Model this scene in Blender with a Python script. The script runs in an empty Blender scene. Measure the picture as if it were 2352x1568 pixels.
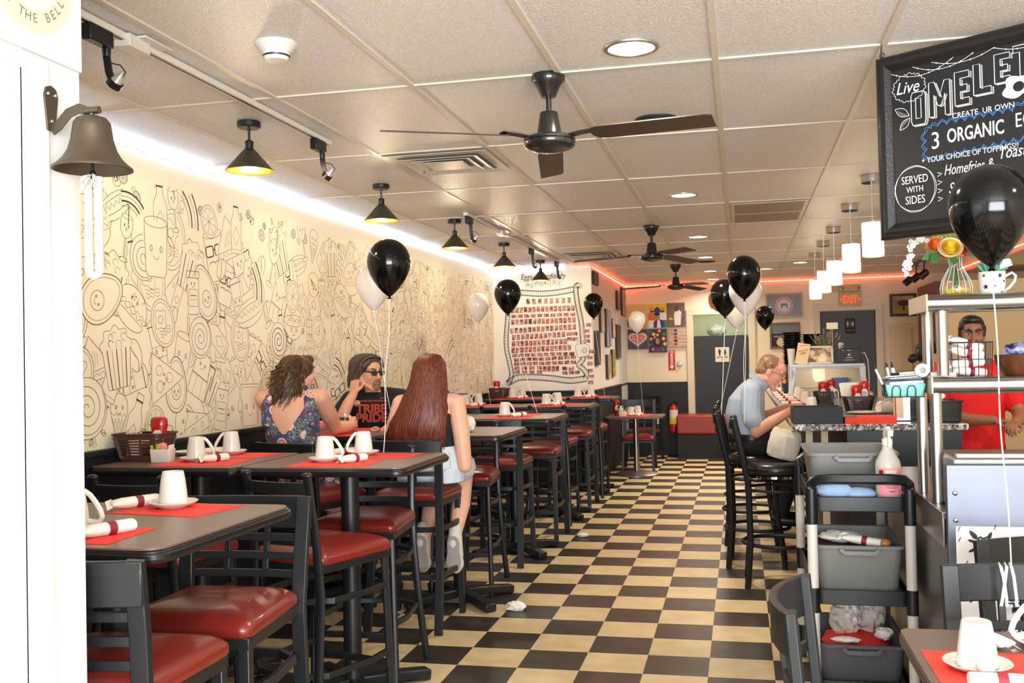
import bpy, bmesh, math, random
from mathutils import Vector, Matrix, Euler
from math import sin, cos, pi, radians, sqrt, atan2, hypot

SC = bpy.context.scene
COL = SC.collection
V = Vector
random.seed(7)

# ------------------------------------------------------------------ camera
def make_camera():
    f, yaw, pit, rol = 2288.284, -0.2248, 0.0193, -0.0220
    fw = V((sin(yaw)*cos(pit), cos(yaw)*cos(pit), sin(pit)))
    r = V((cos(yaw), -sin(yaw), 0)); u = r.cross(fw)
    R = r*cos(rol)+u*sin(rol); U = -r*sin(rol)+u*cos(rol)
    cd = bpy.data.cameras.new('camera'); cam = bpy.data.objects.new('camera', cd); COL.objects.link(cam)
    m = Matrix((R, U, -fw)).transposed().to_4x4(); m.translation = V((0, 0, 1.497))
    cam.matrix_world = m
    cd.sensor_width = 36; cd.lens = 36*f/2352; cd.clip_start = 0.05
    SC.camera = cam
make_camera()

# ------------------------------------------------------------------ world, sun, large lights, exposure
w = bpy.data.worlds.new('world'); SC.world = w; w.use_nodes = True
bg = w.node_tree.nodes['Background']
bg.inputs[0].default_value = (0.86, 0.93, 1.0, 1); bg.inputs[1].default_value = 1.7

def area(name, loc, rot, sx, sy, energy, col, spread=180, shape='RECTANGLE'):
    d = bpy.data.lights.new(name, 'AREA'); d.energy = energy; d.color = col; d.shape = shape
    d.size = sx; d.size_y = sy; d.spread = radians(spread)
    o = bpy.data.objects.new(name, d); COL.objects.link(o); o.location = loc; o.rotation_euler = rot
    return o
# area lamp added for unseen storefront daylight, tilted up to brighten the ceiling
area('storefront_daylight_fill', (1.3, -2.2, 1.4), (radians(114), 0, radians(4)), 3.8, 2.0, 320, (0.90, 0.95, 1.0), 150)

vs = SC.view_settings
vs.view_transform = 'Standard'; vs.look = 'None'; vs.gamma = 1.0; vs.use_curve_mapping = False
vs.exposure = 0.6
SC.cycles.use_denoising = True
SC.cycles.max_bounces = 7; SC.cycles.diffuse_bounces = 4; SC.cycles.glossy_bounces = 3
SC.cycles.transmission_bounces = 6; SC.cycles.transparent_max_bounces = 6
SC.cycles.sample_clamp_indirect = 6.0; SC.cycles.caustics_reflective = False; SC.cycles.caustics_refractive = False
SC.cycles.blur_glossy = 0.6

# ------------------------------------------------------------------ materials
def lin(c):
    return tuple(((x/255)/12.92 if x/255 <= 0.04045 else ((x/255+0.055)/1.055)**2.4) for x in c)
MATS = {}
def mat(name, rgb=(200, 200, 200), rough=0.5, metal=0.0, var=0.0, vscale=20, bump=0.0, bscale=60,
        emit=None, estr=0, trans=0.0, ior=1.45, coat=0.0, alpha=1.0, spec=0.5, sheen=0.0):
    if name in MATS: return MATS[name]
    m = bpy.data.materials.new(name); m.use_nodes = True; nt = m.node_tree; N = nt.nodes; L = nt.links
    b = N['Principled BSDF']
    c = lin(rgb)+(1,)
    b.inputs['Base Color'].default_value = c
    b.inputs['Roughness'].default_value = rough; b.inputs['Metallic'].default_value = metal
    b.inputs['Specular IOR Level'].default_value = spec
    b.inputs['Transmission Weight'].default_value = trans; b.inputs['IOR'].default_value = ior
    b.inputs['Coat Weight'].default_value = coat; b.inputs['Alpha'].default_value = alpha
    if sheen: b.inputs['Sheen Weight'].default_value = sheen
    if emit: b.inputs['Emission Color'].default_value = lin(emit)+(1,); b.inputs['Emission Strength'].default_value = estr
    tc = N.new('ShaderNodeTexCoord')
    if var > 0:
        n = N.new('ShaderNodeTexNoise'); n.inputs['Scale'].default_value = vscale; n.inputs['Detail'].default_value = 4
        L.new(tc.outputs['Object'], n.inputs['Vector'])
        mr = N.new('ShaderNodeMapRange'); mr.inputs[3].default_value = 1-var; mr.inputs[4].default_value = 1+var
        L.new(n.outputs[0], mr.inputs[0])
        mx = N.new('ShaderNodeVectorMath'); mx.operation = 'SCALE'; mx.inputs[0].default_value = c[:3]
        L.new(mr.outputs[0], mx.inputs['Scale']); L.new(mx.outputs[0], b.inputs['Base Color'])
    if bump > 0:
        n = N.new('ShaderNodeTexNoise'); n.inputs['Scale'].default_value = bscale; n.inputs['Detail'].default_value = 3
        L.new(tc.outputs['Object'], n.inputs['Vector'])
        bp = N.new('ShaderNodeBump'); bp.inputs['Strength'].default_value = bump; bp.inputs['Distance'].default_value = 0.004
        L.new(n.outputs[0], bp.inputs['Height']); L.new(bp.outputs[0], b.inputs['Normal'])
    MATS[name] = m
    return m
def emis(name, rgb, s):
    if name in MATS: return MATS[name]
    m = bpy.data.materials.new(name); m.use_nodes = True; nt = m.node_tree
    nt.nodes.clear(); e = nt.nodes.new('ShaderNodeEmission'); o = nt.nodes.new('ShaderNodeOutputMaterial')
    e.inputs[0].default_value = lin(rgb)+(1,); e.inputs[1].default_value = s
    nt.links.new(e.outputs[0], o.inputs[0]); MATS[name] = m
    return m

BLK = mat('black_powder_coat', (24, 25, 28), 0.38, 0.0, var=0.1, vscale=30, spec=0.55)
BLKW = mat('black_wood', (26, 26, 28), 0.45, var=0.12, vscale=25)
BLKP = mat('black_plastic', (20, 21, 23), 0.35)
RED_V = mat('oxblood_vinyl', (112, 33, 26), 0.3, var=0.12, vscale=9, bump=0.12, bscale=300, coat=0.15)
BLK_V = mat('black_vinyl', (34, 30, 28), 0.3, bump=0.1, bscale=250, coat=0.2)
CHINA = mat('white_china', (222, 216, 206), 0.12, coat=0.5)
PAPER_R = mat('red_paper', (238, 62, 48), 0.75, var=0.04, vscale=40)
NAPK = mat('white_napkin', (238, 230, 220), 0.85, var=0.03, bump=0.4, bscale=90)
MAROON = mat('maroon_band', (140, 28, 44), 0.6)
STEEL = mat('brushed_steel', (185, 182, 178), 0.28, 1.0, var=0.06, vscale=8)
STEEL_D = mat('dull_steel', (150, 148, 145), 0.4, 1.0, var=0.1, vscale=6)
CHROME = mat('chrome', (210, 210, 212), 0.08, 1.0)
WHITE_P = mat('white_plastic', (220, 214, 204), 0.4)
GLASS = mat('clear_glass', (245, 248, 248), 0.02, trans=1.0, ior=1.45)
LAM = mat('brown_laminate', (104, 84, 74), 0.36, var=0.07, vscale=35)
EDGE = mat('black_table_edge', (24, 23, 24), 0.3)
WALLC = mat('cream_wall_paint', (238, 226, 200), 0.75, var=0.02, vscale=3)
BLKWALL = mat('black_wall_paint', (30, 31, 36), 0.55, var=0.08, vscale=5)
INK = mat('black_paint', (36, 33, 30), 0.7)

# ------------------------------------------------------------------ mesh builder
class MB:
    def __init__(s): s.v = []; s.f = []; s.mi = []; s.cur = 0
    def add(s, vs, fs):
        b = len(s.v); s.v += [V(p) for p in vs]; s.f += [[i+b for i in f] for f in fs]; s.mi += [s.cur]*len(fs); return s
    def box(s, c, d, M=None):
        x, y, z = d[0]/2, d[1]/2, d[2]/2; c = V(c)
        p = [V((a*x, b*y, e*z)) for a in (-1, 1) for b in (-1, 1) for e in (-1, 1)]
        if M is not None: p = [M @ q for q in p]
        return s.add([c+q for q in p], [(0, 1, 3, 2), (4, 6, 7, 5), (0, 4, 5, 1), (2, 3, 7, 6), (0, 2, 6, 4), (1, 5, 7, 3)])
    def bb(s, x0, x1, y0, y1, z0, z1): return s.box(((x0+x1)/2, (y0+y1)/2, (z0+z1)/2), (x1-x0, y1-y0, z1-z0))
    def sweep(s, pts, sect, closed=False, up=None, scales=None, caps=True):
        # sect: list of (a,b) in the frame (side, up) ; pts: 3d polyline
        pts = [V(p) for p in pts]; n = len(pts); m = len(sect); vs = []; prev = None
        for i in range(n):
            if closed: t = pts[(i+1) % n]-pts[i-1]
            else: t = pts[min(i+1, n-1)]-pts[max(i-1, 0)]
            t.normalize()
            if prev is None:
                u = V(up) if up is not None else (V((0, 0, 1)) if abs(t.z) < 0.9 else V((0, 1, 0)))
            else: u = prev if up is None else V(up)
            side = t.cross(u)
            if side.length < 1e-6: side = t.cross(V((1, 0, 0)))
            side.normalize(); u = side.cross(t).normalized(); prev = u
            k = scales[i] if scales else 1.0
            for a, b in sect: vs.append(pts[i]+side*(a*k)+u*(b*k))
        fs = []
        for i in range(n if closed else n-1):
            j = (i+1) % n
            for q in range(m): fs.append((i*m+q, i*m+(q+1) % m, j*m+(q+1) % m, j*m+q))
        if not closed and caps: fs.append(tuple(range(m-1, -1, -1))); fs.append(tuple((n-1)*m+q for q in range(m)))
        return s.add(vs, fs)
    def tube(s, pts, r, n=8, closed=False, up=None):
        sc = r if isinstance(r, (list, tuple)) else None
        rr = 1.0 if sc else r
        return s.sweep(pts, [(rr*cos(2*pi*k/n), rr*sin(2*pi*k/n)) for k in range(n)], closed, up, sc)
    def bar(s, pts, w, h, closed=False, up=None):
        return s.sweep(pts, [(-w/2, -h/2), (w/2, -h/2), (w/2, h/2), (-w/2, h/2)], closed, up)
    def lathe(s, prof, c=(0, 0, 0), n=24, M=None, ell=(1, 1)):
        c = V(c); vs = []; m = len(prof)
        for k in range(n):
            a = 2*pi*k/n
            for r, z in prof:
                p = V((r*cos(a)*ell[0], r*sin(a)*ell[1], z)); vs.append(c+(M @ p if M is not None else p))
        fs = []
        for k in range(n):
            j = (k+1) % n
            for q in range(m-1): fs.append((k*m+q, j*m+q, j*m+q+1, k*m+q+1))
        if prof[0][0] > 1e-6: fs.append(tuple(k*m for k in range(n-1, -1, -1)))
        if prof[-1][0] > 1e-6: fs.append(tuple(k*m+m-1 for k in range(n)))
        return s.add(vs, fs)
    def loft(s, rings, caps=True):
        m = len(rings[0]); vs = [p for r in rings for p in r]; fs = []
        for i in range(len(rings)-1):
            for q in range(m): fs.append((i*m+q, i*m+(q+1) % m, (i+1)*m+(q+1) % m, (i+1)*m+q))
        if caps: fs.append(tuple(range(m-1, -1, -1))); fs.append(tuple((len(rings)-1)*m+q for q in range(m)))
        return s.add(vs, fs)
    def prism(s, poly, z0, z1, M=None):
        n = len(poly); vs = [V((x, y, z0)) for x, y in poly]+[V((x, y, z1)) for x, y in poly]
        if M is not None: vs = [M @ v for v in vs]
        fs = [tuple(range(n-1, -1, -1)), tuple(range(n, 2*n))]+[(i, (i+1) % n, n+(i+1) % n, n+i) for i in range(n)]
        return s.add(vs, fs)
    def ell(s, c, r, M=None, nu=14, nv=10):
        prof = [(sin(pi*k/nv), -cos(pi*k/nv)) for k in range(nv+1)]
        S = Matrix.Diagonal((r[0], r[1], r[2])).to_3x3()
        if M is not None: S = M.to_3x3() @ S
        prof = [(max(p[0], 1e-9), p[1]) for p in prof]; prof[0] = (0, -1); prof[-1] = (0, 1)
        return s.lathe(prof, c, nu, S)
    def cap(s, p0, p1, r0, r1, n=12):
        p0, p1 = V(p0), V(p1); d = p1-p0
        if d.length < 1e-6: return s.ell(p0, (r0,)*3)
        d.normalize(); pts = []; rs = []
        for k in range(5): a = pi/2*k/4; pts.append(p0-d*r0*cos(a)); rs.append(max(r0*sin(a), 1e-4))
        for k in range(5): a = pi/2*k/4; pts.append(p1+d*r1*sin(a)); rs.append(max(r1*cos(a), 1e-4))
        return s.tube(pts, rs, n)
    def chain(s, pts, rs, n=12):
        for i in range(len(pts)-1): s.cap(pts[i], pts[i+1], rs[i], rs[i+1], n)
        return s
    def ribbon(s, pts, wd, nrm):
        # flat brush stroke lying on a plane with normal nrm
        pts = [V(p) for p in pts]; nrm = V(nrm); vs = []; n = len(pts)
        for i in range(n):
            t = pts[min(i+1, n-1)]-pts[max(i-1, 0)]
            if t.length < 1e-9: t = V((0, 0, 1))
            sd = t.normalized().cross(nrm)*(wd/2); vs += [pts[i]-sd, pts[i]+sd]
        return s.add(vs, [(2*i, 2*i+1, 2*i+3, 2*i+2) for i in range(n-1)])
    def xf(s, M): s.v = [M @ v for v in s.v]; return s
    def build(s, name, m=None, parent=None, bev=0.0, ang=35, smooth=True, segs=2, mats=None, recalc=True):
        me = bpy.data.meshes.new(name); me.from_pydata(s.v, [], s.f)
        for x in (mats or [m]):
            if x: me.materials.append(x)
        if mats: me.polygons.foreach_set('material_index', s.mi)
        if recalc:
            bm = bmesh.new(); bm.from_mesh(me); bmesh.ops.recalc_face_normals(bm, faces=bm.faces); bm.to_mesh(me); bm.free()
        if smooth:
            me.polygons.foreach_set('use_smooth', [True]*len(me.polygons)); me.set_sharp_from_angle(angle=radians(ang))
        me.update()
        o = bpy.data.objects.new(name, me); COL.objects.link(o)
        if parent is not None: o.parent = parent
        if bev > 0:
            b = o.modifiers.new('edge', 'BEVEL'); b.width = bev; b.segments = segs; b.limit_method = 'ANGLE'; b.angle_limit = radians(40)
            b.harden_normals = False
        return o

def tag(o, label=None, cat=None, group=None, kind=None):
    if label: o['label'] = label
    if cat: o['category'] = cat
    if group: o['group'] = group
    if kind: o['kind'] = kind
    return o
def thing(name, label, cat, loc=(0, 0, 0), rz=0.0, group=None):
    o = bpy.data.objects.new(name, None); COL.objects.link(o); o.empty_display_size = 0.1
    o.location = loc; o.rotation_euler = (0, 0, rz)
    return tag(o, label, cat, group)
def dup(root, loc, rz=0.0, label=None, group=None, rot=None, scale=None):
    def cp(o, par):
        c = o.copy(); COL.objects.link(c)
        if par is not None: c.parent = par
        for ch in list(o.children): cp(ch, c)
        return c
    r = cp(root, None); r.location = loc; r.rotation_euler = rot if rot else (0, 0, rz)
    if scale: r.scale = scale
    if label: r['label'] = label
    if group: r['group'] = group
    return r
class Proto:
    """first place() moves the original, later ones copy it"""
    def __init__(s, root): s.r = root; s.used = False
    def place(s, loc, rz=0.0, label=None, group=None, rot=None, scale=None):
        if not s.used:
            s.used = True; o = s.r; o.location = loc; o.rotation_euler = rot if rot else (0, 0, rz)
            if scale: o.scale = scale
            if label: o['label'] = label
            if group: o['group'] = group
            return o
        return dup(s.r, loc, rz, label, group, rot, scale)
def struct(mb, name, m, parent=None, **k):
    o = mb.build(name, m, parent, **k)
    if parent is None: o['kind'] = 'structure'
    return o
def rrect(x0, x1, y0, y1, r, n=5):
    pts = []
    for cx, cy, a in ((x1-r, y1-r, 0), (x0+r, y1-r, 90), (x0+r, y0+r, 180), (x1-r, y0+r, 270)):
        for k in range(n+1):
            t = radians(a+90*k/n); pts.append((cx+r*cos(t), cy+r*sin(t)))
    return pts
def text(name, body, size, m, parent=None, loc=(0, 0, 0), rot=(0, 0, 0), align='CENTER', outline=0.0, shear=0.0, sx=1.0, ext=0.0004, bold=0.0, spacing=1.0):
    cu = bpy.data.curves.new(name, 'FONT'); cu.body = body; cu.size = size; cu.align_x = align; cu.align_y = 'CENTER'
    cu.extrude = ext; cu.shear = shear; cu.offset = bold; cu.space_character = spacing; cu.resolution_u = 3
    if outline: cu.fill_mode = 'NONE'; cu.bevel_depth = outline; cu.bevel_resolution = 0; cu.extrude = 0
    cu.materials.append(m)
    tmp = bpy.data.objects.new(name, cu); COL.objects.link(tmp)
    dg = bpy.context.evaluated_depsgraph_get(); me = bpy.data.meshes.new_from_object(tmp.evaluated_get(dg))
    bpy.data.objects.remove(tmp)
    me.materials.clear(); me.materials.append(m)
    o = bpy.data.objects.new(name, me); COL.objects.link(o)
    o.location = loc; o.rotation_euler = rot; o.scale = (sx, 1, 1)
    if parent is not None: o.parent = parent
    return o
def Rz(a): return Matrix.Rotation(a, 4, 'Z')
def T(x, y, z): return Matrix.Translation((x, y, z))
# ================================================================== SETTING
CH = 2.635
def checker_mat():
    m = bpy.data.materials.new('checker_vinyl_tiles'); m.use_nodes = True; nt = m.node_tree; N, L = nt.nodes, nt.links
    b = N['Principled BSDF']; tc = N.new('ShaderNodeTexCoord'); mp = N.new('ShaderNodeMapping'); mp.vector_type = 'TEXTURE'
    mp.inputs['Location'].default_value = (-0.1853-0.3048*41, 4.7657-0.3048*40, -5); mp.inputs['Scale'].default_value = (0.3048, 0.3048, 10)
    ck = N.new('ShaderNodeTexChecker'); ck.inputs['Scale'].default_value = 1.0
    L.new(tc.outputs['Object'], mp.inputs[0]); L.new(mp.outputs[0], ck.inputs[0])
    ns = N.new('ShaderNodeTexNoise'); ns.inputs['Scale'].default_value = 9; ns.inputs['Detail'].default_value = 6; L.new(tc.outputs['Object'], ns.inputs[0])
    fl = N.new('ShaderNodeTexNoise'); fl.inputs['Scale'].default_value = 260; L.new(tc.outputs['Object'], fl.inputs[0])
    def ramp(src, c0, c1, p0, p1):
        r = N.new('ShaderNodeValToRGB'); r.color_ramp.elements[0].position = p0; r.color_ramp.elements[1].position = p1
        r.color_ramp.elements[0].color = lin(c0)+(1,); r.color_ramp.elements[1].color = lin(c1)+(1,); L.new(src, r.inputs[0]); return r
    ca = ramp(ns.outputs[0], (208, 184, 138), (226, 204, 160), 0.3, 0.7)
    cb = ramp(fl.outputs[0], (46, 40, 36), (92, 84, 76), 0.55, 0.9)
    L.new(ca.outputs[0], ck.inputs[1]); L.new(cb.outputs[0], ck.inputs[2])
    L.new(ck.outputs[0], b.inputs['Base Color'])
    rr = N.new('ShaderNodeMapRange'); rr.inputs[3].default_value = 0.3; rr.inputs[4].default_value = 0.48; L.new(ns.outputs[0], rr.inputs[0])
    L.new(rr.outputs[0], b.inputs['Roughness'])
    return m
def ceil_mat():
    m = bpy.data.materials.new('speckled_ceiling_tile'); m.use_nodes = True; nt = m.node_tree; N, L = nt.nodes, nt.links
    b = N['Principled BSDF']; b.inputs['Roughness'].default_value = 0.42
    tc = N.new('ShaderNodeTexCoord'); ns = N.new('ShaderNodeTexNoise'); ns.inputs['Scale'].default_value = 150; ns.inputs['Detail'].default_value = 2
    L.new(tc.outputs['Object'], ns.inputs[0])
    r = N.new('ShaderNodeValToRGB'); r.color_ramp.elements[0].color = lin((214, 209, 202))+(1,); r.color_ramp.elements[1].color = lin((240, 237, 232))+(1,)
    r.color_ramp.elements[0].position = 0.45; r.color_ramp.elements[1].position = 0.66
    L.new(ns.outputs[0], r.inputs[0]); L.new(r.outputs[0], b.inputs['Base Color'])
    bp = N.new('ShaderNodeBump'); bp.inputs['Strength'].default_value = 0.55; bp.inputs['Distance'].default_value = 0.006
    L.new(ns.outputs[0], bp.inputs['Height']); L.new(bp.outputs[0], b.inputs['Normal'])
    return m
M_CEIL = ceil_mat(); M_GRID = mat('ceiling_grid_paint', (214, 204, 186), 0.4)
WHITEW = mat('white_wall_paint', (212, 210, 206), 0.7, var=0.015, vscale=4)
TRIMC = mat('cream_trim_paint', (222, 212, 190), 0.5)
struct(MB().bb(-3.1, 4.2, -2.6, 17.8, -0.05, 0), 'floor', checker_mat())
cl = struct(MB().bb(-3.1, 4.2, -2.6, 17.8, CH, CH+0.05), 'ceiling', M_CEIL)
g = MB()
for k in range(-4, 9):
    x = -0.6734+0.6096*k
    if -2.93 < x < 4.1: g.bb(x-0.012, x+0.012, -2.4, 15.45, CH-0.007, CH+0.001)
for k in range(-6, 10):
    y = 3.8801+1.22*k
    if -2.4 < y < 15.4: g.bb(-2.93, 4.1, y-0.012, y+0.012, CH-0.006, CH+0.001)
struct(g, 'ceiling_grid', M_GRID, cl)
M_MURALW = mat('mural_wall_paint', (250, 240, 216), 0.62, var=0.02, vscale=2)
WL = struct(MB().bb(-3.05, -2.93, 1.84, 11.85, 0, CH), 'wall_left', M_MURALW)
# near white pier with a tall opening to the daylight
wp = MB(); wp.bb(-1.58, -1.42, 1.757, 1.94, 0, CH); wp.bb(-1.58, -1.42, -2.4, 1.757, 2.12, CH); wp.bb(-1.58, -1.42, -2.4, -0.6, 0, 2.12)
wp.bb(-1.58, -1.42, -0.6, 1.757, 0, 0.06)
PIER = struct(wp, 'wall_left_front', WHITEW)
tr = MB(); tr.bb(-1.424, -1.414, 1.757, 1.832, 0.0, 2.15); tr.bb(-1.424, -1.412, -2.3, 1.94, 2.158, CH)
struct(tr, 'trim_1', WHITEW, bev=0.001)
pane = bpy.data.materials.new('window_pane'); pane.use_nodes = True
_n, _l = pane.node_tree.nodes, pane.node_tree.links; _n.clear()
_o = _n.new('ShaderNodeOutputMaterial'); _m = _n.new('ShaderNodeMixShader'); _t = _n.new('ShaderNodeBsdfTransparent'); _g = _n.new('ShaderNodeBsdfGlossy')
_g.inputs['Roughness'].default_value = 0.02; _m.inputs[0].default_value = 0.07
_l.new(_t.outputs[0], _m.inputs[1]); _l.new(_g.outputs[0], _m.inputs[2]); _l.new(_m.outputs[0], _o.inputs[0])
wn = MB(); wn.bb(-1.575, -1.535, -0.6, -0.55, 0.06, 2.12); wn.bb(-1.575, -1.535, 1.722, 1.757, 0.06, 2.12); wn.bb(-1.575, -1.535, -0.55, 1.722, 2.08, 2.12); wn.bb(-1.575, -1.535, -0.55, 1.722, 0.06, 0.11)
W1 = struct(wn, 'window_1', WHITEW)
struct(MB().add([(-1.554, -.55, .11), (-1.554, 1.722, .11), (-1.554, 1.722, 2.08), (-1.554, -.55, 2.08)], [(0, 1, 2, 3)]), 'pane', pane, W1)
struct(MB().bb(-3.05, -1.58, 1.84, 1.94, 0, CH), 'wall_return', WHITEW)
# photo wall block and its side, back wall, right wall, storefront wall
M_PHOTOW = mat('photo_wall_paint', (240, 236, 226), 0.6, var=0.01)
struct(MB().bb(-3.05, -1.72, 11.85, 15.55, 0, CH), 'wall_alcove', M_PHOTOW)
fw_ = MB()
fw_.bb(-1.72, -0.69, 15.45, 15.57, 0, CH); fw_.bb(-0.69, 0.13, 15.45, 15.57, 2.13, CH); fw_.bb(0.13, 1.17, 15.45, 15.57, 0, CH)
fw_.bb(1.17, 1.95, 15.45, 15.57, 2.13, CH); fw_.bb(1.1, 2.0, 15.57, 15.65, -.01, CH); fw_.bb(1.95, 4.2, 15.45, 15.57, 0, CH)  # the unseen box behind the charcoal door is added to block leaking light
struct(fw_, 'wall_back', WALLC)
struct(MB().bb(4.08, 4.2, -2.5, 15.55, 0, CH), 'wall_right', WALLC)
sf = MB(); sf.bb(-1.5, -1.2, -2.5, -2.38, 0, CH); sf.bb(3.3, 4.1, -2.5, -2.38, 0, CH); sf.bb(-1.2, 3.3, -2.5, -2.38, 0, 0.4); sf.bb(-1.2, 3.3, -2.5, -2.38, 2.5, CH)
struct(sf, 'wall_front', WHITEW)
# little back room behind the half door
bk = MB(); bk.bb(-1.3, 0.9, 17.6, 17.7, 0, CH); bk.bb(-1.32, -1.25, 15.57, 17.6, 0, CH); bk.bb(0.85, 0.9, 15.57, 17.6, 0, CH)
struct(bk, 'wall_back_room', mat('pale_green_paint', (196, 204, 170), 0.7))
area('back_room_lamp', (-0.2, 16.6, 2.58), (0, 0, 0), 0.8, 0.4, 14, (1, 0.95, 0.8))
# wainscot
wa = MB(); wa.bb(-2.93, -2.905, 1.94, 11.85, 0, 1.10); wa.bb(-2.93, -2.885, 1.94, 11.85, 1.10, 1.125)
struct(wa, 'trim_2', BLKWALL, bev=0.003)
wa = MB(); wa.bb(-2.885, -1.70, 11.825, 11.85, 0, 1.10); wa.bb(-2.885, -1.69, 11.81, 11.85, 1.10, 1.125); wa.bb(-1.72, -1.70, 11.85, 15.43, 0, 1.10); wa.bb(-1.72, -1.68, 11.85, 15.43, 1.10, 1.125)
struct(wa, 'trim_3', BLKWALL, bev=0.003)
struct(MB().bb(-1.70, -0.79, 15.43, 15.45, 0, 1.12), 'trim_4', BLKWALL, bev=0.003)
# half door (black) with open transom
dk = mat('black_door_paint', (40, 43, 50), 0.45, var=0.08, vscale=6)
d1 = struct(MB().bb(-0.68, 0.12, 15.47, 15.51, 0.02, 1.81), 'door_1', dk, bev=0.004)
fr = MB(); fr.bb(-0.79, -0.69, 15.42, 15.46, 0, 2.13); fr.bb(0.13, 0.23, 15.42, 15.46, 0, 2.13); fr.bb(-0.79, 0.23, 15.42, 15.46, 2.13, 2.22)
struct(fr, 'door_frame', TRIMC, d1, bev=0.004)
hb = MB(); hb.bb(-0.39, -0.37, 15.455, 15.475, 1.63, 1.70); hb.bb(-0.17, -0.15, 15.455, 15.475, 1.63, 1.70)
struct(hb, 'sign_hook', BLKP, d1)
d2 = struct(MB().bb(1.18, 1.94, 15.48, 15.53, 0.02, 2.12), 'door_2', mat('charcoal_door_paint', (58, 60, 66), 0.45, var=0.08, vscale=6), bev=0.004)
fr = MB(); fr.bb(1.07, 1.17, 15.42, 15.46, 0, 2.13); fr.bb(1.95, 2.05, 15.42, 15.46, 0, 2.13); fr.bb(1.07, 2.05, 15.42, 15.46, 2.13, 2.23)
struct(fr, 'door_frame', TRIMC, d2, bev=0.004)
struct(MB().tube([(1.26, 15.46, 1.0), (1.36, 15.46, 1.0)], 0.012), 'door_handle', CHROME, d2)
pb = MB(); pb.bb(2.13, 2.54, 15.43, 15.45, 1.23, 1.91); pb.bb(2.26, 2.44, 15.415, 15.43, 1.23, 1.84)
struct(pb, 'trim_5', mat('cream_panel_paint', (224, 212, 178), 0.5), bev=0.003)
# pale door casing on the side wall next to the corner
struct(MB().bb(-1.72, -1.69, 14.55, 15.28, 0, 2.08), 'trim_6', mat('grey_blue_paint', (196, 204, 206), 0.5), bev=0.003)
# kitchen end: cream block with a dark brown side, soffit
kb = MB(); kb.bb(2.26, 4.08, 12.2, 13.4, 0, 2.3)
struct(kb, 'wall_kitchen', mat('warm_cream_paint', (240, 214, 160), 0.6))
struct(MB().bb(2.2, 2.26, 12.18, 13.4, 0, 2.3), 'trim_7', mat('dark_brown_panel', (64, 38, 34), 0.5))
struct(MB().bb(2.66, 4.08, 7.0, 13.2, 2.45, CH-0.007), 'wall_soffit', WALLC)

# ------------------------------------------------------------------ LED strips
LEDW = emis('cool_led', (150, 190, 255), 20.0); LEDR = emis('red_led', (255, 50, 30), 30)
DOTW = emis('cool_led_dot', (225, 238, 255), 30.0); DOTR = emis('red_led_dot', (255, 130, 90), 14.0)
CARR = mat('led_carrier', (230, 230, 235), 0.5)
def led(name, label, pts, nrm, strip, dot, pitch):
    # thin carrier with a glowing face and beads; pts polyline along the wall, nrm list of outward normals per run
    t = thing(name, label, 'led strip', pts[0])
    o = V(pts[0]); a, s, d = MB(), MB(), MB()
    for (p, q), n in zip(zip(pts, pts[1:]), nrm):
        p, q, n = V(p)-o, V(q)-o, V(n); L = (q-p).length; u = (q-p)/L
        M = Matrix((u, n, u.cross(n))).transposed()
        a.box((p+q)/2+n*0.003, (L, 0.004, 0.012), M); s.box((p+q)/2+n*0.0065, (L-0.01, 0.002, 0.006), M)
        k = int(L/pitch)
        for i in range(k): d.box(p+u*((i+0.5)*pitch)+n*0.009, (0.012, 0.004, 0.010), M)
    a.build('carrier', CARR, t); s.build('glow_line', strip, t, smooth=False); d.build('diodes', dot, t, smooth=False)['kind'] = 'stuff'
    return t
zl = CH-0.03
led('led_strip', 'cool white LED strip along the top of the doodle wall and over the photo wall',
    [(-2.93, 2.0, zl), (-2.93, 11.85, zl), (-2.02, 11.85, zl)], [(1, 0, 0), (0, -1, 0)], LEDW, DOTW, 0.05)
led('led_strip', 'red LED strip over the photo wall corner and along the back wall',
    [(-1.98, 11.85, zl), (-1.72, 11.85, zl), (-1.72, 15.45, zl), (2.62, 15.45, zl)], [(0, -1, 0), (1, 0, 0), (0, -1, 0)], LEDR, DOTR, 0.055)
led('led_strip', 'red LED strip along the kitchen soffit at the right', [(2.66, 13.2, 2.5), (2.66, 7.2, 2.5)], [(-1, 0, 0)], LEDR, DOTR, 0.055)
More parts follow.
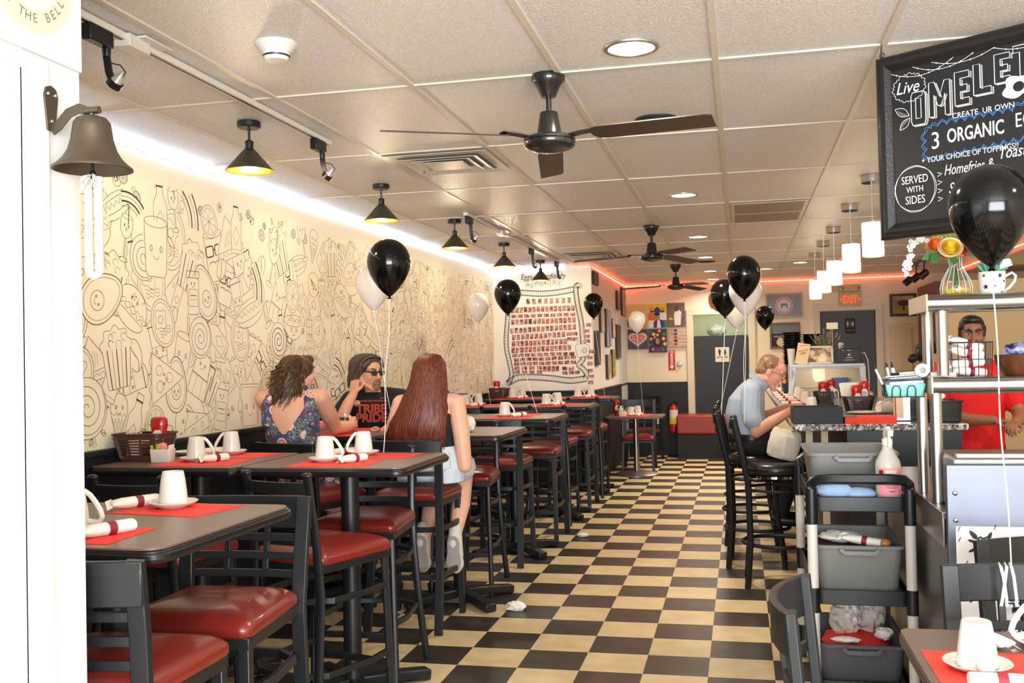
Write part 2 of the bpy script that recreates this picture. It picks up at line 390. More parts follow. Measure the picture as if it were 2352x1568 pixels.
# ================================================================== CHAIRS
def seat_cushion(w0, w1, d, z0, z1, m, parent):
    """padded seat, w0 at the back, w1 at the front"""
    def ring(k, z, rr=0.05):
        out = []
        for x, y in rrect(-0.5, 0.5, -0.5, 0.5, 0.09, 6):
            ww = w0+(w1-w0)*(y+0.5); out.append(V((x*ww*k, y*d*k, z)))
        return out
    h = z1-z0
    return MB().loft([ring(0.96, z0), ring(1.0, z0+h*0.12), ring(1.0, z0+h*0.36), ring(0.985, z0+h*0.48), ring(0.93, z0+h*0.64), ring(0.84, z0+h*0.79), ring(0.68, z0+h*0.94), ring(0.48, z1+.004), ring(0.25, z1+.009), ring(0.08, z1+.01)]).build('seat', m, parent, ang=70)
def arcx(w, y, z, bow, n=9):
    return [(-w+2*w*k/(n-1), y-bow*(1-(-1+2*k/(n-1))**2), z) for k in range(n)]
def grid_chair(sh=0.79, th=1.065, seat=None, label='', cat='chair', hw=0.205, bow=0.025, name='bar_stool', tall=True, fr=None):
    fr = fr or BLK
    t = thing(name, label, cat); seat_cushion(0.40, 0.44, 0.43, sh-0.07, sh+0.005, seat, t)
    f = MB(); f.bar([(-0.19, -0.19, sh-0.085), (0.19, -0.19, sh-0.085), (0.2, 0.19, sh-0.085), (-0.2, 0.19, sh-0.085)], 0.028, 0.035, True, up=(0, 0, 1)); f.build('seat_frame', fr, t, bev=0.003)
    sp = 0.10 if tall else 0.07
    for s in (-1, 1):
        MB().bar([(s*hw, -0.25, th), (s*(hw-0.004), -0.222, sh+0.1), (s*0.196, -0.205, sh-0.08), (s*0.198, -0.215, sh*0.6), (s*0.208, -0.205-sp, 0.0)], 0.046, 0.024, up=(0, 1, 0)).build('rear_leg', fr, t, bev=0.003)
        MB().bar([(s*0.19, 0.18, sh-0.07), (s*0.203, 0.2, 0.0)], 0.034, 0.034, up=(0, 1, 0)).build('front_leg', fr, t, bev=0.003)
    rh = 0.105
    MB().bar(arcx(hw+0.02, -0.247, th-rh/2, bow), rh, 0.02, up=(0, 1, 0.05)).build('top_rail', fr, t, bev=0.004)
    hgt = th-rh-sh
    for i, q in enumerate((0.72, 0.38, 0.04)):
        z = sh+0.02+hgt*q; y = -0.222-0.025*(z-sh-0.1)/0.17
        MB().bar(arcx(hw, y, z, bow*0.6), 0.024, 0.014, up=(0, 1, 0)).build('cross_rail', fr, t, bev=0.002)
    for x in (-hw/3, hw/3):
        MB().bar([(x, -0.247-bow*0.7, th-rh+0.01), (x, -0.222-bow*0.5, sh+0.02)], 0.02, 0.012, up=(0, 1, 0)).build('back_bar', fr, t, bev=0.002)
    if tall:
        for z, q in ((0.56, 0.03), (0.30, 0.06)):
            y0 = -0.205-0.1*(0.47-min(z, 0.47))/0.47
            MB().bar([(-0.198, 0.19, z), (-0.215, 0.05, z), (-0.2, y0+0.06, z), (-0.13, y0-0.005, z), (0, y0-0.02, z), (0.13, y0-0.005, z), (0.2, y0+0.06, z), (0.215, 0.05, z), (0.198, 0.19, z)], 0.02, 0.028, up=(0, 0, 1)).build('stretcher', fr, t, bev=0.002)
        MB().bar([(-0.198, 0.195, 0.25), (0.198, 0.195, 0.25)], 0.03, 0.03, up=(0, 0, 1)).build('footrest', fr, t, bev=0.003)
    return Proto(t)
def ladder_chair(seat, label, cat='chair', name='bar_stool', hw=0.158, fr=None):
    fr = fr or BLK; sh, th = 0.79, 1.075
    t = thing(name, label, cat); seat_cushion(0.38, 0.43, 0.43, sh-0.07, sh+0.005, seat, t)
    MB().bar([(-0.17, -0.19, sh-0.085), (0.17, -0.19, sh-0.085), (0.195, 0.19, sh-0.085), (-0.195, 0.19, sh-0.085)], 0.028, 0.03, True, up=(0, 0, 1)).build('seat_frame', fr, t, bev=0.003)
    for s in (-1, 1):
        a = MB(); a.sweep([(s*hw, -0.255, th), (s*hw, -0.235, 0.95), (s*(hw+0.004), -0.212, sh), (s*0.172, -0.205, 0.6), (s*0.185, -0.24, 0.3), (s*0.2, -0.31, 0)], [(0.019*cos(2*pi*k/10), 0.014*sin(2*pi*k/10)) for k in range(10)], up=(0, 1, 0))
        a.ell((s*hw, -0.256, th), (0.023, 0.019, 0.013)); a.build('rear_leg', fr, t)
        MB().tube([(s*0.185, 0.18, sh-0.07), (s*0.2, 0.2, 0.0)], 0.016).build('front_leg', fr, t)
    for z in (1.025, 0.955, 0.885, 0.815):
        y = -0.255+0.045*(th-z)/0.285
        MB().bar(arcx(hw+0.005, y, z, 0.03), 0.046 if z > 1 else 0.03, 0.012, up=(0, 1, 0)).build('ladder_slat', fr, t, bev=0.002)
    for z in (0.58, 0.30):
        y0 = -0.205-0.1*(0.5-min(z, 0.5))/0.5
        MB().bar([(-0.19, 0.185, z), (-0.21, 0.05, z), (-0.185, y0+0.06, z), (-0.11, y0, z), (0, y0-0.015, z), (0.11, y0, z), (0.185, y0+0.06, z), (0.21, 0.05, z), (0.19, 0.185, z)], 0.018, 0.024, up=(0, 0, 1)).build('stretcher', fr, t, bev=0.002)
    MB().bar([(-0.195, 0.19, 0.25), (0.195, 0.19, 0.25)], 0.026, 0.026, up=(0, 0, 1)).build('footrest', fr, t, bev=0.003)
    return Proto(t)
GRIDS = grid_chair(seat=RED_V, cat='bar stool'); LADS = ladder_chair(RED_V, '', 'bar stool')
G = 'red seated metal bar stools along the doodle wall'
CX = -1.60
GRIDS.place((-1.565, 2.25, 0), radians(3), 'black bar stool by the white pier, back towards us, under the nearest high table', G)
GRIDS.place((-1.605, 2.80, 0), radians(183), 'black bar stool with worn red seat facing us across the nearest high table', G)
LADS.place((-2.32, 3.70, 0), radians(-3), 'knob topped ladder back bar stool under the wall side table of the second row', G)
LADS.place((-1.70, 3.83, 0), radians(-17), 'ladder back bar stool turned slightly at the aisle table of the second row', G)
LADS.place((-1.775, 4.53, 0), radians(182), 'ladder back bar stool on the far side of the aisle table of the second row', G)
GRIDS.place((-2.42, 5.40, 0), radians(-20), 'grid back bar stool under the woman in the floral dress', G)
GRIDS.place((-1.858, 5.56, 0), radians(0), 'grid back bar stool under the person with long red hair', G)
LADS.place((-2.52, 6.72, 0), radians(180), 'ladder back bar stool behind the table, under the man in sunglasses', G)
LADS.place((-1.80, 6.42, 0), radians(182), 'ladder back bar stool with glossy seat facing us, right beyond the red haired person', G)
GRIDS.place((-1.79, 7.34, 0), radians(0), 'grid back bar stool with its back to us at the fourth aisle table', G)
GRIDS.place((-1.70, 8.22, 0), radians(180), 'grid back bar stool facing us on the far side of the fourth aisle table', G)
LADS.place((-1.73, 9.18, 0), radians(0), 'ladder back bar stool with its back to us at the fifth aisle table', G)
GRIDS.place((-1.70, 10.05, 0), radians(180), 'grid back bar stool facing us on the far side of the fifth aisle table', G)
LADS.place((-1.68, 10.98, 0), radians(0), 'ladder back bar stool at the last aisle table before the photo wall', G)
GRIDS.place((-2.50, 7.36, 0), radians(0), 'grid back bar stool at the wall side table of the fourth row', G)
LADS.place((-2.50, 9.18, 0), radians(0), 'ladder back bar stool at the wall side table of the fifth row', G)
# dining-height chairs in the far corner
LOWR = grid_chair(sh=0.47, th=0.93, seat=RED_V, cat='chair', name='dining_chair', tall=False)
G2 = 'dining height chairs around the small far table'
LOWR.place((-1.36, 13.45, 0), radians(182), 'dining chair behind the small round footed table in the far corner, facing us', G2)
LOWR.place((-1.40, 14.6, 0), radians(170), 'dining chair with red seat standing deepest in the far corner by the casing', G2)

# bar stools at the granite counter
def counter_stool():
    t = thing('counter_stool', '', 'bar stool')
    MB().lathe([(0.05, 0.715), (0.185, 0.715), (0.198, 0.735), (0.198, 0.765), (0.185, 0.785), (0.14, 0.796), (0.06, 0.8), (0, 0.8)], n=32).build('seat', BLK_V, t, ang=60)
    MB().lathe([(0.192, 0.7), (0.2, 0.7), (0.2, 0.716), (0.192, 0.716)], n=32).build('seat_ring', CHROME, t)
    for a in (45, 135):
        c, s = cos(radians(a)), sin(radians(a)); MB().tube([(c*0.17, s*0.17, 0.71), (c*0.21, s*0.21, 0.3), (c*0.265, s*0.265, 0)], 0.018, 10).build('front_leg', BLK, t)
    for s in (-1, 1):
        m = MB(); m.tube([(s*0.165, -0.265, 1.08), (s*0.165, -0.245, 0.98), (s*0.16, -0.205, 0.8), (s*0.15, -0.18, 0.66), (s*0.165, -0.175, 0.3), (s*0.19, -0.2, 0)], 0.021, 10); m.ell((s*0.165, -0.266, 1.08), (0.025, 0.025, 0.016)); m.build('rear_leg', BLK, t)
    for z in (1.04, 0.97, 0.9, 0.83):
        MB().bar(arcx(0.165, -0.262+0.055*(1.08-z)/0.28, z, 0.035), 0.048 if z > 1 else 0.034, 0.014, up=(0, 1, 0)).build('ladder_slat', BLK, t, bev=0.003)
    MB().tube([(0.225*cos(2*pi*k/28), 0.225*sin(2*pi*k/28), 0.27) for k in range(28)], 0.013, 8, True).build('foot_ring', BLK, t)
    MB().tube([(0.195*cos(2*pi*k/28), 0.195*sin(2*pi*k/28), 0.62) for k in range(28)], 0.010, 8, True).build('brace_ring', BLK, t)
    return Proto(t)
CST = counter_stool(); G3 = 'black stools along the granite counter'
CST.place((0.21, 6.80, 0), radians(-90), 'black round stool at the near counter end with a paper bag on it', G3)
CST.place((0.09, 7.40, 0), radians(-92), 'black ladder back stool under the man in the pale blue shirt', G3)
CST.place((0.06, 8.25, 0), radians(-90), 'black counter stool directly behind the man in the pale blue shirt', G3)
CST.place((0.06, 9.1, 0), radians(-90), 'black counter stool farther along, mostly hidden by the blue shirted man and his stool', G3)

# front right dining chairs with black frames
LOWB = grid_chair(sh=0.47, th=0.915, seat=BLK_V, cat='chair', name='dining_chair', tall=False, fr=BLKW, bow=0.06, hw=0.2)
LOWB2 = grid_chair(sh=0.47, th=0.885, seat=BLK_V, cat='chair', name='dining_chair', tall=False, fr=BLKW, bow=0.03, hw=0.215)
G4 = 'black grid back dining chairs in the right foreground'
LOWB.place((0.372, 2.515, 0), radians(-98), 'black dining chair with deeply curved top rail in front of the bus cart', G4)
LOWB2.place((0.80, 2.84, 0), radians(184), 'black dining chair with white ribbon tied on its top rail', G4)
LOWB2.place((1.03, 3.32, 0), radians(200), 'black dining chair angled behind the ribboned chair, against the flowered panel', G4)

# ================================================================== TABLES
def high_table(y0, y1, x0, x1, label, h=1.062, group='high laminate tables in two columns'):
    cx, cy = (x0+x1)/2, (y0+y1)/2
    t = thing('high_table', label, 'table', (cx, cy, 0), 0, group)
    p = rrect(x0-cx, x1-cx, y0-cy, y1-cy, 0.055, 6)
    MB().prism([(x*0.985, y*0.985) for x, y in p], h-0.005, h).build('tabletop', LAM, t)
    e = MB(); sec = [(-0.5, -0.019), (0.0, -0.019), (0.006, -0.014), (0.009, -0.002), (0.006, 0.011), (0.0, 0.0165), (-0.006, 0.0185), (-0.5, 0.0185)]
    rings = []
    n = len(p)
    e.prism(p, h-0.038, h-0.006); e.prism([(x*1.012, y*1.012) for x, y in p], h-0.032, h-0.012)
    e.build('table_edge', EDGE, t, bev=0.005, segs=3)
    MB().tube([(0, 0, 0.05), (0, 0, h-0.05)], 0.041, 20).build('column', BLK, t)
    MB().box((0, 0, h-0.048), (0.38, 0.38, 0.02)).build('mounting_plate', BLK, t)
    for a in (45, 135, 225, 315):
        c, s = cos(radians(a)), sin(radians(a))
        MB().bar([(c*0.03, s*0.03, 0.055), (c*0.2, s*0.2, 0.045), (c*0.38, s*0.38, 0.026)], 0.075, 0.05, up=(0, 0, 1)).build('foot', BLK, t, bev=0.008)
    return t
XA = (-2.13, -1.372); XW = (-2.875, -2.135)
ROWS = [(2.15, 2.90), (3.93, 4.62), (5.67, 6.42), (7.28, 8.02), (9.10, 9.82), (10.92, 11.64)]
NM = ['first', 'second', 'third', 'fourth', 'fifth', 'last']
for i, (a, b) in enumerate(ROWS):
    high_table(a, b, XA[0], XA[1], ['high brown table nearest us with two places set, its corner by the white pier', 'aisle table of the second row with a balloon ribbon at its far edge', 'bare aisle table in front of the red haired person with a crumpled tissue on it',
        'aisle table of the fourth row with a single mug set out', 'aisle table of the fifth row with two mugs, before the photo wall row', 'aisle table of the last row right under the photo wall'][i])
    if i > 0: high_table(a, b, XW[0], XW[1], ['', 'wall side table of the second row holding the brown condiment basket', 'wall side table where the woman and the man in sunglasses lean', 'wall side table of the fourth row, behind the red haired person', 'wall side table of the fifth row with two mugs', 'wall side table of the last row in the photo wall corner'][i])
# small round-footed table in the far corner
t = thing('small_table', 'low square table on a steel pole with a round disc foot in the far corner', 'table', (-1.33, 12.84, 0))
MB().prism(rrect(-0.36, 0.36, -0.33, 0.33, 0.04), 0.735, 0.762).build('tabletop', LAM, t, bev=0.004)
MB().tube([(0, 0, 0.03), (0, 0, 0.73)], 0.036, 18).build('column', STEEL, t)
MB().lathe([(0.285, 0), (0.285, 0.012), (0.25, 0.03), (0.08, 0.05), (0.04, 0.06), (0, 0.06)], n=40).build('disc_foot', STEEL_D, t)
MB().bb(-0.28, 0.28, -0.03, 0.03, 0.715, 0.735).build('mounting_bar', STEEL_D, t)
# front right dining table
t = thing('dining_table', 'brown dining table at the right front edge set with mugs on red paper', 'table', (0.80, 2.36, 0))
MB().prism(rrect(-0.405, 0.45, -0.42, 0.48, 0.03), 0.752, 0.76).build('tabletop', LAM, t)
MB().prism(rrect(-0.408, 0.453, -0.423, 0.483, 0.03), 0.725, 0.7525).build('table_edge', EDGE, t, bev=0.004)
MB().tube([(0, 0, 0.05), (0, 0, 0.725)], 0.045, 18).build('column', BLK, t)
for a in (0, 90, 180, 270):
    c, s = cos(radians(a)), sin(radians(a)); MB().bar([(c*0.03, s*0.03, 0.05), (c*0.33, s*0.33, 0.025)], 0.07, 0.045, up=(0, 0, 1)).build('foot', BLK, t, bev=0.006)

# red booth bench by the half door
t = thing('bench', 'red vinyl bench with black base in front of the half door', 'bench', (-0.25, 15.1, 0))
MB().bb(-0.68, 0.62, -0.26, 0.26, 0, 0.36).build('base', BLKWALL, t, bev=0.004)
MB().bb(-0.69, 0.63, -0.28, 0.27, 0.36, 0.64).build('cushion', mat('bench_vinyl', (150, 58, 42), 0.35, bump=0.15, bscale=200), t, bev=0.03, segs=4)

# ================================================================== TABLEWARE
def mug_proto():
    t = thing('mug', '', 'mug')
    prof = [(0.0, 0.101), (0.026, 0.101), (0.028, 0.104), (0.0315, 0.104), (0.033, 0.100), (0.0375, 0.075), (0.0420, 0.04), (0.0445, 0.012), (0.0445, 0.002), (0.042, 0.0), (0.041, 0.004), (0.038, 0.04), (0.033, 0.08), (0.03, 0.096), (0, 0.098)]
    MB().lathe(prof, n=36).build('body', CHINA, t, ang=50)
    MB().sweep([(0.041, 0, 0.016), (0.058, 0, 0.010), (0.074, 0, 0.014), (0.079, 0, 0.026), (0.074, 0, 0.044), (0.062, 0, 0.066), (0.048, 0, 0.086), (0.032, 0, 0.098)], [(0.0075*cos(2*pi*k/8), 0.004*sin(2*pi*k/8)) for k in range(8)], up=(0, 1, 0.01)).build('handle', CHINA, t, ang=80)
    return Proto(t)
MUG = mug_proto()
def saucer_proto():
    o = MB().lathe([(0.0, 0.0), (0.042, 0.0), (0.045, 0.003), (0.06, 0.008), (0.074, 0.017), (0.0755, 0.019), (0.074, 0.0205), (0.058, 0.0125), (0.044, 0.0075), (0.0, 0.0065)], n=40).build('saucer', CHINA, None, ang=50)
    return Proto(tag(o, '', 'saucer'))
SAU = saucer_proto()
def roll_proto():
    # axis along +x, cutlery end at -x
    t = thing('napkin_roll', '', 'napkin roll')
    def ring(x, ry, rz, ph=0): return [V((x, ry*cos(2*pi*k/14+ph), 0.0185+rz*sin(2*pi*k/14+ph)+0.0015*sin(k*2.4))) for k in range(14)]
    m = MB().loft([ring(-0.1, 0.026, 0.006), ring(-0.085, 0.025, 0.013), ring(-0.05, 0.021, 0.0175), ring(0.0, 0.0195, 0.0185), ring(0.06, 0.02, 0.0185), ring(0.095, 0.0205, 0.018), ring(0.1, 0.019, 0.016), ring(0.098, 0.01, 0.009)])
    m.add([(-0.1, -0.026, 0.012), (-0.125, -0.03, 0.004), (-0.11, 0.012, 0.03), (-0.08, 0.02, 0.034)], [(0, 1, 2, 3)])
    m.build('napkin', NAPK, t, ang=80)
    MB().sweep([(0.004, 0, 0.0185), (0.03, 0, 0.0185)], [(0.0212*cos(2*pi*k/20), 0.0200*sin(2*pi*k/20)) for k in range(20)]).build('band', MAROON, t)
    f = MB().bar([(-0.07, 0, 0.014), (-0.105, 0, 0.012)], 0.018, 0.002, up=(0, 0, 1))
    for q in (-0.0075, -0.0025, 0.0025, 0.0075): f.bar([(-0.104, q, 0.012), (-0.122, q, 0.011), (-0.138, q, 0.005)], 0.0022, 0.0015, up=(0, 0, 1))
    f.build('fork', CHROME, t)
    return Proto(t)
ROLL = roll_proto()
def mat_proto():
    n = 30; p = []
    W, H = 0.18, 0.13
    def edge(a, b, k):
        for i in range(k):
            u = i/k; x = a[0]+(b[0]-a[0])*u; y = a[1]+(b[1]-a[1])*u
            s = 0.0025 if i % 2 else 0; L = hypot(b[0]-a[0], b[1]-a[1]); p.append((x+(b[1]-a[1])/L*s, y-(b[0]-a[0])/L*s))
    for a, b, k in (((-W, -H), (W, -H), 44), ((W, -H), (W, H), 32), ((W, H), (-W, H), 44), ((-W, H), (-W, -H), 32)): edge(a, b, k)
    o = MB().prism(p, 0, 0.0012).build('placemat', PAPER_R, None, smooth=False)
    return Proto(tag(o, '', 'placemat'))
PMAT = mat_proto()
TZ = 1.062
def setting(where, mxy, mrz, mug=None, hrz=0, roll=None, rrz=90, z=TZ, sz=1.0, rs=.70):
    if mxy: PMAT.place((mxy[0], mxy[1], z+0.0004), radians(mrz), 'red paper placemat '+where, 'red paper placemats', scale=(sz, sz, 1))
    zz = z+0.0018
    if mug:
        SAU.place((mug[0], mug[1], zz), 0, 'white saucer '+where, 'white saucers')
        MUG.place((mug[0], mug[1], zz+0.0085), radians(hrz), 'white mug upside down '+where, 'white upturned mugs')
    if roll: ROLL.place((roll[0], roll[1], zz), radians(rrz), 'napkin roll with maroon band '+where, 'napkin rolls', scale=(rs, .92, .92))
setting('at the far place of the nearest high table', (-1.705, 2.77), -9, (-1.735, 2.80), 95, (-1.865, 2.79), 62, sz=0.92, rs=.82)
setting('at the near place of the nearest high table', (-1.72, 2.31), 3, (-1.775, 2.37), 20, (-1.63, 2.31), 66, sz=0.92, rs=.82)
setting('at the near place of the wall side second row table', (-2.40, 4.12), 4, (-2.474, 4.19), 28, (-2.37, 4.17), 62)
setting('at the far place of the wall side second row table', (-2.42, 4.48), -5, (-2.475, 4.52), 206, (-2.58, 4.5), 50)
setting('at the near place of the second row aisle table', (-1.745, 4.10), 4, (-1.828, 4.18), 28, (-1.685, 4.16), 62)
setting('at the far place of the second row aisle table', (-1.68, 4.455), -4, (-1.762, 4.48), 206, (-1.865, 4.47), 50)
setting('on the fourth row aisle table', (-1.76, 7.50), 3, (-1.80, 7.56), 28, (-1.675, 7.53), 62)
setting('at the near place of the wall side fifth row table', (-2.58, 9.27), 0, (-2.62, 9.34), 28, (-2.50, 9.33), 62)
setting('at the far place of the wall side fifth row table', (-2.50, 9.64), 0, (-2.555, 9.62), 206)
setting('at the near place of the fifth row aisle table', (-1.77, 9.27), 0, (-1.815, 9.34), 28, (-1.69, 9.33), 62)
setting('at the far place of the fifth row aisle table', (-1.70, 9.64), 0, (-1.752, 9.62), 206)
setting('at the near place of the wall side last row table', (-2.55, 11.09), 0, (-2.56, 11.16), 28, (-2.44, 11.15), 62)
setting('at the far place of the wall side last row table', (-2.46, 11.46), 0, (-2.50, 11.42), 206)
setting('at the near place of the last row aisle table', (-1.80, 11.09), 0, (-1.80, 11.16), 28, (-1.66, 11.15), 62)
setting('at the far place of the last row aisle table', (-1.66, 11.46), 0, (-1.69, 11.42), 206)
setting('before the woman in the floral dress', (-2.44, 5.80), -4)
setting('in front of the man in sunglasses', (-2.45, 6.27), 4)
PMAT.place((-1.74, 7.86, TZ+0.0004), 0, 'red paper placemat at the far edge of the fourth row aisle table', 'red paper placemats')
# small far table setting
setting('at the near place of the small far table', (-1.33, 12.66), 0, (-1.375, 12.72), 28, (-1.26, 12.7), 75, z=0.762)
setting('at the far place of the small far table', (-1.30, 12.98), 0, (-1.31, 12.98), 206, z=0.762)
# front right table
setting('at the near corner of the front right table', (0.60, 2.50), 0, (0.515, 2.49), -100, None, z=0.76, sz=1.02)
setting('at the far right of the front right table', None, 0, (0.72, 2.70), 165, (0.585, 2.71), 118, z=0.7605)
ROLL.place((0.55, 2.355, 0.7625), radians(180), 'napkin roll lying along the near edge of the front right table', 'napkin rolls')
# ================================================================== CEILING FIXTURES
GOLD = mat('gold_inside_enamel', (226, 170, 60), 0.35)
BULB = emis('warm_bulb', (255, 214, 150), 28)
LENS = emis('downlight_lens', (255, 232, 190), 9)
def point(name, loc, e, col, r, parent=None):
    d = bpy.data.lights.new(name, 'POINT'); d.energy = e; d.color = col; d.shadow_soft_size = r
    o = bpy.data.objects.new(name, d); COL.objects.link(o); o.location = loc
    if parent: o.parent = parent
    return o
def cone_pendant():
    t = thing('pendant_lamp', '', 'pendant lamp')
    MB().lathe([(0, 0), (0.05, 0), (0.054, -0.004), (0.054, -0.026), (0.048, -0.031), (0, -0.031)], n=28).build('canopy', BLK, t)
    MB().tube([(0, 0, -0.03), (0, 0, -0.095)], 0.006).build('rod', BLK, t)
    MB().lathe([(0, -0.085), (0.013, -0.088), (0.021, -0.095), (0.021, -0.1), (0.019, -0.102), (0.019, -0.128), (0.026, -0.131), (0.03, -0.138), (0.0, -0.139)], n=24).build('socket', BLK, t)
    m = MB(); m.lathe([(0.028, -0.136), (0.034, -0.14), (0.107, -0.225), (0.111, -0.228), (0.111, -0.231)], n=40)
    n0 = len(m.f); m.cur = 1; m.lathe([(0.1095, -0.231), (0.105, -0.2265), (0.03, -0.142), (0, -0.142)], n=40)
    m.build('shade', None, t, mats=[mat('shade_olive_black', (82, 76, 62), 0.38, 0.35), GOLD], recalc=False)
    MB().ell((0, 0, -0.2), (0.03, 0.03, 0.036)).build('bulb', BULB, t)
    return Proto(t)
CP = cone_pendant()
for i, y in enumerate((4.23, 5.98, 7.65, 9.36, 11.16)):
    CP.place((-2.2, y, CH), 0, ['black cone pendant with gold inside above the second row tables, nearest of the row', 'black cone pendant with gold inside above the three diners', 'black cone pendant third from us along the doodle wall',
                               'black cone pendant fourth from us, just before the photo wall', 'farthest black cone pendant, overlapping the lettering on the photo wall'][i], 'black cone pendants')
    point('pendant_light', (-2.2, y, CH-0.252), 10, (1.0, 0.80, 0.52), 0.03)
def track(y0, y1, label, heads, feed):
    t = thing('track_rail', label, 'track rail', (-2.0, y0, CH))
    L = y1-y0; m = MB(); m.bb(-0.0175, 0.0175, 0, L, -0.03, -0.007); m.build('rail', WHITE_P, t, bev=0.002)
    MB().bb(-0.006, 0.006, 0.01, L-0.01, -0.0305, -0.0295).build('slot', BLKP, t)
    f = feed-y0; MB().bb(-0.03, 0.03, f-0.06, f+0.06, -0.05, -0.007).bb(-0.065, 0.065, f-0.02, f+0.14, -0.014, -0.006).build('feed_box', WHITE_P, t, bev=0.003)
track(2.05, 4.69, 'white ceiling track running overhead from the white pier toward the vent', 0, 3.02)
track(7.26, 11.25, 'white ceiling track farther back beside the cone pendants', 0, 8.41)
def spot_head(bulbcol):
    t = thing('track_spotlight', '', 'spotlight')
    MB().bb(-0.018, 0.018, -0.06, 0.06, -0.085, -0.031).build('adapter', BLKP, t, bev=0.004)
    MB().lathe([(0, -0.086), (0.014, -0.086), (0.014, -0.1), (0.012, -0.112), (0, -0.112)], c=(0, 0.045, 0), n=14).build('swivel', BLKP, t)
    MB().bar([(0, 0.045, -0.11), (0.004, 0.05, -0.16), (0.01, 0.06, -0.19)], 0.026, 0.006, up=(0, 1, 0)).build('arm', BLKP, t, bev=0.001)
    M = Matrix.Rotation(radians(48), 3, 'Y') @ Matrix.Rotation(radians(10), 3, 'X')
    c = (0.022, 0.06, -0.195)
    MB().lathe([(0.023, -0.018), (0.026, -0.016), (0.026, 0.004), (0.023, 0.006)], c, 22, M).build('ring', BLKP, t)
    MB().lathe([(0.0, -0.008), (0.022, -0.008), (0.0235, -0.004), (0.016, 0.018), (0.008, 0.034), (0.006, 0.045), (0, 0.046)], c, 22, M).build('lamp', bulbcol, t)
    MB().tube([(0.0, 0.05, -0.13), (0.04, 0.06, -0.14), (0.06, 0.06, -0.165), (0.05, 0.06, -0.18)], 0.0022, 6).build('cord', BLKP, t)
    return Proto(t)
SP = spot_head(mat('glass_reflector', (214, 214, 210), 0.15, 0.6))
for p, l in (((-2.0, 2.83, CH), 'black track spotlight nearest us, beside the white pier above the bell'), ((-2.0, 4.56, CH), 'black track spotlight at the far end of the near ceiling track'),
             ((-2.0, 7.36, CH), 'black track spotlight at the near end of the farther ceiling track'), ((-2.0, 9.7, CH), 'black track spotlight in the middle of the farther ceiling track'),
             ((-2.0, 11.1, CH), 'black track spotlight over the photo wall end of the farther track')):
    SP.place(p, 0, l, 'black track spotlights')
# black spots at the far right
t = thing('track_rail', 'short dark ceiling track at the far right by the back wall', 'track rail', (2.2, 12.7, CH))
MB().bb(-0.015, 0.015, 0, 1.5, -0.03, -0.007).build('rail', BLKP, t)
def far_spot():
    t = thing('track_spotlight', '', 'spotlight')
    MB().bb(-0.015, 0.015, -0.03, 0.03, -0.075, -0.031).build('adapter', BLKP, t)
    MB().tube([(0, 0, -0.07), (-0.01, 0, -0.15)], 0.008).build('arm', BLKP, t)
    M = Matrix.Rotation(radians(50), 3, 'Y')
    MB().lathe([(0, -0.06), (0.045, -0.06), (0.045, 0.04), (0.03, 0.06), (0, 0.06)], (-0.01, 0, -0.2), 18, M).build('can', BLKP, t)
    return Proto(t)
FS = far_spot()
for y, l in ((14.0, 'black can spotlight deepest on the short far right track'), (13.4, 'black can spotlight in the middle of the short far right track'), (12.85, 'black can spotlight nearest us on the short far right track')):
    FS.place((2.2, y, CH), 0, l, 'black can spotlights')
# ceiling fans
def fan():
    t = thing('ceiling_fan', '', 'ceiling fan'); FB = mat('fan_black', (30, 28, 27), 0.25, coat=0.3); BL = mat('fan_blade_dark_wood', (58, 47, 40), 0.35, var=0.15, vscale=14)
    MB().lathe([(0, 0), (0.066, 0), (0.068, -0.005), (0.068, -0.025), (0.06, -0.04), (0.045, -0.06), (0.034, -0.085), (0.03, -0.093), (0, -0.093)], n=36).build('canopy', FB, t)
    MB().tube([(0, 0, -0.09), (0, 0, -0.165)], 0.0115, 14).build('downrod', FB, t)
    MB().lathe([(0, -0.158), (0.034, -0.158), (0.037, -0.163), (0.05, -0.25), (0, -0.252)], n=36).build('motor_cone', FB, t)
    MB().lathe([(0, -0.248), (0.06, -0.252), (0.095, -0.262), (0.104, -0.27), (0.104, -0.278), (0.1, -0.281), (0.104, -0.284), (0.104, -0.296), (0.098, -0.305), (0.08, -0.314), (0.05, -0.324), (0.02, -0.328), (0, -0.3285)], n=44).build('motor_housing', FB, t)
    for a in (100, 218, 342):
        M = Matrix.Rotation(radians(a), 4, 'Z')
        P = Matrix.Rotation(radians(-13), 4, 'X')
        out = [(0.185, -0.02), (0.2, -0.045), (0.23, -0.055), (0.665, -0.058), (0.69, -0.05), (0.675, 0.052), (0.24, 0.055), (0.2, 0.045), (0.185, 0.02)]
        b = MB().prism(out, -0.003, 0.003); b.xf(M @ T(0, 0, -0.262) @ Matrix.Rotation(radians(2.6), 4, 'Y') @ P); b.build('blade', BL, t, bev=0.001)
        k = MB().bar([(0.08, 0, -0.268), (0.14, 0, -0.262), (0.21, 0, -0.259)], 0.05, 0.006, up=(0, 0, 1)); k.xf(M); k.build('blade_iron', FB, t)
    return Proto(t)
FN = fan()
for p, r, l in (((-0.72, 3.9, CH), 0, 'black three blade ceiling fan nearest us in the middle of the ceiling'), ((-0.72, 8.63, CH), radians(-40), 'black ceiling fan second from us over the aisle'), ((-0.75, 12.42, CH), radians(-37), 'black ceiling fan farthest back, before the red light strip')):
    FN.place(p, r, l, 'black ceiling fans', scale=(1, 1, .95))
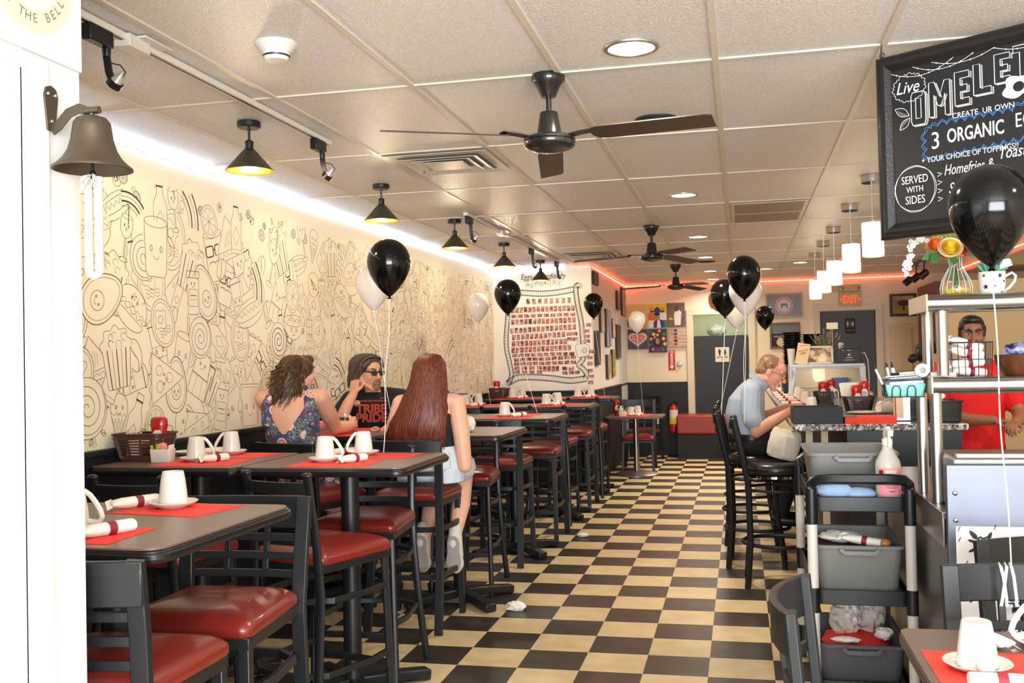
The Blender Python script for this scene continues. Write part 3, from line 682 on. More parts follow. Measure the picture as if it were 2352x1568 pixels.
# downlights
def downlight():
    t = thing('downlight', '', 'downlight')
    MB().lathe([(0.084, -0.004), (0.086, -0.008), (0.1, -0.0075), (0.103, -0.003), (0.103, -0.0005)], n=44).build('trim_ring', mat('satin_nickel', (186, 182, 174), 0.3, 0.9), t)
    MB().lathe([(0, -0.005), (0.084, -0.0045), (0.084, -0.002), (0, -0.002)], n=40).build('lens', LENS, t)
    return Proto(t)
DL = downlight()
for i, (x, y, e) in enumerate(((-0.36, 3.64, 1), (-0.36, 7.07, 1), (-0.36, 9.59, 1), (-0.36, 11.6, 1), (-0.36, 13.5, 1), (-0.36, 14.95, .6), (0.75, 12.78, 1), (0.36, 13.5, .8))):
    DL.place((x, y, CH), 0, ['recessed round downlight nearest us, right of the near ceiling fan', 'recessed downlight second along the aisle, left of the slotted vent', 'recessed downlight third along the aisle', 'recessed downlight fourth along the aisle, before the round speaker',
                             'recessed downlight fifth along the aisle', 'recessed downlight last along the aisle by the red strip', 'recessed downlight on the right beyond the pendants', 'recessed downlight half hidden behind the black balloon at the counter'][i], 'recessed downlights')
    area('downlight_lamp', (x, y, CH-0.02), (0, 0, 0), 0.16, 0.16, 14*e, (1.0, 0.88, 0.70), 150, 'DISK')
# further ceiling downlights of the same run, out of frame above and behind the camera
for x, y in ((1.9, 2.4), (-0.36, 0.6), (1.9, 5.2), (3.0, 9.5), (3.0, 6.0)):
    area('downlight_lamp', (x, y, CH-0.02), (0, 0, 0), 0.16, 0.16, 13, (1.0, 0.9, 0.75), 150, 'DISK')
DKR = mat('dark_speaker_grille', (40, 44, 50), 0.5)
for y, l in ((4.77, 'flat dark round ceiling speaker behind the near fan blade'), (12.13, 'flat dark round ceiling speaker far down the aisle')):
    tag(MB().lathe([(0, -0.012), (0.09, -0.011), (0.1, -0.006), (0.1, 0.0), (0, 0)], (-0.362, y, CH), 36).build('ceiling_speaker', DKR), l, 'speaker')
# air diffusers
def diffuser():
    t = thing('air_diffuser', '', 'air vent'); MT = mat('aged_vent_paint', (198, 190, 176), 0.4)
    def frame(h0, h1, z0, z1):  # square louvre ring
        m = MB()
        a = [V((sx*h0, sy*h0, z0)) for sx, sy in ((-1, -1), (1, -1), (1, 1), (-1, 1))]; b = [V((sx*h1, sy*h1, z1)) for sx, sy in ((-1, -1), (1, -1), (1, 1), (-1, 1))]
        c = [v+V((0, 0, 0.003)) for v in b]; d = [v+V((0, 0, 0.003)) for v in a]
        vs = a+b+c+d; f = []
        for L in range(4):
            for k in range(4): f.append((L*4+k, L*4+(k+1) % 4, ((L+1) % 4)*4+(k+1) % 4, ((L+1) % 4)*4+k))
        return m.add(vs, f)
    frame(0.295, 0.235, -0.010, -0.008).build('outer_frame', MT, t, smooth=False)
    MB().bb(-0.24, 0.24, -0.24, 0.24, -0.004, -0.001).build('dark_throat', mat('vent_dark', (150, 145, 136), 0.7), t)
    for h0, h1 in ((0.225, 0.175), (0.17, 0.125)): frame(h0, h1, -0.022, -0.006).build('louvre', MT, t, smooth=False)
    MB().bb(-0.115, 0.115, -0.115, 0.115, -0.022, -0.018).build('centre_plate', MT, t, bev=0.002)
    return Proto(t)
DF = diffuser()
DF.place((-1.587, 5.42, CH-0.004), 0, 'square louvred air diffuser near us, left of the near fan', 'square ceiling diffusers')
DF.place((-1.54, 10.85, CH-0.004), 0, 'square louvred air diffuser far back near the photo wall', 'square ceiling diffusers')
t = thing('slot_vent', 'long ceiling vent with two dark slots, left of the chalkboard', 'air vent', (0.24, 8.12, CH))
MB().bb(-0.28, 0.28, -0.55, 0.55, -0.012, -0.007).build('frame', M_GRID, t, bev=0.002)
for y0, y1 in ((-0.51, -0.03), (0.03, 0.51)):
    MB().bb(-0.255, 0.255, y0, y1, -0.014, -0.012).build('slot', mat('vent_slot', (150, 138, 118), 0.6), t)
# smoke detector
t = thing('smoke_detector', 'cream round smoke detector on the ceiling left of the near fan', 'smoke detector', (-1.57, 3.23, CH))
MB().lathe([(0, 0), (0.074, 0), (0.076, -0.004), (0.07, -0.01), (0.05, -0.034), (0, -0.034)], n=40).build('base', WHITE_P, t)
MB().lathe([(0, -0.034), (0.047, -0.034), (0.045, -0.052), (0.038, -0.062), (0, -0.062)], n=40).build('head', WHITE_P, t)
MB().lathe([(0.0465, -0.044), (0.048, -0.045), (0.0465, -0.05)], n=40).build('vent_ring', BLKP, t)
# glass pendants over the counter
def glass_pendant():
    t = thing('glass_pendant', '', 'pendant lamp')
    MB().lathe([(0, 0), (0.062, 0), (0.063, -0.003), (0.063, -0.05), (0.06, -0.053), (0, -0.053)], n=36).build('canopy', CHROME, t)
    MB().tube([(0, 0, -0.05), (0, 0, -0.30)], 0.0016, 6).build('wire', STEEL, t)
    MB().lathe([(0, -0.296), (0.03, -0.296), (0.03, -0.31), (0, -0.31)], n=20).build('cap', CHROME, t)
    MB().lathe([(0.0, -0.308), (0.064, -0.308), (0.066, -0.312), (0.066, -0.51), (0.064, -0.514), (0, -0.514)], n=36).build('inner_shade', emis('opal_glow', (255, 236, 200), 6.5), t)
    MB().lathe([(0.076, -0.295), (0.076, -0.525), (0.074, -0.525), (0.074, -0.295), (0.076, -0.295)], n=40).build('outer_glass', pane, t)
    return Proto(t)
GP = glass_pendant()
for i, y in enumerate((6.71, 7.98, 9.37, 10.51, 11.69)):
    GP.place((0.845, y, CH), 0, ['lit glass cylinder pendant nearest us, beside the chalkboard edge', 'lit glass cylinder pendant second over the counter', 'lit glass cylinder pendant in the middle of the counter row', 'lit glass cylinder pendant fourth over the counter', 'lit glass cylinder pendant farthest over the counter'][i], 'glass cylinder pendants')
# ================================================================== PEOPLE
def skinmat(name, rgb):
    m = mat(name, rgb, 0.5, var=0.05, vscale=12, bump=0.08, bscale=220)
    b = m.node_tree.nodes['Principled BSDF']; b.inputs['Subsurface Weight'].default_value = 0.08; b.inputs['Subsurface Radius'].default_value = (0.02, 0.008, 0.004)
    return m
def frame(c, fwd, up=(0, 0, 1)):
    y = V(fwd).normalized(); x = y.cross(V(up)).normalized(); z = x.cross(y)
    M = Matrix((x, y, z)).transposed().to_4x4(); M.translation = V(c); return M
def blob(mb, name, m, parent, o, vox=0.004, sm=4, mats=None):
    mb.xf(T(*(-V(o)))); ob = mb.build(name, m, parent, recalc=True)
    r = ob.modifiers.new('skin', 'REMESH'); r.mode = 'VOXEL'; r.voxel_size = vox; r.use_smooth_shade = True
    s = ob.modifiers.new('soft', 'SMOOTH'); s.iterations = sm; s.factor = 0.5
    return ob
def plain(mb, name, m, parent, o, **k):
    mb.xf(T(*(-V(o)))); return mb.build(name, m, parent, **k)
def head(mb, M, jaw=1.0, ears=True, nose=1.0):
    s = MB()
    s.ell((0, -0.014, 0.03), (0.072, 0.092, 0.083)); s.ell((0, 0.028, -0.02), (0.060*jaw, 0.062, 0.078)); s.ell((0, 0.04, 0.05), (0.058, 0.05, 0.045))
    for q in (-1, 1):
        s.cap((q*0.05*jaw, 0.0, -0.055), (q*0.014, 0.066, -0.098), 0.022, 0.019)
        s.ell((q*0.036, 0.062, -0.018), (0.024, 0.022, 0.022)); s.cap((q*0.014, 0.084, 0.032), (q*0.044, 0.072, 0.032), 0.011, 0.010)
        s.ell((q*0.012, 0.099, -0.026), (0.009, 0.010, 0.008))
        if ears: s.ell((q*0.074, -0.008, -0.002), (0.010, 0.020, 0.031)); s.ell((q*0.070, 0.0, -0.028), (0.008, 0.012, 0.012))
    s.cap((0, 0.088, 0.024), (0, 0.104+0.008*nose, -0.020), 0.009, 0.0125); s.ell((0, 0.074, -0.098), (0.021, 0.018, 0.017))
    s.cap((-0.016, 0.084, -0.055), (0.016, 0.084, -0.055), 0.011, 0.011); s.ell((0, 0.088, -0.050), (0.018, 0.009, 0.006)); s.ell((0, 0.087, -0.062), (0.016, 0.009, 0.007))
    s.xf(M); mb.v and None; b = len(mb.v); mb.v += s.v; mb.f += [[i+b for i in f] for f in s.f]; mb.mi += s.mi
def hand(mb, M, side=1, curl=(35, 40, 30), spread=4, thumb=0.5):
    """+y along the fingers, +z back of the hand, thumb at x*side; curl in degrees per joint"""
    s = MB()
    base = [(0.027, 0.083, 0.070), (0.009, 0.088, 0.078), (-0.010, 0.084, 0.072), (-0.027, 0.076, 0.058)]
    for i, (x, y, L) in enumerate(base):
        s.cap((x*0.55*side, 0.005, 0), (x*side, y, 0.002), 0.0145, 0.0115, 10)
        a = 0; p = V((x*side, y, 0.002)); sp = radians(spread*(1.5-i))*side; r = 0.0092 if i < 3 else 0.008
        for k, fr in enumerate((0.46, 0.30, 0.24)):
            a += radians(curl[k]*(1+0.06*i)); q = p+V((sin(sp)*cos(a), cos(a)*cos(sp), -sin(a)))*L*fr
            s.cap(p, q, r, r*0.93, 10); p = q; r *= 0.92
    s.ell((0.020*side, 0.035, -0.008), (0.018, 0.034, 0.014))
    t0 = V((0.020*side, 0.020, -0.006)); t1 = t0+V((0.028*side, 0.030, -0.012)); t2 = t1+V(((0.014-0.02*thumb)*side, 0.028, -0.014*thumb-0.004)); t3 = t2+V(((0.004-0.02*thumb)*side, 0.024, -0.010*thumb))
    s.cap(t0, t1, 0.0135, 0.0115, 10); s.cap(t1, t2, 0.011, 0.0098, 10); s.cap(t2, t3, 0.0096, 0.0082, 10)
    s.xf(M); b = len(mb.v); mb.v += s.v; mb.f += [[i+b for i in f] for f in s.f]; mb.mi += s.mi
def rings(mb, L, n=20, yaw=0.0, tilt=None):
    """torso loft, L: (cx, cy, cz, rx, ry)"""
    R = []
    for cx, cy, cz, rx, ry in L:
        r = []
        for k in range(n):
            a = 2*pi*k/n; x, y = rx*cos(a), ry*sin(a); p = V((x*cos(yaw)-y*sin(yaw), x*sin(yaw)+y*cos(yaw), 0))
            if tilt: p = tilt @ p
            r.append(V((cx, cy, cz))+p)
        R.append(r)
    return mb.loft(R)
def face_bits(M, par, o, skin_lip, browc, eyes=True, brow_w=0.006):
    I = M
    if eyes:
        for q in (-1, 1):
            e = MB().ell((q*0.031, 0.0765, 0.011), (0.0115, 0.0095, 0.0052)); e.xf(I); ob = plain(e, 'eye', mat('eye_white', (206, 198, 190), 0.25), par, o)
            i = MB().ell((q*0.031, 0.0845, 0.012), (0.0052, 0.003, 0.0048)); i.xf(I); plain(i, 'iris', mat('eye_iris', (38, 26, 20), 0.15), ob, o)
    for q in (-1, 1):
        b = MB().chain([(q*0.015, 0.0945, 0.034), (q*0.032, 0.088, 0.040), (q*0.048, 0.074, 0.036)], [brow_w*0.9, brow_w, brow_w*0.6], 8); b.xf(I); plain(b, 'eyebrow', browc, par, o)
    l = MB().chain([(-0.021, 0.090, -0.057), (0, 0.0975, -0.053), (0.021, 0.090, -0.057)], [0.003, 0.0052, 0.003], 8).chain([(-0.018, 0.090, -0.060), (0, 0.0965, -0.063), (0.018, 0.090, -0.060)], [0.003, 0.0062, 0.003], 8)
    l.xf(I); plain(l, 'lips', skin_lip, par, o)
SKIN1 = skinmat('fair_skin', (222, 170, 144)); SKIN2 = skinmat('rosy_skin', (224, 166, 138)); SKIN3 = skinmat('tan_skin', (214, 158, 128)); SKIN4 = skinmat('brown_skin', (148, 98, 72))
LIP = mat('lip_colour', (188, 118, 102), 0.45); LIPD = mat('lip_dark', (124, 74, 62), 0.45)
def hairmat(name, a, b):
    m = mat(name, a, 0.42); nt = m.node_tree; N, L = nt.nodes, nt.links; bs = N['Principled BSDF']
    tc = N.new('ShaderNodeTexCoord'); mp = N.new('ShaderNodeMapping'); mp.inputs['Scale'].default_value = (160, 160, 8)
    n = N.new('ShaderNodeTexNoise'); n.inputs['Scale'].default_value = 1; n.inputs['Detail'].default_value = 3
    r = N.new('ShaderNodeValToRGB'); r.color_ramp.elements[0].position = 0.35; r.color_ramp.elements[1].position = 0.68
    r.color_ramp.elements[0].color = lin(a)+(1,); r.color_ramp.elements[1].color = lin(b)+(1,)
    L.new(tc.outputs['Object'], mp.inputs[0]); L.new(mp.outputs[0], n.inputs[0]); L.new(n.outputs[0], r.inputs[0]); L.new(r.outputs[0], bs.inputs['Base Color'])
    return m
HR_RED = hairmat('auburn_hair', (70, 26, 16), (128, 62, 36)); HR_BR = hairmat('brown_curls', (46, 30, 20), (112, 82, 52)); HR_MAN = hairmat('grey_brown_hair', (50, 38, 32), (98, 82, 72))
HR_BLK = hairmat('black_hair', (16, 14, 14), (44, 40, 40)); HR_SH = hairmat('short_sandy_hair', (110, 78, 54), (160, 124, 92))
BLKTEE = mat('black_cotton', (30, 29, 32), 0.85, bump=0.25, bscale=60); DENIM = mat('pale_denim', (206, 214, 226), 0.8, var=0.08, vscale=18, bump=0.3, bscale=90)
TROUS = mat('black_trousers', (28, 27, 28), 0.8, bump=0.25, bscale=40)

# ---------------------------------------------------------------- long red hair, back to us
o = (-1.74, 5.58, 0.80)
p = thing('person', 'person with very long auburn hair seen from behind, black top, pale denim shorts', 'person', o, 0, 'three diners at the third row')
b = MB(); HM = frame((-1.735, 5.62, 1.425), (-0.25, 1, -0.12)); head(b, HM, 0.94)
b.cap((-1.735, 5.60, 1.40), (-1.735, 5.575, 1.27), 0.048, 0.055)
rings(b, [(-1.74, 5.59, 0.84, .12, .09), (-1.74, 5.60, 0.90, .18, .125), (-1.74, 5.585, 1.0, .152, .105), (-1.737, 5.575, 1.1, .150, .105), (-1.735, 5.575, 1.2, .160, .10), (-1.735, 5.575, 1.27, .135, .075), (-1.735, 5.575, 1.32, .05, .045)])
SRx, SLx = (-1.565, 5.575, 1.26), (-1.905, 5.575, 1.26)
b.chain([(-1.735, 5.575, 1.28), SRx], [.05, .052]); b.chain([(-1.735, 5.575, 1.28), SLx], [.05, .052])
b.chain([SRx, (-1.53, 5.54, 1.08), (-1.515, 5.545, 0.90), (-1.56, 5.66, 1.02), (-1.62, 5.76, 1.095)], [.052, .050, .042, .038, .026])
b.chain([SLx, (-1.95, 5.55, 1.10), (-1.965, 5.56, 0.93), (-1.93, 5.67, 1.03), (-1.88, 5.76, 1.095)], [.052, .048, .042, .038, .026])
hand(b, frame((-1.63, 5.77, 1.09), (-.3, 1, -.1)), -1, (18, 22, 18)); hand(b, frame((-1.87, 5.77, 1.09), (.3, 1, -.1)), 1, (18, 22, 18))
for s, kx, ax in ((1, -1.64, -1.615), (-1, -1.86, -1.80)):
    hx = -1.74+s*0.085
    b.chain([(hx, 5.60, .88), (kx, 5.97, .85), (ax, 5.80, .64), (ax, 5.655, .47)], [.092, .062, .056, .036]); b.cap((ax, 5.66, .47), (ax, 5.66, .36), .034, .032)
blob(b, 'body', SKIN1, p, o)
c = MB(); rings(c, [(-1.74, 5.585, 0.97, .168, .118), (-1.74, 5.585, 1.0, .166, .116), (-1.737, 5.575, 1.1, .162, .115), (-1.735, 5.575, 1.19, .166, .108), (-1.735, 5.575, 1.24, .13, .09)])
for q in (-1, 1): c.chain([(-1.735+q*.06, 5.50, 1.20), (-1.735+q*.09, 5.53, 1.30), (-1.735+q*.09, 5.62, 1.31), (-1.735+q*.08, 5.67, 1.2)], [.03, .028, .028, .03])
blob(c, 'tank_top', BLKTEE, p, o, 0.006)
c = MB(); rings(c, [(-1.74, 5.585, 1.03, .158, .112), (-1.74, 5.59, 0.95, .195, .135), (-1.74, 5.595, 0.88, .215, .155), (-1.74, 5.60, 0.80, .20, .14)])
for s in (-1, 1): c.chain([(-1.74+s*.095, 5.60, .89), (-1.74+s*.125, 5.79, .868)], [.108, .098])
sh = blob(c, 'shorts', DENIM, p, o, 0.006)
st = MB()
for s in (-1, 1):
    st.tube([(-1.74+s*.06, 5.440, .985), (-1.74+s*.06, 5.437, .90), (-1.74+s*.115, 5.437, .87), (-1.74+s*.17, 5.448, .90), (-1.74+s*.16, 5.455, .985)], 0.0018, 5)
plain(st, 'pocket_stitching', mat('denim_seam', (160, 170, 186), 0.8), sh, o)
for ax in (-1.615, -1.815):
    c = MB(); c.chain([(ax, 5.66, .475), (ax, 5.645, .44), (ax, 5.665, .36), (ax, 5.66, .29)], [.042, .047, .046, .037]); c.ell((ax, 5.66, .315), (.05, .035, .055)); c.cap((ax, 5.66, .48), (ax, 5.66, .52), .04, .038)
    s_ = blob(c, 'shoe', mat('worn_white_canvas', (206, 198, 188), 0.8, var=0.08), p, o, 0.005)
    c = MB(); P2 = [(-.038, .44), (-.03, .47), (0, .482), (.03, .47), (.038, .44), (.036, .39), (.046, .33), (.036, .285), (0, .268), (-.036, .285), (-.046, .33), (-.036, .39)]
    c.loft([[V((ax+u, 5.618, w)) for u, w in P2], [V((ax+u*.97, 5.604, w)) for u, w in P2]]); plain(c, 'sole', mat('sole_grey', (150, 142, 134), 0.7, var=0.2, vscale=40), s_, o, bev=0.004)
hb = MB(); cx, cy = -1.735, 5.615
hl = [(cx, cy+.01, 1.549, .016, .02), (cx, cy, 1.536, .055, .064), (cx, cy-.005, 1.495, .085, .099), (cx, cy-.012, 1.44, .096, .108), (cx, cy-.035, 1.38, .104, .098), (cx-.008, cy-.07, 1.31, .122, .085), (cx-.018, cy-.10, 1.23, .142, .07), (cx-.04, cy-.125, 1.15, .160, .055), (cx-.055, cy-.13, 1.08, .170, .045), (cx-.06, cy-.125, 1.035, .155, .03)]
rings(hb, hl, 28); hb.ell((cx, cy-.004, 1.462), (.089, .101, .088))
rnd = random.Random(3)
for k in range(210):
    a = rnd.uniform(pi*0.93, pi*2.07); pts = []; end = rnd.uniform(0.985, 1.06); dz = 0
    for (qx, qy, qz, rx, ry) in hl:
        w = 1.015+0.012*sin(qz*40+k)+rnd.uniform(-.006, .006)
        pts.append(V((qx+rx*w*cos(a)+0.006*sin(qz*18+k*1.7), qy+ry*w*sin(a), qz)))
    pts[-1].z = end; pts[-1].x += rnd.uniform(-.03, .03); pts[-1].y += rnd.uniform(-.004, .01)
    hb.sweep(pts, [(.0055, 0), (0, .0035), (-.0055, 0), (0, -.0035)], scales=[.5, 1, 1, 1, 1, 1, 1, .95, .8, .25])
plain(hb, 'hair', HR_RED, p, o, ang=80)

p.location.x -= .048

# ---------------------------------------------------------------- woman in the floral dress
def floral():
    m = bpy.data.materials.new('floral_print'); m.use_nodes = True; nt = m.node_tree; N, L = nt.nodes, nt.links; bs = N['Principled BSDF']; bs.inputs['Roughness'].default_value = .85
    tc = N.new('ShaderNodeTexCoord')
    def vor(sc, feat='F1'):
        v = N.new('ShaderNodeTexVoronoi'); v.inputs['Scale'].default_value = sc; v.feature = feat; L.new(tc.outputs['Object'], v.inputs['Vector']); return v
    def ramp(src, stops):
        r = N.new('ShaderNodeValToRGB'); r.color_ramp.interpolation = 'CONSTANT'; e = r.color_ramp.elements
        e[0].position = stops[0][0]; e[0].color = stops[0][1]; e[1].position = stops[1][0]; e[1].color = stops[1][1]
        for q, cc in stops[2:]: x = e.new(q); x.color = cc
        L.new(src, r.inputs[0]); return r
    def mix(fac, a, bcol):
        x = N.new('ShaderNodeMix'); x.data_type = 'RGBA'; L.new(fac, x.inputs[0]); L.new(a, x.inputs[6]); L.new(bcol, x.inputs[7]); return x.outputs[2]
    v1 = vor(11); v2 = vor(27); v3 = vor(60, 'DISTANCE_TO_EDGE')
    c = lambda *q: lin(q)+(1,)
    base = N.new('ShaderNodeRGB'); base.outputs[0].default_value = c(66, 78, 104)
    lines = ramp(v3.outputs['Distance'], [(0, (1, 1, 1, 1)), (0.05, (0, 0, 0, 1))]); lc = N.new('ShaderNodeRGB'); lc.outputs[0].default_value = c(176, 176, 176)
    msk = ramp(v2.outputs['Color'], [(0, (0, 0, 0, 1)), (.55, (1, 1, 1, 1))]); mm = N.new('ShaderNodeMath'); mm.operation = 'MULTIPLY'; L.new(lines.outputs[0], mm.inputs[0]); L.new(msk.outputs[0], mm.inputs[1])
    x = mix(mm.outputs[0], base.outputs[0], lc.outputs[0])
    small = ramp(v2.outputs['Distance'], [(0, (1, 1, 1, 1)), (.32, (0, 0, 0, 1))]); sc_ = ramp(v2.outputs['Color'], [(0, c(150, 40, 60)), (.35, c(206, 120, 130)), (.6, c(112, 120, 84)), (.8, c(226, 196, 176))])
    x = mix(small.outputs[0], x, sc_.outputs[0])
    big = ramp(v1.outputs['Distance'], [(0, (1, 1, 1, 1)), (.40, (0, 0, 0, 1))]); bc = ramp(v1.outputs['Distance'], [(0, c(236, 196, 176)), (.08, c(206, 96, 96)), (.15, c(240, 204, 190)), (.23, c(214, 120, 116)), (.32, c(236, 200, 188))])
    bm = ramp(v1.outputs['Color'], [(0, (0, 0, 0, 1)), (.45, (1, 1, 1, 1))]); m2 = N.new('ShaderNodeMath'); m2.operation = 'MULTIPLY'; L.new(big.outputs[0], m2.inputs[0]); L.new(bm.outputs[0], m2.inputs[1])
    x = mix(m2.outputs[0], x, bc.outputs[0]); L.new(x, bs.inputs['Base Color'])
    return m
FLOR = floral()
o = (-2.58, 5.46, 0.80)
p = thing('person', 'woman in sleeveless blue floral dress with brown curly hair, holding a jar glass', 'person', o, 0, 'three diners at the third row')
b = MB(); HM = frame((-2.575, 5.52, 1.445), (0.66, 0.75, 0.02)); head(b, HM, 0.95, nose=.3)
b.cap((-2.59, 5.50, 1.41), (-2.60, 5.475, 1.29), .046, .052); yw = radians(12)
rings(b, [(-2.59, 5.47, .84, .12, .09), (-2.59, 5.48, .90, .17, .12), (-2.59, 5.47, 1.02, .135, .098), (-2.595, 5.465, 1.14, .138, .10), (-2.60, 5.465, 1.24, .155, .095), (-2.60, 5.47, 1.31, .12, .07), (-2.60, 5.475, 1.35, .05, .045)], yaw=yw)
SR, SL = (-2.435, 5.515, 1.305), (-2.762, 5.435, 1.305)
b.chain([(-2.60, 5.475, 1.32), SR], [.048, .052]); b.chain([(-2.60, 5.475, 1.32), SL], [.048, .052])
b.chain([SR, (-2.43, 5.62, 1.20), (-2.44, 5.735, 1.112), (-2.41, 5.83, 1.11), (-2.395, 5.895, 1.115)], [.053, .052, .043, .038, .028])
b.chain([SL, (-2.76, 5.56, 1.19), (-2.74, 5.69, 1.11), (-2.64, 5.83, 1.11), (-2.56, 5.93, 1.115)], [.052, .048, .042, .037, .027])
hand(b, frame((-2.395, 5.90, 1.118), (-.12, 1, .12), (1, .1, .2)), -1, (30, 42, 34), 3, .7); hand(b, frame((-2.555, 5.93, 1.118), (.35, 1, .1), (-1, .3, .3)), 1, (28, 40, 34), 3, .7)
for s in (-1, 1): b.chain([(-2.59+s*.08, 5.5, .88), (-2.57+s*.1, 5.88, .85), (-2.57+s*.09, 5.80, .55), (-2.57+s*.09, 5.72, .36)], [.09, .062, .052, .036]); b.cap((-2.57+s*.09, 5.72, .345), (-2.57+s*.09, 5.85, .30), .035, .03)
blob(b, 'body', SKIN2, p, o)
face_bits(HM, p, o, LIP, HR_BR)
c = MB(); rings(c, [(-2.59, 5.48, .885, .19, .145), (-2.59, 5.475, .97, .172, .13), (-2.59, 5.47, 1.03, .158, .118), (-2.592, 5.466, 1.10, .164, .122), (-2.597, 5.466, 1.20, .163, .112), (-2.6, 5.468, 1.245, .158, .105), (-2.6, 5.47, 1.30, .135, .086), (-2.6, 5.472, 1.33, .105, .07)], yaw=yw)
for q in (-1, 1):
    d = V((q*.13*cos(yw), q*.13*sin(yw), 0)); e = V((q*.085*cos(yw), q*.085*sin(yw), 0)); cc = V((-2.60, 5.47, 0))
    c.chain([cc+d+V((.02, -.075, 1.17)), cc+d*.95+V((.01, -.06, 1.27)), cc+e*1.2+V((0, 0, 1.355)), cc+e+V((-.01, .06, 1.31)), cc+e+V((-.02, .085, 1.2))], [.035, .034, .028, .03, .035])
c.chain([(-2.59, 5.50, .90), (-2.59, 5.74, .89)], [.16, .14]); c.chain([(-2.66, 5.50, .88), (-2.67, 5.80, .86)], [.11, .10]); c.chain([(-2.50, 5.50, .88), (-2.47, 5.80, .86)], [.11, .10])
blob(c, 'dress', FLOR, p, o, 0.007)
sk = MB(); R = []
for z, g in ((.93, .165), (.85, .235), (.76, .25), (.66, .265)):
    R.append([V((-2.57+cos(2*pi*k/48)*(g+.012*cos(k*2.2))*(.93), 5.60+sin(2*pi*k/48)*(g+.012*sin(k*2.9))*(1.05 if sin(2*pi*k/48) > 0 else .72)+.02, z+(.025*sin(k*.7) if z < .7 else 0))) for k in range(48)])
sk.loft(R, caps=False); so = plain(sk, 'skirt', FLOR, p, o, ang=80); sm = so.modifiers.new('cloth', 'SOLIDIFY'); sm.thickness = .003
c = MB(); nk = V((-2.615, 5.415, 1.33)); c.tube([nk, nk+V((.0, -.035, -.06)), nk+V((.008, -.055, -.16)), nk+V((.005, -.062, -.26))], .006, 6); c.tube([nk, nk+V((.022, -.035, -.05)), nk+V((.012, -.055, -.14)), nk+V((.012, -.06, -.2))], .005, 6)
plain(c, 'neck_tie', FLOR, p, o)
# skin shown in the open back, lying just proud of the dress
c = MB(); zs = [1.10, 1.13, 1.17, 1.21, 1.25, 1.285, 1.315]; dl = [(1.05, .162, .121, 5.466), (1.10, .164, .122, 5.466), (1.20, .163, .112, 5.466), (1.245, .158, .105, 5.468), (1.30, .135, .086, 5.47), (1.33, .105, .07, 5.472)]; gr = []
for z in zs:
    for A_, B_ in zip(dl, dl[1:]):
        if A_[0] <= z <= B_[0]: u = (z-A_[0])/(B_[0]-A_[0]); rx, ry, yy = [A_[q]+(B_[q]-A_[q])*u for q in (1, 2, 3)]
    hw = .06+.78*min(1, (z-1.10)/.17); gr.append([V((-2.597+(rx+.002)*cos(a)*cos(yw)-(ry+.002)*sin(a)*sin(yw), yy+(rx+.002)*cos(a)*sin(yw)+(ry+.002)*sin(a)*cos(yw), z)) for a in [-pi/2-.12+hw*(k/6-1) for k in range(13)]])
c.add([q for r in gr for q in r], [(i*13+k, i*13+k+1, i*13+14+k, i*13+13+k) for i in range(len(zs)-1) for k in range(12)]); plain(c, 'bare_back', SKIN2, p, o, ang=80)
hb = MB(); hc = V((-2.595, 5.505, 1.465)); hb.ell(hc, (.092, .092, .092)); hb.ell(hc+V((-.02, -.03, -.04)), (.09, .08, .085)); hb.ell(hc+V((-.035, -.065, -.13)), (.10, .062, .075)); hb.ell(hc+V((-.05, -.075, -.185)), (.09, .045, .05))
MI = HM
for q in (-1, 1):
    e_ = MB().ell((q*.06, .022, .04), (.028, .048, .055)); e_.ell((q*.035, .05, .085), (.04, .035, .03)); e_.xf(MI); hb.add(e_.v, e_.f)
blob(hb, 'hair', HR_BR, p, o, 0.007, 3)
hb = MB(); rnd = random.Random(5)
for k in range(340):
    a = rnd.uniform(2.2, 6.0); ph = rnd.uniform(0, 6); pts = []; n = 16; drop = rnd.uniform(.20, .30) if rnd.random() < .75 else rnd.uniform(.06, .18); lev = rnd.uniform(.15, 1.3)
    for i in range(n):
        u = i/(n-1); th = lev*min(1, u*2.2)+.25
        if u < .45: q = hc+V((.095*cos(a)*sin(th*1.1), .097*sin(a)*sin(th*1.1), .096*cos(th*1.1)))
        else: q = base+V((-.035*(u-.45)/.55+.03*cos(a)*(u-.45), -.05*(u-.45)/.55, -drop*(u-.45)/.55))
        if u < .45: base = q.copy()
        pts.append(q+V((sin(u*27+ph), cos(u*27+ph), .4*sin(u*22+ph)))*(.003+.009*u))
    hb.tube(pts, [.0033]*(n-2)+[.0028, .001], 4)
plain(hb, 'curls', HR_BR, p, o, ang=80)
c = MB().ell((-2.672, 5.452, 1.445), (.008, .006, .014)).ell((-2.66, 5.438, 1.447), (.006, .005, .012)); plain(c, 'hair_clip', CHROME, p, o)

# ---------------------------------------------------------------- man in sunglasses
o = (-2.52, 6.64, 0.80)
p = thing('person', 'man in dark sunglasses and black lettered T-shirt resting his cheek on his fist', 'person', o, 0, 'three diners at the third row')
b = MB(); HM = frame((-2.53, 6.57, 1.425), (0.84, -0.54, -0.04)); head(b, HM, 1.08)
b.cap((-2.54, 6.60, 1.39), (-2.52, 6.65, 1.27), .056, .062)
rings(b, [(-2.52, 6.66, .84, .13, .10), (-2.52, 6.66, .92, .17, .13), (-2.52, 6.65, 1.05, .165, .125), (-2.51, 6.64, 1.18, .18, .12), (-2.51, 6.64, 1.26, .15, .09), (-2.515, 6.64, 1.32, .06, .055)])
SR, SL = (-2.70, 6.63, 1.235), (-2.325, 6.65, 1.245)
b.chain([(-2.51, 6.65, 1.28), SR], [.06, .06]); b.chain([(-2.51, 6.65, 1.28), SL], [.06, .06])
b.chain([SR, (-2.71, 6.48, 1.15), (-2.665, 6.345, 1.105), (-2.635, 6.42, 1.22), (-2.612, 6.475, 1.295)], [.056, .05, .043, .04, .03])
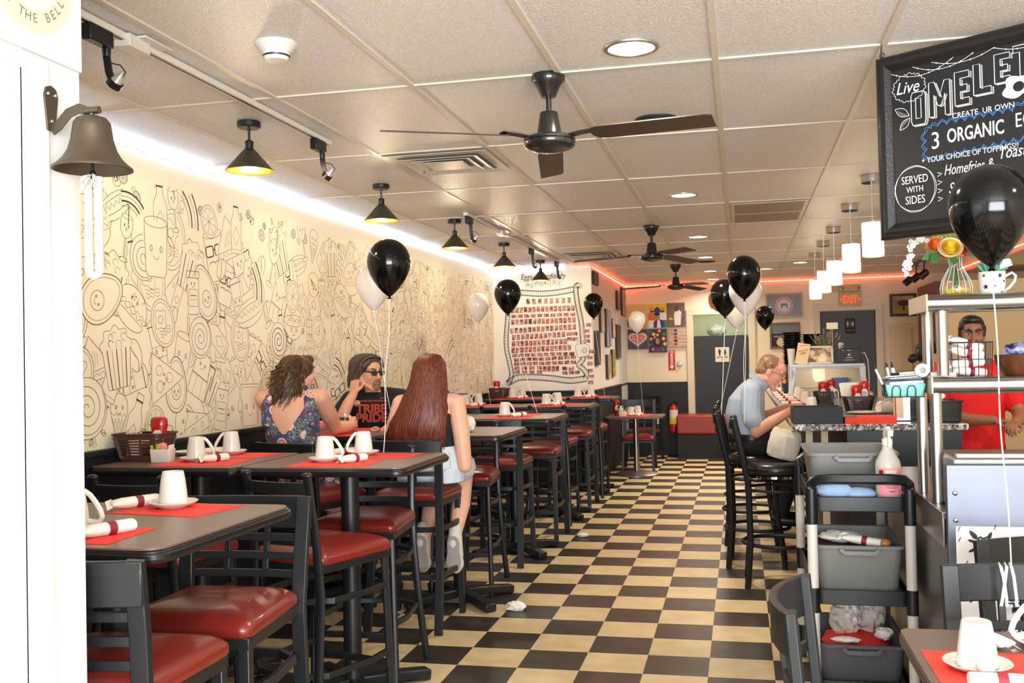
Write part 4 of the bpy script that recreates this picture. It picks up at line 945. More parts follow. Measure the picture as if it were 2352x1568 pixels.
b.chain([SL, (-2.20, 6.56, 1.15), (-2.165, 6.43, 1.105), (-2.18, 6.30, 1.10), (-2.20, 6.20, 1.095)], [.056, .05, .042, .038, .029])
hand(b, frame((-2.612, 6.475, 1.295), (.12, .1, 1), (-.3, -1, .1)), 1, (70, 82, 50), 1, .9); hand(b, frame((-2.20, 6.20, 1.095), (-.3, -1, -.05)), 1, (15, 20, 18), 3)
for s in (-1, 1): b.chain([(-2.52+s*.09, 6.62, .88), (-2.52+s*.12, 6.22, .86), (-2.52+s*.12, 6.32, .6), (-2.52+s*.12, 6.42, .38)], [.09, .065, .055, .04])
blob(b, 'body', SKIN3, p, o)
face_bits(HM, p, o, LIP, HR_MAN, False)
c = MB(); rings(c, [(-2.52, 6.66, .90, .185, .145), (-2.52, 6.65, 1.05, .178, .138), (-2.51, 6.64, 1.17, .19, .132), (-2.51, 6.64, 1.255, .165, .105), (-2.515, 6.645, 1.30, .085, .075)])
c.chain([(-2.51, 6.65, 1.275), (-2.70, 6.63, 1.24), (-2.715, 6.48, 1.155), (-2.685, 6.38, 1.12)], [.066, .07, .064, .058]); c.chain([(-2.51, 6.65, 1.275), (-2.325, 6.65, 1.25), (-2.20, 6.56, 1.155), (-2.17, 6.45, 1.12)], [.066, .07, .064, .056])
tee = blob(c, 't_shirt', BLKTEE, p, o, 0.006)
c = MB(); 
for s in (-1, 1): c.chain([(-2.52+s*.09, 6.62, .88), (-2.52+s*.12, 6.22, .86), (-2.52+s*.12, 6.34, .58), (-2.52+s*.12, 6.44, .36)], [.10, .075, .065, .06])
c.ell((-2.52, 6.63, .87), (.18, .14, .09)); blob(c, 'trousers', TROUS, p, o, 0.007)
for s in (-1, 1): plain(MB().cap((-2.52+s*.12, 6.42, .32), (-2.52+s*.12, 6.26, .30), .04, .036), 'shoe', BLKP, p, o)
RUST = mat('rust_print', (170, 74, 52), 0.8)
for body, z, sz in (('TRIBE', 1.185, .082), ('PRIDE', 1.122, .082)):
    text('shirt_lettering', body, sz, RUST, p, V((-2.49, 6.493, z))-V(o), (radians(88), 0, radians(4)), sx=1.05, ext=.006, bold=.003)
c = MB()
for k in range(16): c.bb(-2.575+.0125*k, -2.568+.0125*k, 6.496+.0004*k, 6.512, 1.236, 1.246-.003*(k % 3 == 1))
plain(c, 'shirt_caption', RUST, p, o); plain(MB().ribbon([(-2.43, 6.505, 1.262), (-2.42, 6.504, 1.256), (-2.385, 6.512, 1.268)], .005, (0, -1, .2)), 'shirt_mark', RUST, p, o)
plain(MB().lathe([(0, -.002), (.022, -.002), (.022, .002), (0, .002)], (-2.600, 6.508, 1.225), 20, Matrix.Rotation(radians(78), 3, 'X')), 'shirt_emblem', mat('emblem_cream', (206, 180, 140), .7), p, o)
hb = MB(); I = HM
hb.ell((0, -.03, .050), (.090, .098, .080)); hb.ell((0, -.062, .0), (.096, .075, .09)); hb.ell((.0, -.085, -.065), (.092, .055, .06)); hb.ell((0, .028, .098), (.062, .045, .028))
for q in (-1, 1): hb.chain([(q*.05, .055, .085), (q*.077, .03, .055), (q*.085, .0, .015), (q*.085, -.03, -.03), (q*.085, -.055, -.08)], [.022, .022, .022, .024, .03])
rnd = random.Random(9); blob(hb.xf(I), 'hair', HR_MAN, p, o, .005, 4)
hs = MB()
for k in range(130):
    s = -1 if k % 2 else 1; y0 = rnd.uniform(-.12, .075); pts = []; zend = rnd.uniform(-.11, -.05) if y0 < .0 else rnd.uniform(-.03, .02); w0 = rnd.uniform(-.003, .004)
    for i in range(9):
        u = i/8; th = min(1.57, u*2.6); yy = y0*(1-.15*u)-.075*u+(.012 if y0 > .04 else 0)*(1-u)
        lim = .5*sqrt(max(.04, 1-((yy+.03)/.13)**2))+.5
        z = .055+.088*cos(th)*lim if u < .6 else .055+(zend-.055)*(u-.6)/.4
        pts.append(V((s*(.008+(.086+w0)*sin(th)*lim+(.008*(u-.6) if u > .6 else 0)), yy, z)))
    hs.tube(pts, [.0045]*8+[.0012], 5)
plain(hs.xf(I), 'hair_strands', HR_MAN, p, o, ang=80)
g = MB().ell((0, .078, -.088), (.026, .020, .024)); 
for q in (-1, 1): g.chain([(q*.024, .092, -.044), (q*.03, .084, -.066), (q*.02, .082, -.09)], [.006, .008, .009])
g.cap((-.018, .1, -.043), (.018, .1, -.043), .005, .005); blob(g.xf(I), 'goatee', mat('goatee_hair', (150, 112, 84), .8, var=.2, vscale=120, bump=.6, bscale=400), p, o, .003, 2)
sg = MB()
for q in (-1, 1):
    P2 = [(q*(.032+.026*cos(t*pi/8)), .012+.019*sin(t*pi/8)+.002*cos(t*pi/4)) for t in range(16)]
    sg.loft([[V((x, .1-.35*abs(x)**1.5, z)) for x, z in P2], [V((x, .106-.35*abs(x)**1.5, z)) for x, z in P2]])
    sg.bar([(q*.056, .09, .02), (q*.076, .06, .022), (q*.08, -.01, .02)], .004, .009, up=(0, 0, 1))
sg.bar([(-.012, .103, .02), (.012, .103, .02)], .005, .006); plain(sg.xf(I), 'sunglasses', mat('sunglass_black', (14, 14, 16), .08, coat=.5), p, o)

# ---------------------------------------------------------------- man in the blue shirt at the counter
o = (0.07, 7.40, 0.80)
p = thing('person', 'man with glasses in pale blue short sleeved shirt eating at the counter, bent forward', 'person', o)
b = MB(); HM = frame((0.215, 7.40, 1.375), (0.86, -0.10, -0.50)); head(b, HM, 1.05, nose=1.3)
b.chain([(0.205, 7.40, 1.36), (0.15, 7.40, 1.33), (0.10, 7.40, 1.26)], [.058, .06, .07])
TL = Matrix.Rotation(radians(12), 3, 'Y')
rings(b, [(.07, 7.40, .84, .12, .15), (.05, 7.40, .95, .12, .155), (.03, 7.40, 1.08, .115, .16), (.045, 7.40, 1.2, .11, .17), (.08, 7.40, 1.29, .07, .12), (.10, 7.40, 1.33, .05, .05)])
SR, SL = (.075, 7.215, 1.235), (.075, 7.585, 1.235)
b.chain([(.09, 7.40, 1.27), SR], [.06, .06]); b.chain([(.09, 7.40, 1.27), SL], [.06, .06])
b.chain([SR, (.07, 7.165, 1.09), (.095, 7.14, .965), (.20, 7.115, 1.035), (.315, 7.10, 1.105)], [.056, .05, .042, .042, .029])
b.chain([SL, (.10, 7.63, 1.12), (.14, 7.64, 1.03), (.25, 7.58, 1.08), (.34, 7.53, 1.115)], [.056, .05, .042, .04, .029])
hand(b, frame((.315, 7.10, 1.107), (1, .08, .22), (-.1, -.8, .6)), 1, (34, 42, 30), 4, .8); hand(b, frame((.345, 7.53, 1.115), (1, -.25, .05), (0, .5, .8)), -1, (20, 26, 20), 4)
for s in (-1, 1): b.chain([(.08, 7.40+s*.09, .88), (.33, 7.40+s*.11, .86), (.30, 7.40+s*.11, .62), (.24, 7.40+s*.1, .40)], [.095, .068, .056, .04])
blob(b, 'body', skinmat('ruddy_skin', (220, 154, 128)), p, o)
face_bits(HM, p, o, LIP, HR_SH)
SHIRT = mat('pale_blue_shirt', (158, 170, 188), 0.85, var=0.06, vscale=14, bump=0.35, bscale=26)
c = MB(); rings(c, [(.07, 7.40, .90, .155, .185), (.045, 7.40, .98, .15, .182), (.022, 7.40, 1.08, .14, .178), (.037, 7.40, 1.19, .128, .185), (.07, 7.40, 1.27, .095, .16), (.095, 7.40, 1.315, .07, .085)])
c.chain([(.085, 7.40, 1.265), (.07, 7.215, 1.24), (.065, 7.165, 1.10), (.075, 7.15, 1.045)], [.068, .072, .068, .068]); c.chain([(.085, 7.40, 1.265), (.07, 7.585, 1.24), (.10, 7.63, 1.11)], [.068, .072, .066])
sh = blob(c, 'shirt', SHIRT, p, o, .006)
c = MB(); cp = [V((.128+.066*cos(a), 7.40+.078*sin(a), 1.318-.052*cos(a))) for a in [2*pi*k/24 for k in range(24)]]
c.sweep(cp, [(-.012, -.020), (-.004, -.022), (.004, .018), (-.001, .019)], True, up=(.55, 0, 1)); plain(c, 'collar', SHIRT, p, o, ang=80)
c = MB(); c.ell((.075, 7.40, .87), (.16, .18, .09))
for s in (-1, 1): c.chain([(.08, 7.40+s*.09, .88), (.34, 7.40+s*.11, .855), (.31, 7.40+s*.11, .62), (.25, 7.40+s*.1, .39)], [.105, .08, .068, .06])
blob(c, 'trousers', TROUS, p, o, .007)
plain(MB().lathe([(.158, .9), (.162, .9), (.162, .94), (.158, .94)], (.065, 7.40, 0), 32, ell=(1, 1.17)), 'belt', BLKP, p, o)
for s in (-1, 1): c = MB().cap((.22, 7.40+s*.1, .335), (.39, 7.40+s*.1, .32), .042, .036); plain(c, 'shoe', BLKP, p, o)
hb = MB(); hb.ell((0, -.03, .042), (.078, .088, .075)); hb.ell((0, -.06, -.01), (.072, .055, .06))
for q in (-1, 1): hb.cap((q*.07, -.02, .05), (q*.072, -.012, .015), .016, .010)
blob(hb.xf(HM), 'hair', HR_SH, p, o, .005, 3)
g = MB()
for q in (-1, 1):
    g.tube([(q*.034+.021*cos(t*pi/8), .108, .008+.015*sin(t*pi/8)) for t in range(16)], .0012, 5, True); g.tube([(q*.055, .107, .014), (q*.078, .05, .015), (q*.081, -.005, .004)], .0013, 5)
g.tube([(-.013, .108, .012), (.013, .108, .012)], .0012, 5); plain(g.xf(HM), 'eyeglasses', mat('dark_wire', (60, 48, 44), .3, .8), p, o)

# ---------------------------------------------------------------- worker in red
o = (1.47, 6.98, 0.0)
p = thing('person', 'worker with black moustache in a red polo shirt standing behind the steel shelf', 'person', o)
b = MB(); HM = frame((1.465, 6.95, 1.598), (-.08, -1, -.10)); head(b, HM, 1.05)
b.cap((1.465, 6.97, 1.56), (1.468, 7.0, 1.42), .054, .062)
rings(b, [(1.47, 7.0, .86, .15, .11), (1.47, 7.0, .95, .165, .115), (1.47, 7.0, 1.1, .16, .11), (1.47, 7.0, 1.25, .18, .115), (1.47, 7.0, 1.36, .17, .09), (1.47, 7.0, 1.43, .06, .055)])
SR, SL = (1.265, 7.0, 1.36), (1.675, 7.0, 1.36)
b.chain([(1.47, 7.0, 1.4), SR], [.06, .06]); b.chain([(1.47, 7.0, 1.4), SL], [.06, .06])
b.chain([SR, (1.24, 6.97, 1.2), (1.26, 6.93, 1.08), (1.42, 6.80, 1.06), (1.53, 6.74, 1.06)], [.056, .05, .043, .04, .03]); b.chain([SL, (1.70, 6.96, 1.2), (1.72, 6.90, 1.09), (1.69, 6.78, 1.06), (1.65, 6.70, 1.05)], [.056, .05, .043, .04, .03])
hand(b, frame((1.53, 6.74, 1.06), (.9, -.4, -.1)), 1, (30, 38, 30)); hand(b, frame((1.65, 6.70, 1.05), (-.5, -.8, -.2)), -1, (30, 38, 30))
for s in (-1, 1): b.chain([(1.47+s*.09, 7.0, .88), (1.47+s*.1, 6.99, .48), (1.47+s*.1, 7.02, .10)], [.085, .06, .042]); b.cap((1.47+s*.1, 7.02, .05), (1.47+s*.11, 6.88, .04), .045, .038)
blob(b, 'body', SKIN4, p, o); face_bits(HM, p, o, LIPD, HR_BLK, True, .0085)
RP = mat('red_polo', (214, 26, 26), .85, bump=.3, bscale=30)
c = MB(); rings(c, [(1.47, 7.0, .84, .185, .145), (1.47, 7.0, 1.0, .185, .145), (1.47, 7.0, 1.2, .195, .135), (1.47, 7.0, 1.34, .18, .105), (1.47, 7.0, 1.41, .08, .075)])
c.chain([(1.47, 7.0, 1.38), (1.265, 7.0, 1.36), (1.24, 6.975, 1.2), (1.243, 6.965, 1.16)], [.066, .07, .07, .07]); c.chain([(1.47, 7.0, 1.38), (1.675, 7.0, 1.36), (1.7, 6.965, 1.2), (1.705, 6.95, 1.16)], [.066, .07, .07, .07])
blob(c, 'polo_shirt', RP, p, o, .007)
c = MB(); c.ell((1.47, 7.0, .88), (.18, .14, .1))
for s in (-1, 1): c.chain([(1.47+s*.09, 7.0, .88), (1.47+s*.1, 6.99, .48), (1.47+s*.1, 7.02, .1)], [.1, .075, .07])
blob(c, 'trousers', TROUS, p, o, .008)
hb = MB(); hb.ell((0, -.014, .062), (.079, .094, .068)); hb.ell((0, -.05, .015), (.079, .06, .07)); hb.ell((0, .040, .100), (.060, .045, .028))
for q in (-1, 1): hb.cap((q*.072, .01, .05), (q*.073, .012, .0), .013, .008)
blob(hb.xf(HM), 'hair', HR_BLK, p, o, .005, 2)
m_ = MB().chain([(-.034, .088, -.046), (-.014, .1025, -.037), (0, .105, -.037), (.014, .1025, -.037), (.034, .088, -.046)], [.005, .0085, .0075, .0085, .005]); plain(m_.xf(HM), 'moustache', HR_BLK, p, o)

# ---------------------------------------------------------------- person with a bun, half hidden by the shelf posts
o = (1.56, 9.0, 0.0)
p = thing('person', 'person with dark hair in a low bun, mostly hidden behind the steel shelf posts', 'person', o)
b = MB(); HM = frame((1.555, 9.0, 1.475), (1, .2, -.15)); head(b, HM, .95)
b.cap((1.54, 9.0, 1.43), (1.52, 9.0, 1.30), .045, .055)
rings(b, [(1.52, 9.0, .86, .11, .15), (1.52, 9.0, 1.0, .1, .13), (1.52, 9.0, 1.2, .1, .16), (1.52, 9.0, 1.3, .06, .09)])
for s in (-1, 1):
    b.chain([(1.52, 9+s*.17, 1.25), (1.5, 9+s*.2, 1.05), (1.6, 9+s*.18, .95), (1.74, 9+s*.12, 1.0)], [.05, .044, .038, .028]); hand(b, frame((1.74, 9+s*.12, 1.0), (1, -s*.3, 0)), -s)
    b.chain([(1.52, 9+s*.09, .86), (1.53, 9+s*.09, .46), (1.52, 9+s*.09, .1)], [.085, .058, .042]); b.cap((1.52, 9+s*.09, .05), (1.65, 9+s*.09, .04), .042, .036)
blob(b, 'body', SKIN1, p, o, .006); face_bits(HM, p, o, LIP, HR_BLK)
c = MB(); rings(c, [(1.52, 9.0, .84, .135, .17), (1.52, 9.0, 1.05, .12, .155), (1.52, 9.0, 1.22, .115, .175), (1.52, 9.0, 1.3, .07, .1)])
for s in (-1, 1): c.chain([(1.52, 9.0, 1.27), (1.52, 9+s*.17, 1.25), (1.505, 9+s*.19, 1.12)], [.06, .062, .06])
blob(c, 'black_shirt', BLKTEE, p, o, .008)
c = MB(); c.ell((1.52, 9.0, .86), (.13, .17, .1))
for s in (-1, 1): c.chain([(1.52, 9+s*.09, .86), (1.53, 9+s*.09, .46), (1.52, 9+s*.09, .1)], [.095, .07, .065])
blob(c, 'trousers', TROUS, p, o, .008)
hb = MB(); hb.ell((0, -.02, .045), (.084, .1, .08)); hb.ell((0, -.06, .0), (.08, .06, .07)); hb.cap((0, -.09, -.03), (0, -.135, -.055), .03, .038); hb.xf(HM); blob(hb, 'hair', HR_BLK, p, o, .005, 3)
def crumple(mb, c, r, seed, k=.25, n=22):
    rnd = random.Random(seed); ph = [(rnd.uniform(2, 7), rnd.uniform(2, 7), rnd.uniform(0, 6), rnd.uniform(.3, 1)) for _ in range(6)]
    vs = []; nv = n//2
    for j in range(nv+1):
        for i in range(n):
            a = 2*pi*i/n; b_ = pi*j/nv-pi/2; d = V((cos(a)*cos(b_), sin(a)*cos(b_), sin(b_))); g = 1+k*sum(w_*sin(p*d.x*2+q*d.y*2+d.z*p+f_) for p, q, f_, w_ in ph)/3.2+rnd.uniform(-.04, .04)
            if j in (0, nv): g = 1
            vs.append(V(c)+V((d.x*r[0]*g, d.y*r[1]*g, d.z*r[2]*g)))
    fs = [(j*n+i, j*n+(i+1) % n, (j+1)*n+(i+1) % n, (j+1)*n+i) for j in range(nv) for i in range(n)]
    return mb.add(vs, fs)
# ================================================================== COUNTER
def granite():
    m = bpy.data.materials.new('speckled_granite'); m.use_nodes = True; nt = m.node_tree; N, L = nt.nodes, nt.links; b = N['Principled BSDF']; b.inputs['Roughness'].default_value = .15
    tc = N.new('ShaderNodeTexCoord'); v = N.new('ShaderNodeTexVoronoi'); v.inputs['Scale'].default_value = 85; n = N.new('ShaderNodeTexNoise'); n.inputs['Scale'].default_value = 40; n.inputs['Detail'].default_value = 5
    L.new(tc.outputs['Object'], v.inputs['Vector']); L.new(tc.outputs['Object'], n.inputs[0])
    mx = N.new('ShaderNodeMix'); mx.data_type = 'FLOAT'; mx.inputs[0].default_value = .5; L.new(v.outputs['Color'], mx.inputs[2]); L.new(n.outputs[0], mx.inputs[3])
    r = N.new('ShaderNodeValToRGB'); r.color_ramp.elements[0].color = lin((44, 42, 44))+(1,); r.color_ramp.elements[0].position = .36; r.color_ramp.elements[1].color = lin((206, 200, 194))+(1,); r.color_ramp.elements[1].position = .66
    e = r.color_ramp.elements.new(.5); e.color = lin((120, 116, 116))+(1,)
    L.new(mx.outputs[0], r.inputs[0]); L.new(r.outputs[0], b.inputs['Base Color']); return m
GRAN = granite(); CT = 1.07
t = thing('bar_counter', 'long bar counter with speckled granite top running to the back wall', 'counter', (0.8, 9.8, 0))
MB().prism(rrect(-.5, .5, -3.5, 3.5, .02), CT-.04, CT).build('granite_top', GRAN, t, bev=.008, segs=3)
MB().bb(-.17, .46, -3.42, 3.46, 0, CT-.04).build('base', BLKWALL, t)
MB().bb(-.33, -.29, -3.43, -3.39, 0, CT-.04).bb(-.42, -.38, -3.43, -3.39, .0, CT-.04).build('support_post', mat('bare_wood_post', (190, 176, 150), .6), t)
MB().bb(-.18, .47, -3.44, -3.42, .80, CT-.04).build('apron', BLKP, t)
DISPF = mat('white_blue_metal', (206, 214, 226), .35)
t = thing('display_case', 'small glass fronted display case with pale metal frame on the counter', 'display case', (0.83, 10.2, CT))
def frm(x0, x1, z0, z1, y0, y1, wd):
    m = MB()
    def q(x, z): return V((x, y0+(y1-y0)*(z-z0)/(z1-z0), z))
    for a, b_ in (((x0, z0), (x0+.05, z1)), ((x1, z0), (x1-.03, z1)), ((x0+.04, z1), (x1-.02, z1)), ((x0, z0), (x1, z0))):
        m.bar([q(*a), q(*b_)], wd, .02, up=(0, 1, 0))
    return m
frm(-.36, .36, .02, .305, 0, .12, .045).build('front_frame', DISPF, t, bev=.003)
MB().add([(-.35, .005, .02), (.35, .005, .02), (.33, .12, .3), (-.31, .12, .3)], [(0, 1, 2, 3)]).build('front_glass', pane, t, smooth=False)
MB().bb(-.35, .36, .1, .56, .30, .325).build('top_panel', DISPF, t, bev=.003)
MB().bb(-.34, .35, .54, .56, 0, .3).build('back_panel', mat('case_tan', (226, 204, 164), .6), t); MB().bb(-.30, -.02, .533, .539, .08, .28).build('sketch_sheet', mat('sketch_cream', (238, 218, 180), .7), t); MB().bb(.08, .24, .50, .538, .03, .18).build('blue_carton', mat('carton_blue', (70, 96, 140), .5), t)
point('case_fill', (.83, 10.45, CT+.27), 1.2, (1, .9, .75), .03)  # unseen point light added to brighten the case interior
MB().bb(-.35, .36, .0, .56, 0, .02).build('base_tray', STEEL_D, t)
MB().bb(-.35, -.34, .05, .56, .02, .3).bb(.35, .36, .05, .56, .02, .3).build('side_panel', DISPF, t)
CZ = 1.397
# things on the display case
t = thing('photo_frame', 'cream framed family photograph standing on the display case', 'picture frame', (0.755, 10.33, CZ)); A = radians(-12)
def tiltbox(w_, h, d=.012): 
    m = MB().bb(-w_/2, w_/2, -d, 0, 0, h); return m.xf(Matrix.Rotation(A, 4, 'X'))
f_ = MB(); w_, h = .285, .18
for x0, x1, z0, z1 in ((-w_/2, w_/2, 0, .018), (-w_/2, w_/2, h-.018, h), (-w_/2, -w_/2+.018, .0, h), (w_/2-.018, w_/2, 0, h)): f_.bb(x0, x1, -.016, 0, z0, z1)
f_.xf(Matrix.Rotation(A, 4, 'X')).build('frame', mat('cream_frame', (232, 216, 184), .5), t)
def blotch(name, cols, sc=9, rough=.5, seed=0, detail=2):
    if name in MATS: return MATS[name]
    m = bpy.data.materials.new(name); m.use_nodes = True; nt = m.node_tree; N, L = nt.nodes, nt.links; b = N['Principled BSDF']; b.inputs['Roughness'].default_value = rough
    tc = N.new('ShaderNodeTexCoord'); n = N.new('ShaderNodeTexNoise'); n.noise_dimensions = '4D'; n.inputs['W'].default_value = seed; n.inputs['Scale'].default_value = sc; n.inputs['Detail'].default_value = detail
    L.new(tc.outputs['Object'], n.inputs['Vector']); r = N.new('ShaderNodeValToRGB'); k = len(cols); e = r.color_ramp.elements
    for i, c in enumerate(cols):
        q = .3+.42*i/max(1, k-1)
        if i < 2: e[i].position = q; e[i].color = lin(c)+(1,)
        else: x = e.new(q); x.color = lin(c)+(1,)
    L.new(n.outputs[0], r.inputs[0]); L.new(r.outputs[0], b.inputs['Base Color']); MATS[name] = m; return m
tiltbox(.25, .15, .006).xf(T(0, -.004, .015)).build('print', blotch('family_print', [(60, 44, 36), (150, 110, 84), (240, 224, 190), (250, 244, 226)], 9), t)
t = thing('tablet', 'black tablet screen standing on the display case', 'tablet', (1.045, 10.33, CZ))
tiltbox(.235, .15).build('body', BLKP, t, bev=.003)
s_ = tiltbox(.215, .13, .003).xf(T(0, -.0125, .01)).build('screen', mat('tablet_screen', (46, 44, 44), .15, emit=(60, 56, 54), estr=.25), t)
MB().lathe([(0, -.001), (.014, -.001), (.014, .001), (0, .001)], (0, -.029, .085), 16, Matrix.Rotation(radians(78), 3, 'X')).build('round_logo', mat('logo_blush', (220, 150, 160), .5), s_)
MB().bb(-.045, .045, -.024, -.0225, .032, .036).bb(-.03, .03, -.026, -.0245, .055, .06).bb(-.07, -.05, -.040, -.0385, .128, .133).bb(-.02, .02, -.040, -.0385, .128, .132).build('screen_text', mat('screen_white', (240, 240, 240), .5), s_)
tag(MB().tube([(1.17, 10.36, CZ+.10), (1.19, 10.32, CZ+.105), (1.215, 10.27, CZ+.03), (1.215, 10.2, CZ-.15), (1.20, 10.12, CT+.06), (1.19, 10.08, CT+.005)], .004, 8).build('charging_cable', WHITE_P), 'white charging cable drooping from the tablet to the counter', 'cable')
t = thing('pick_up_sign', 'tall leaning cream card reading PICK UP HERE beside the photo frame', 'sign', (0.585, 10.30, CZ)); 
MB().bb(-.06, .06, -.003, 0, 0, .215).xf(Matrix.Rotation(radians(-10), 4, 'X') @ Matrix.Rotation(radians(11), 4, 'Y')).build('card', mat('cream_card', (232, 208, 164), .7), t)
RT = mat('red_print', (206, 60, 44), .7)
for b_, z, s in (('PICK UP', .135, .026), ('HERE', .108, .026), ('Reserved', .19, .018)): text('card_lettering', b_, s, RT, t, (z*.19, -.006-z*.0+z*.176-.0, z), (radians(90-10), radians(-11), 0))
t = thing('lavender_plant', 'dusty green lavender plant behind the photo frame', 'plant', (0.84, 10.55, CZ))
MB().lathe([(0, 0), (.04, 0), (.05, .07), (.045, .07), (0, .065)], n=20).build('pot', WHITE_P, t)
rnd = random.Random(2); lv, bl = MB(), MB()
for k in range(46):
    a = rnd.uniform(0, 6.28); r_ = rnd.uniform(.02, .16); z1 = rnd.uniform(.16, .36)*(1-.9*r_); e = V((r_*cos(a), r_*sin(a)*.7, z1)); lv.tube([(0, 0, .06), e*.5+V((0, 0, .04)), e], [.004, .003, .0015], 5)
    if k % 3 == 0: bl.cap(e-V((0, 0, .0)), e+e.normalized()*.045, .008, .004, 6)
    for q in range(3): bb_ = e*rnd.uniform(.3, .8)+V((0, 0, .03)); lv.tube([bb_, bb_+V((rnd.uniform(-.03, .03), rnd.uniform(-.03, .03), .035))], [.003, .001], 4)
lv.build('stems', mat('sage_green', (112, 118, 84), .8), t); bl.build('flower_spikes', mat('dusty_mauve', (160, 128, 122), .8), t)
tag(MB().bb(.855, .965, 10.50, 10.503, 1.745, 1.81).tube([(.91, 10.505, 1.45), (.91, 10.505, 1.76)], .002, 5).build('note_card', mat('warm_white_card', (246, 232, 204), .7)), 'small blank card on a stick above the lavender plant', 'card')
def spray_bottle(loc, label, colr, lab=None, s=1.0, rz=0):
    t = thing('spray_bottle', label, 'spray bottle', loc, rz); t.scale = (s, s, s)
    MB().lathe([(0, 0), (.044, 0), (.047, .004), (.047, .135), (.044, .15), (.02, .195), (.018, .215), (0, .215)], n=28).build('bottle', colr, t)
    MB().lathe([(0, .212), (.02, .212), (.02, .235), (0, .236)], n=20).build('collar', WHITE_P, t)
    m = MB(); m.bar([(0, .02, .245), (0, -.035, .262), (0, -.05, .258)], .022, .026, up=(0, 0, 1)); m.cap((0, .0, .235), (0, .005, .27), .012, .012); m.cap((0, .01, .268), (0, -.02, .275), .012, .01); m.build('spray_head', WHITE_P, t, bev=.003)
    MB().bar([(0, -.022, .248), (0, -.034, .225), (0, -.03, .205)], .012, .005, up=(0, 1, 0)).build('trigger', WHITE_P, t)
    if lab:
        m = MB(); rr = .0475
        m.add([V((rr*cos(a), rr*sin(a), z)) for z in (.02, .125) for a in [radians(-150+120*k/12) for k in range(13)]], [(k, k+1, 14+k, 13+k) for k in range(12)]); lo = m.build('label_panel', lab, t)
        m = MB(); rr = .0478; ins = [(.09, .118, -118, -64, 0), (.05, .052, -115, -65, 1), (.058, .06, -120, -60, 1), (.066, .068, -118, -62, 1), (.074, .076, -122, -60, 1), (.036, .039, -104, -76, 1), (.08, .118, -148, -128, 1)]
        for z0, z1, a0, a1, q in ins:
            m.cur = q; m.add([V((rr*cos(a), rr*sin(a), z)) for z in (z0, z1) for a in [radians(a0+(a1-a0)*k/6) for k in range(7)]], [(k, k+1, 8+k, 7+k) for k in range(6)])
        m.build('label_print', None, lo, mats=[mat('label_cream', (238, 224, 200), .6), mat('label_ink', (90, 40, 44), .6)], recalc=False)
    return t
spray_bottle((.99, 10.62, CZ), 'white spray bottle behind the tablet on the display case', WHITE_P, s=.75, rz=radians(70))
tag(MB().lathe([(0, 0), (.03, 0), (.04, .16), (.037, .16), (.03, .006), (0, .006)], (.505, 10.5, CZ), 24).build('paper_cup_stack', WHITE_P), 'white paper cup on the left corner of the display case', 'cup')
TRAYM = mat('black_tray', (26, 25, 25), .35)
tr_ = tag(MB().lathe([(0, 0), (.075, 0), (.098, .02), (.104, .021), (.104, .024), (.096, .024), (.074, .004), (0, .004)], n=32).build('serving_tray', TRAYM), '', 'tray'); TRP = Proto(tr_)
bx = tag(MB().bb(.44, .9, 10.9, 11.5, CT+.0005, CZ).build('storage_box', BLKP, bev=.005), 'black box behind the display case carrying the stacked trays', 'box')
for j, (x, n_) in enumerate(((.545, 15), (.755, 14))):
    for k in range(n_): TRP.place((x+.003*sin(k*2.1), 11.1+.12*j, CZ+.0005+.0225*k), 0, 'black round tray in the %s stack behind the display case' % ('left' if j == 0 else 'right'), 'black trays in the %s stack' % ('left' if j == 0 else 'right'))
# along the counter edge
for k in range(7):
    y = 8.75+.56*k; n_ = ['first', 'second', 'third', 'fourth', 'fifth', 'sixth', 'last'][k]
    PMAT.place((.475, y, CT+.0004), radians(90), 'red placemat %s past the eating man along the counter' % n_, 'counter placemats')
    SAU.place((.53, y+.02, CT+.0018), 0, 'saucer %s past the eating man along the counter' % n_, 'counter saucers')
    MUG.place((.53, y+.02, CT+.0103), radians(60), 'upturned mug %s past the eating man along the counter' % n_, 'counter mugs')
    ROLL.place((.41, y-.03, CT+.0018), radians(182), 'napkin roll %s past the eating man along the counter' % n_, 'counter napkin rolls')
SAU.place((.50, 7.62, CT), 0, 'white saucer at the eating man\'s place on the counter', 'counter saucers'); MUG.place((.50, 7.62, CT+.0085), 1, 'white mug in front of the eating man', 'counter mugs')
tag(MB().lathe([(0, 0), (.06, 0), (.065, .003), (.11, .012), (.125, .018), (.124, .021), (.1, .015), (.06, .006), (0, .005)], (.40, 7.32, CT), 36).build('plate', CHINA), 'white plate under the eating man\'s hand', 'plate')
PMAT.place((.44, 6.86, CT+.0004), radians(92), 'red placemat at the counter end by the black box', 'counter placemats'); ROLL.place((.40, 6.83, CT+.0018), radians(185), 'napkin roll at the counter end by the black box', 'counter napkin rolls')
t = thing('black_box', 'matte black open box on the near end of the granite counter', 'box', (.455, 6.52, CT))
m = MB(); m.bb(-.15, .15, -.12, -.108, 0, .1).bb(-.15, .15, .108, .12, 0, .1).bb(-.15, -.138, -.108, .108, 0, .1).bb(.138, .15, -.108, .108, 0, .1).bb(-.138, .138, -.108, .108, 0, .01); m.build('box', mat('matte_black_board', (34, 34, 37), .6), t, bev=.002)
t = thing('placemat_stack', 'thick stack of red placemats on the near end of the counter', 'placemat stack', (.765, 6.53, CT))
MB().bb(-.15, .15, -.12, .12, 0, .036).build('stack', mat('red_paper_stack', (226, 66, 48), .75, var=.06, vscale=60), t, bev=.001)
MB().bb(-.16, -.08, -.115, .02, .0365, .041).build('black_strap', BLKP, t)
t = thing('napkin_dispenser', 'small steel dispenser with a cream label on the counter front edge', 'dispenser', (.975, 6.60, CT))
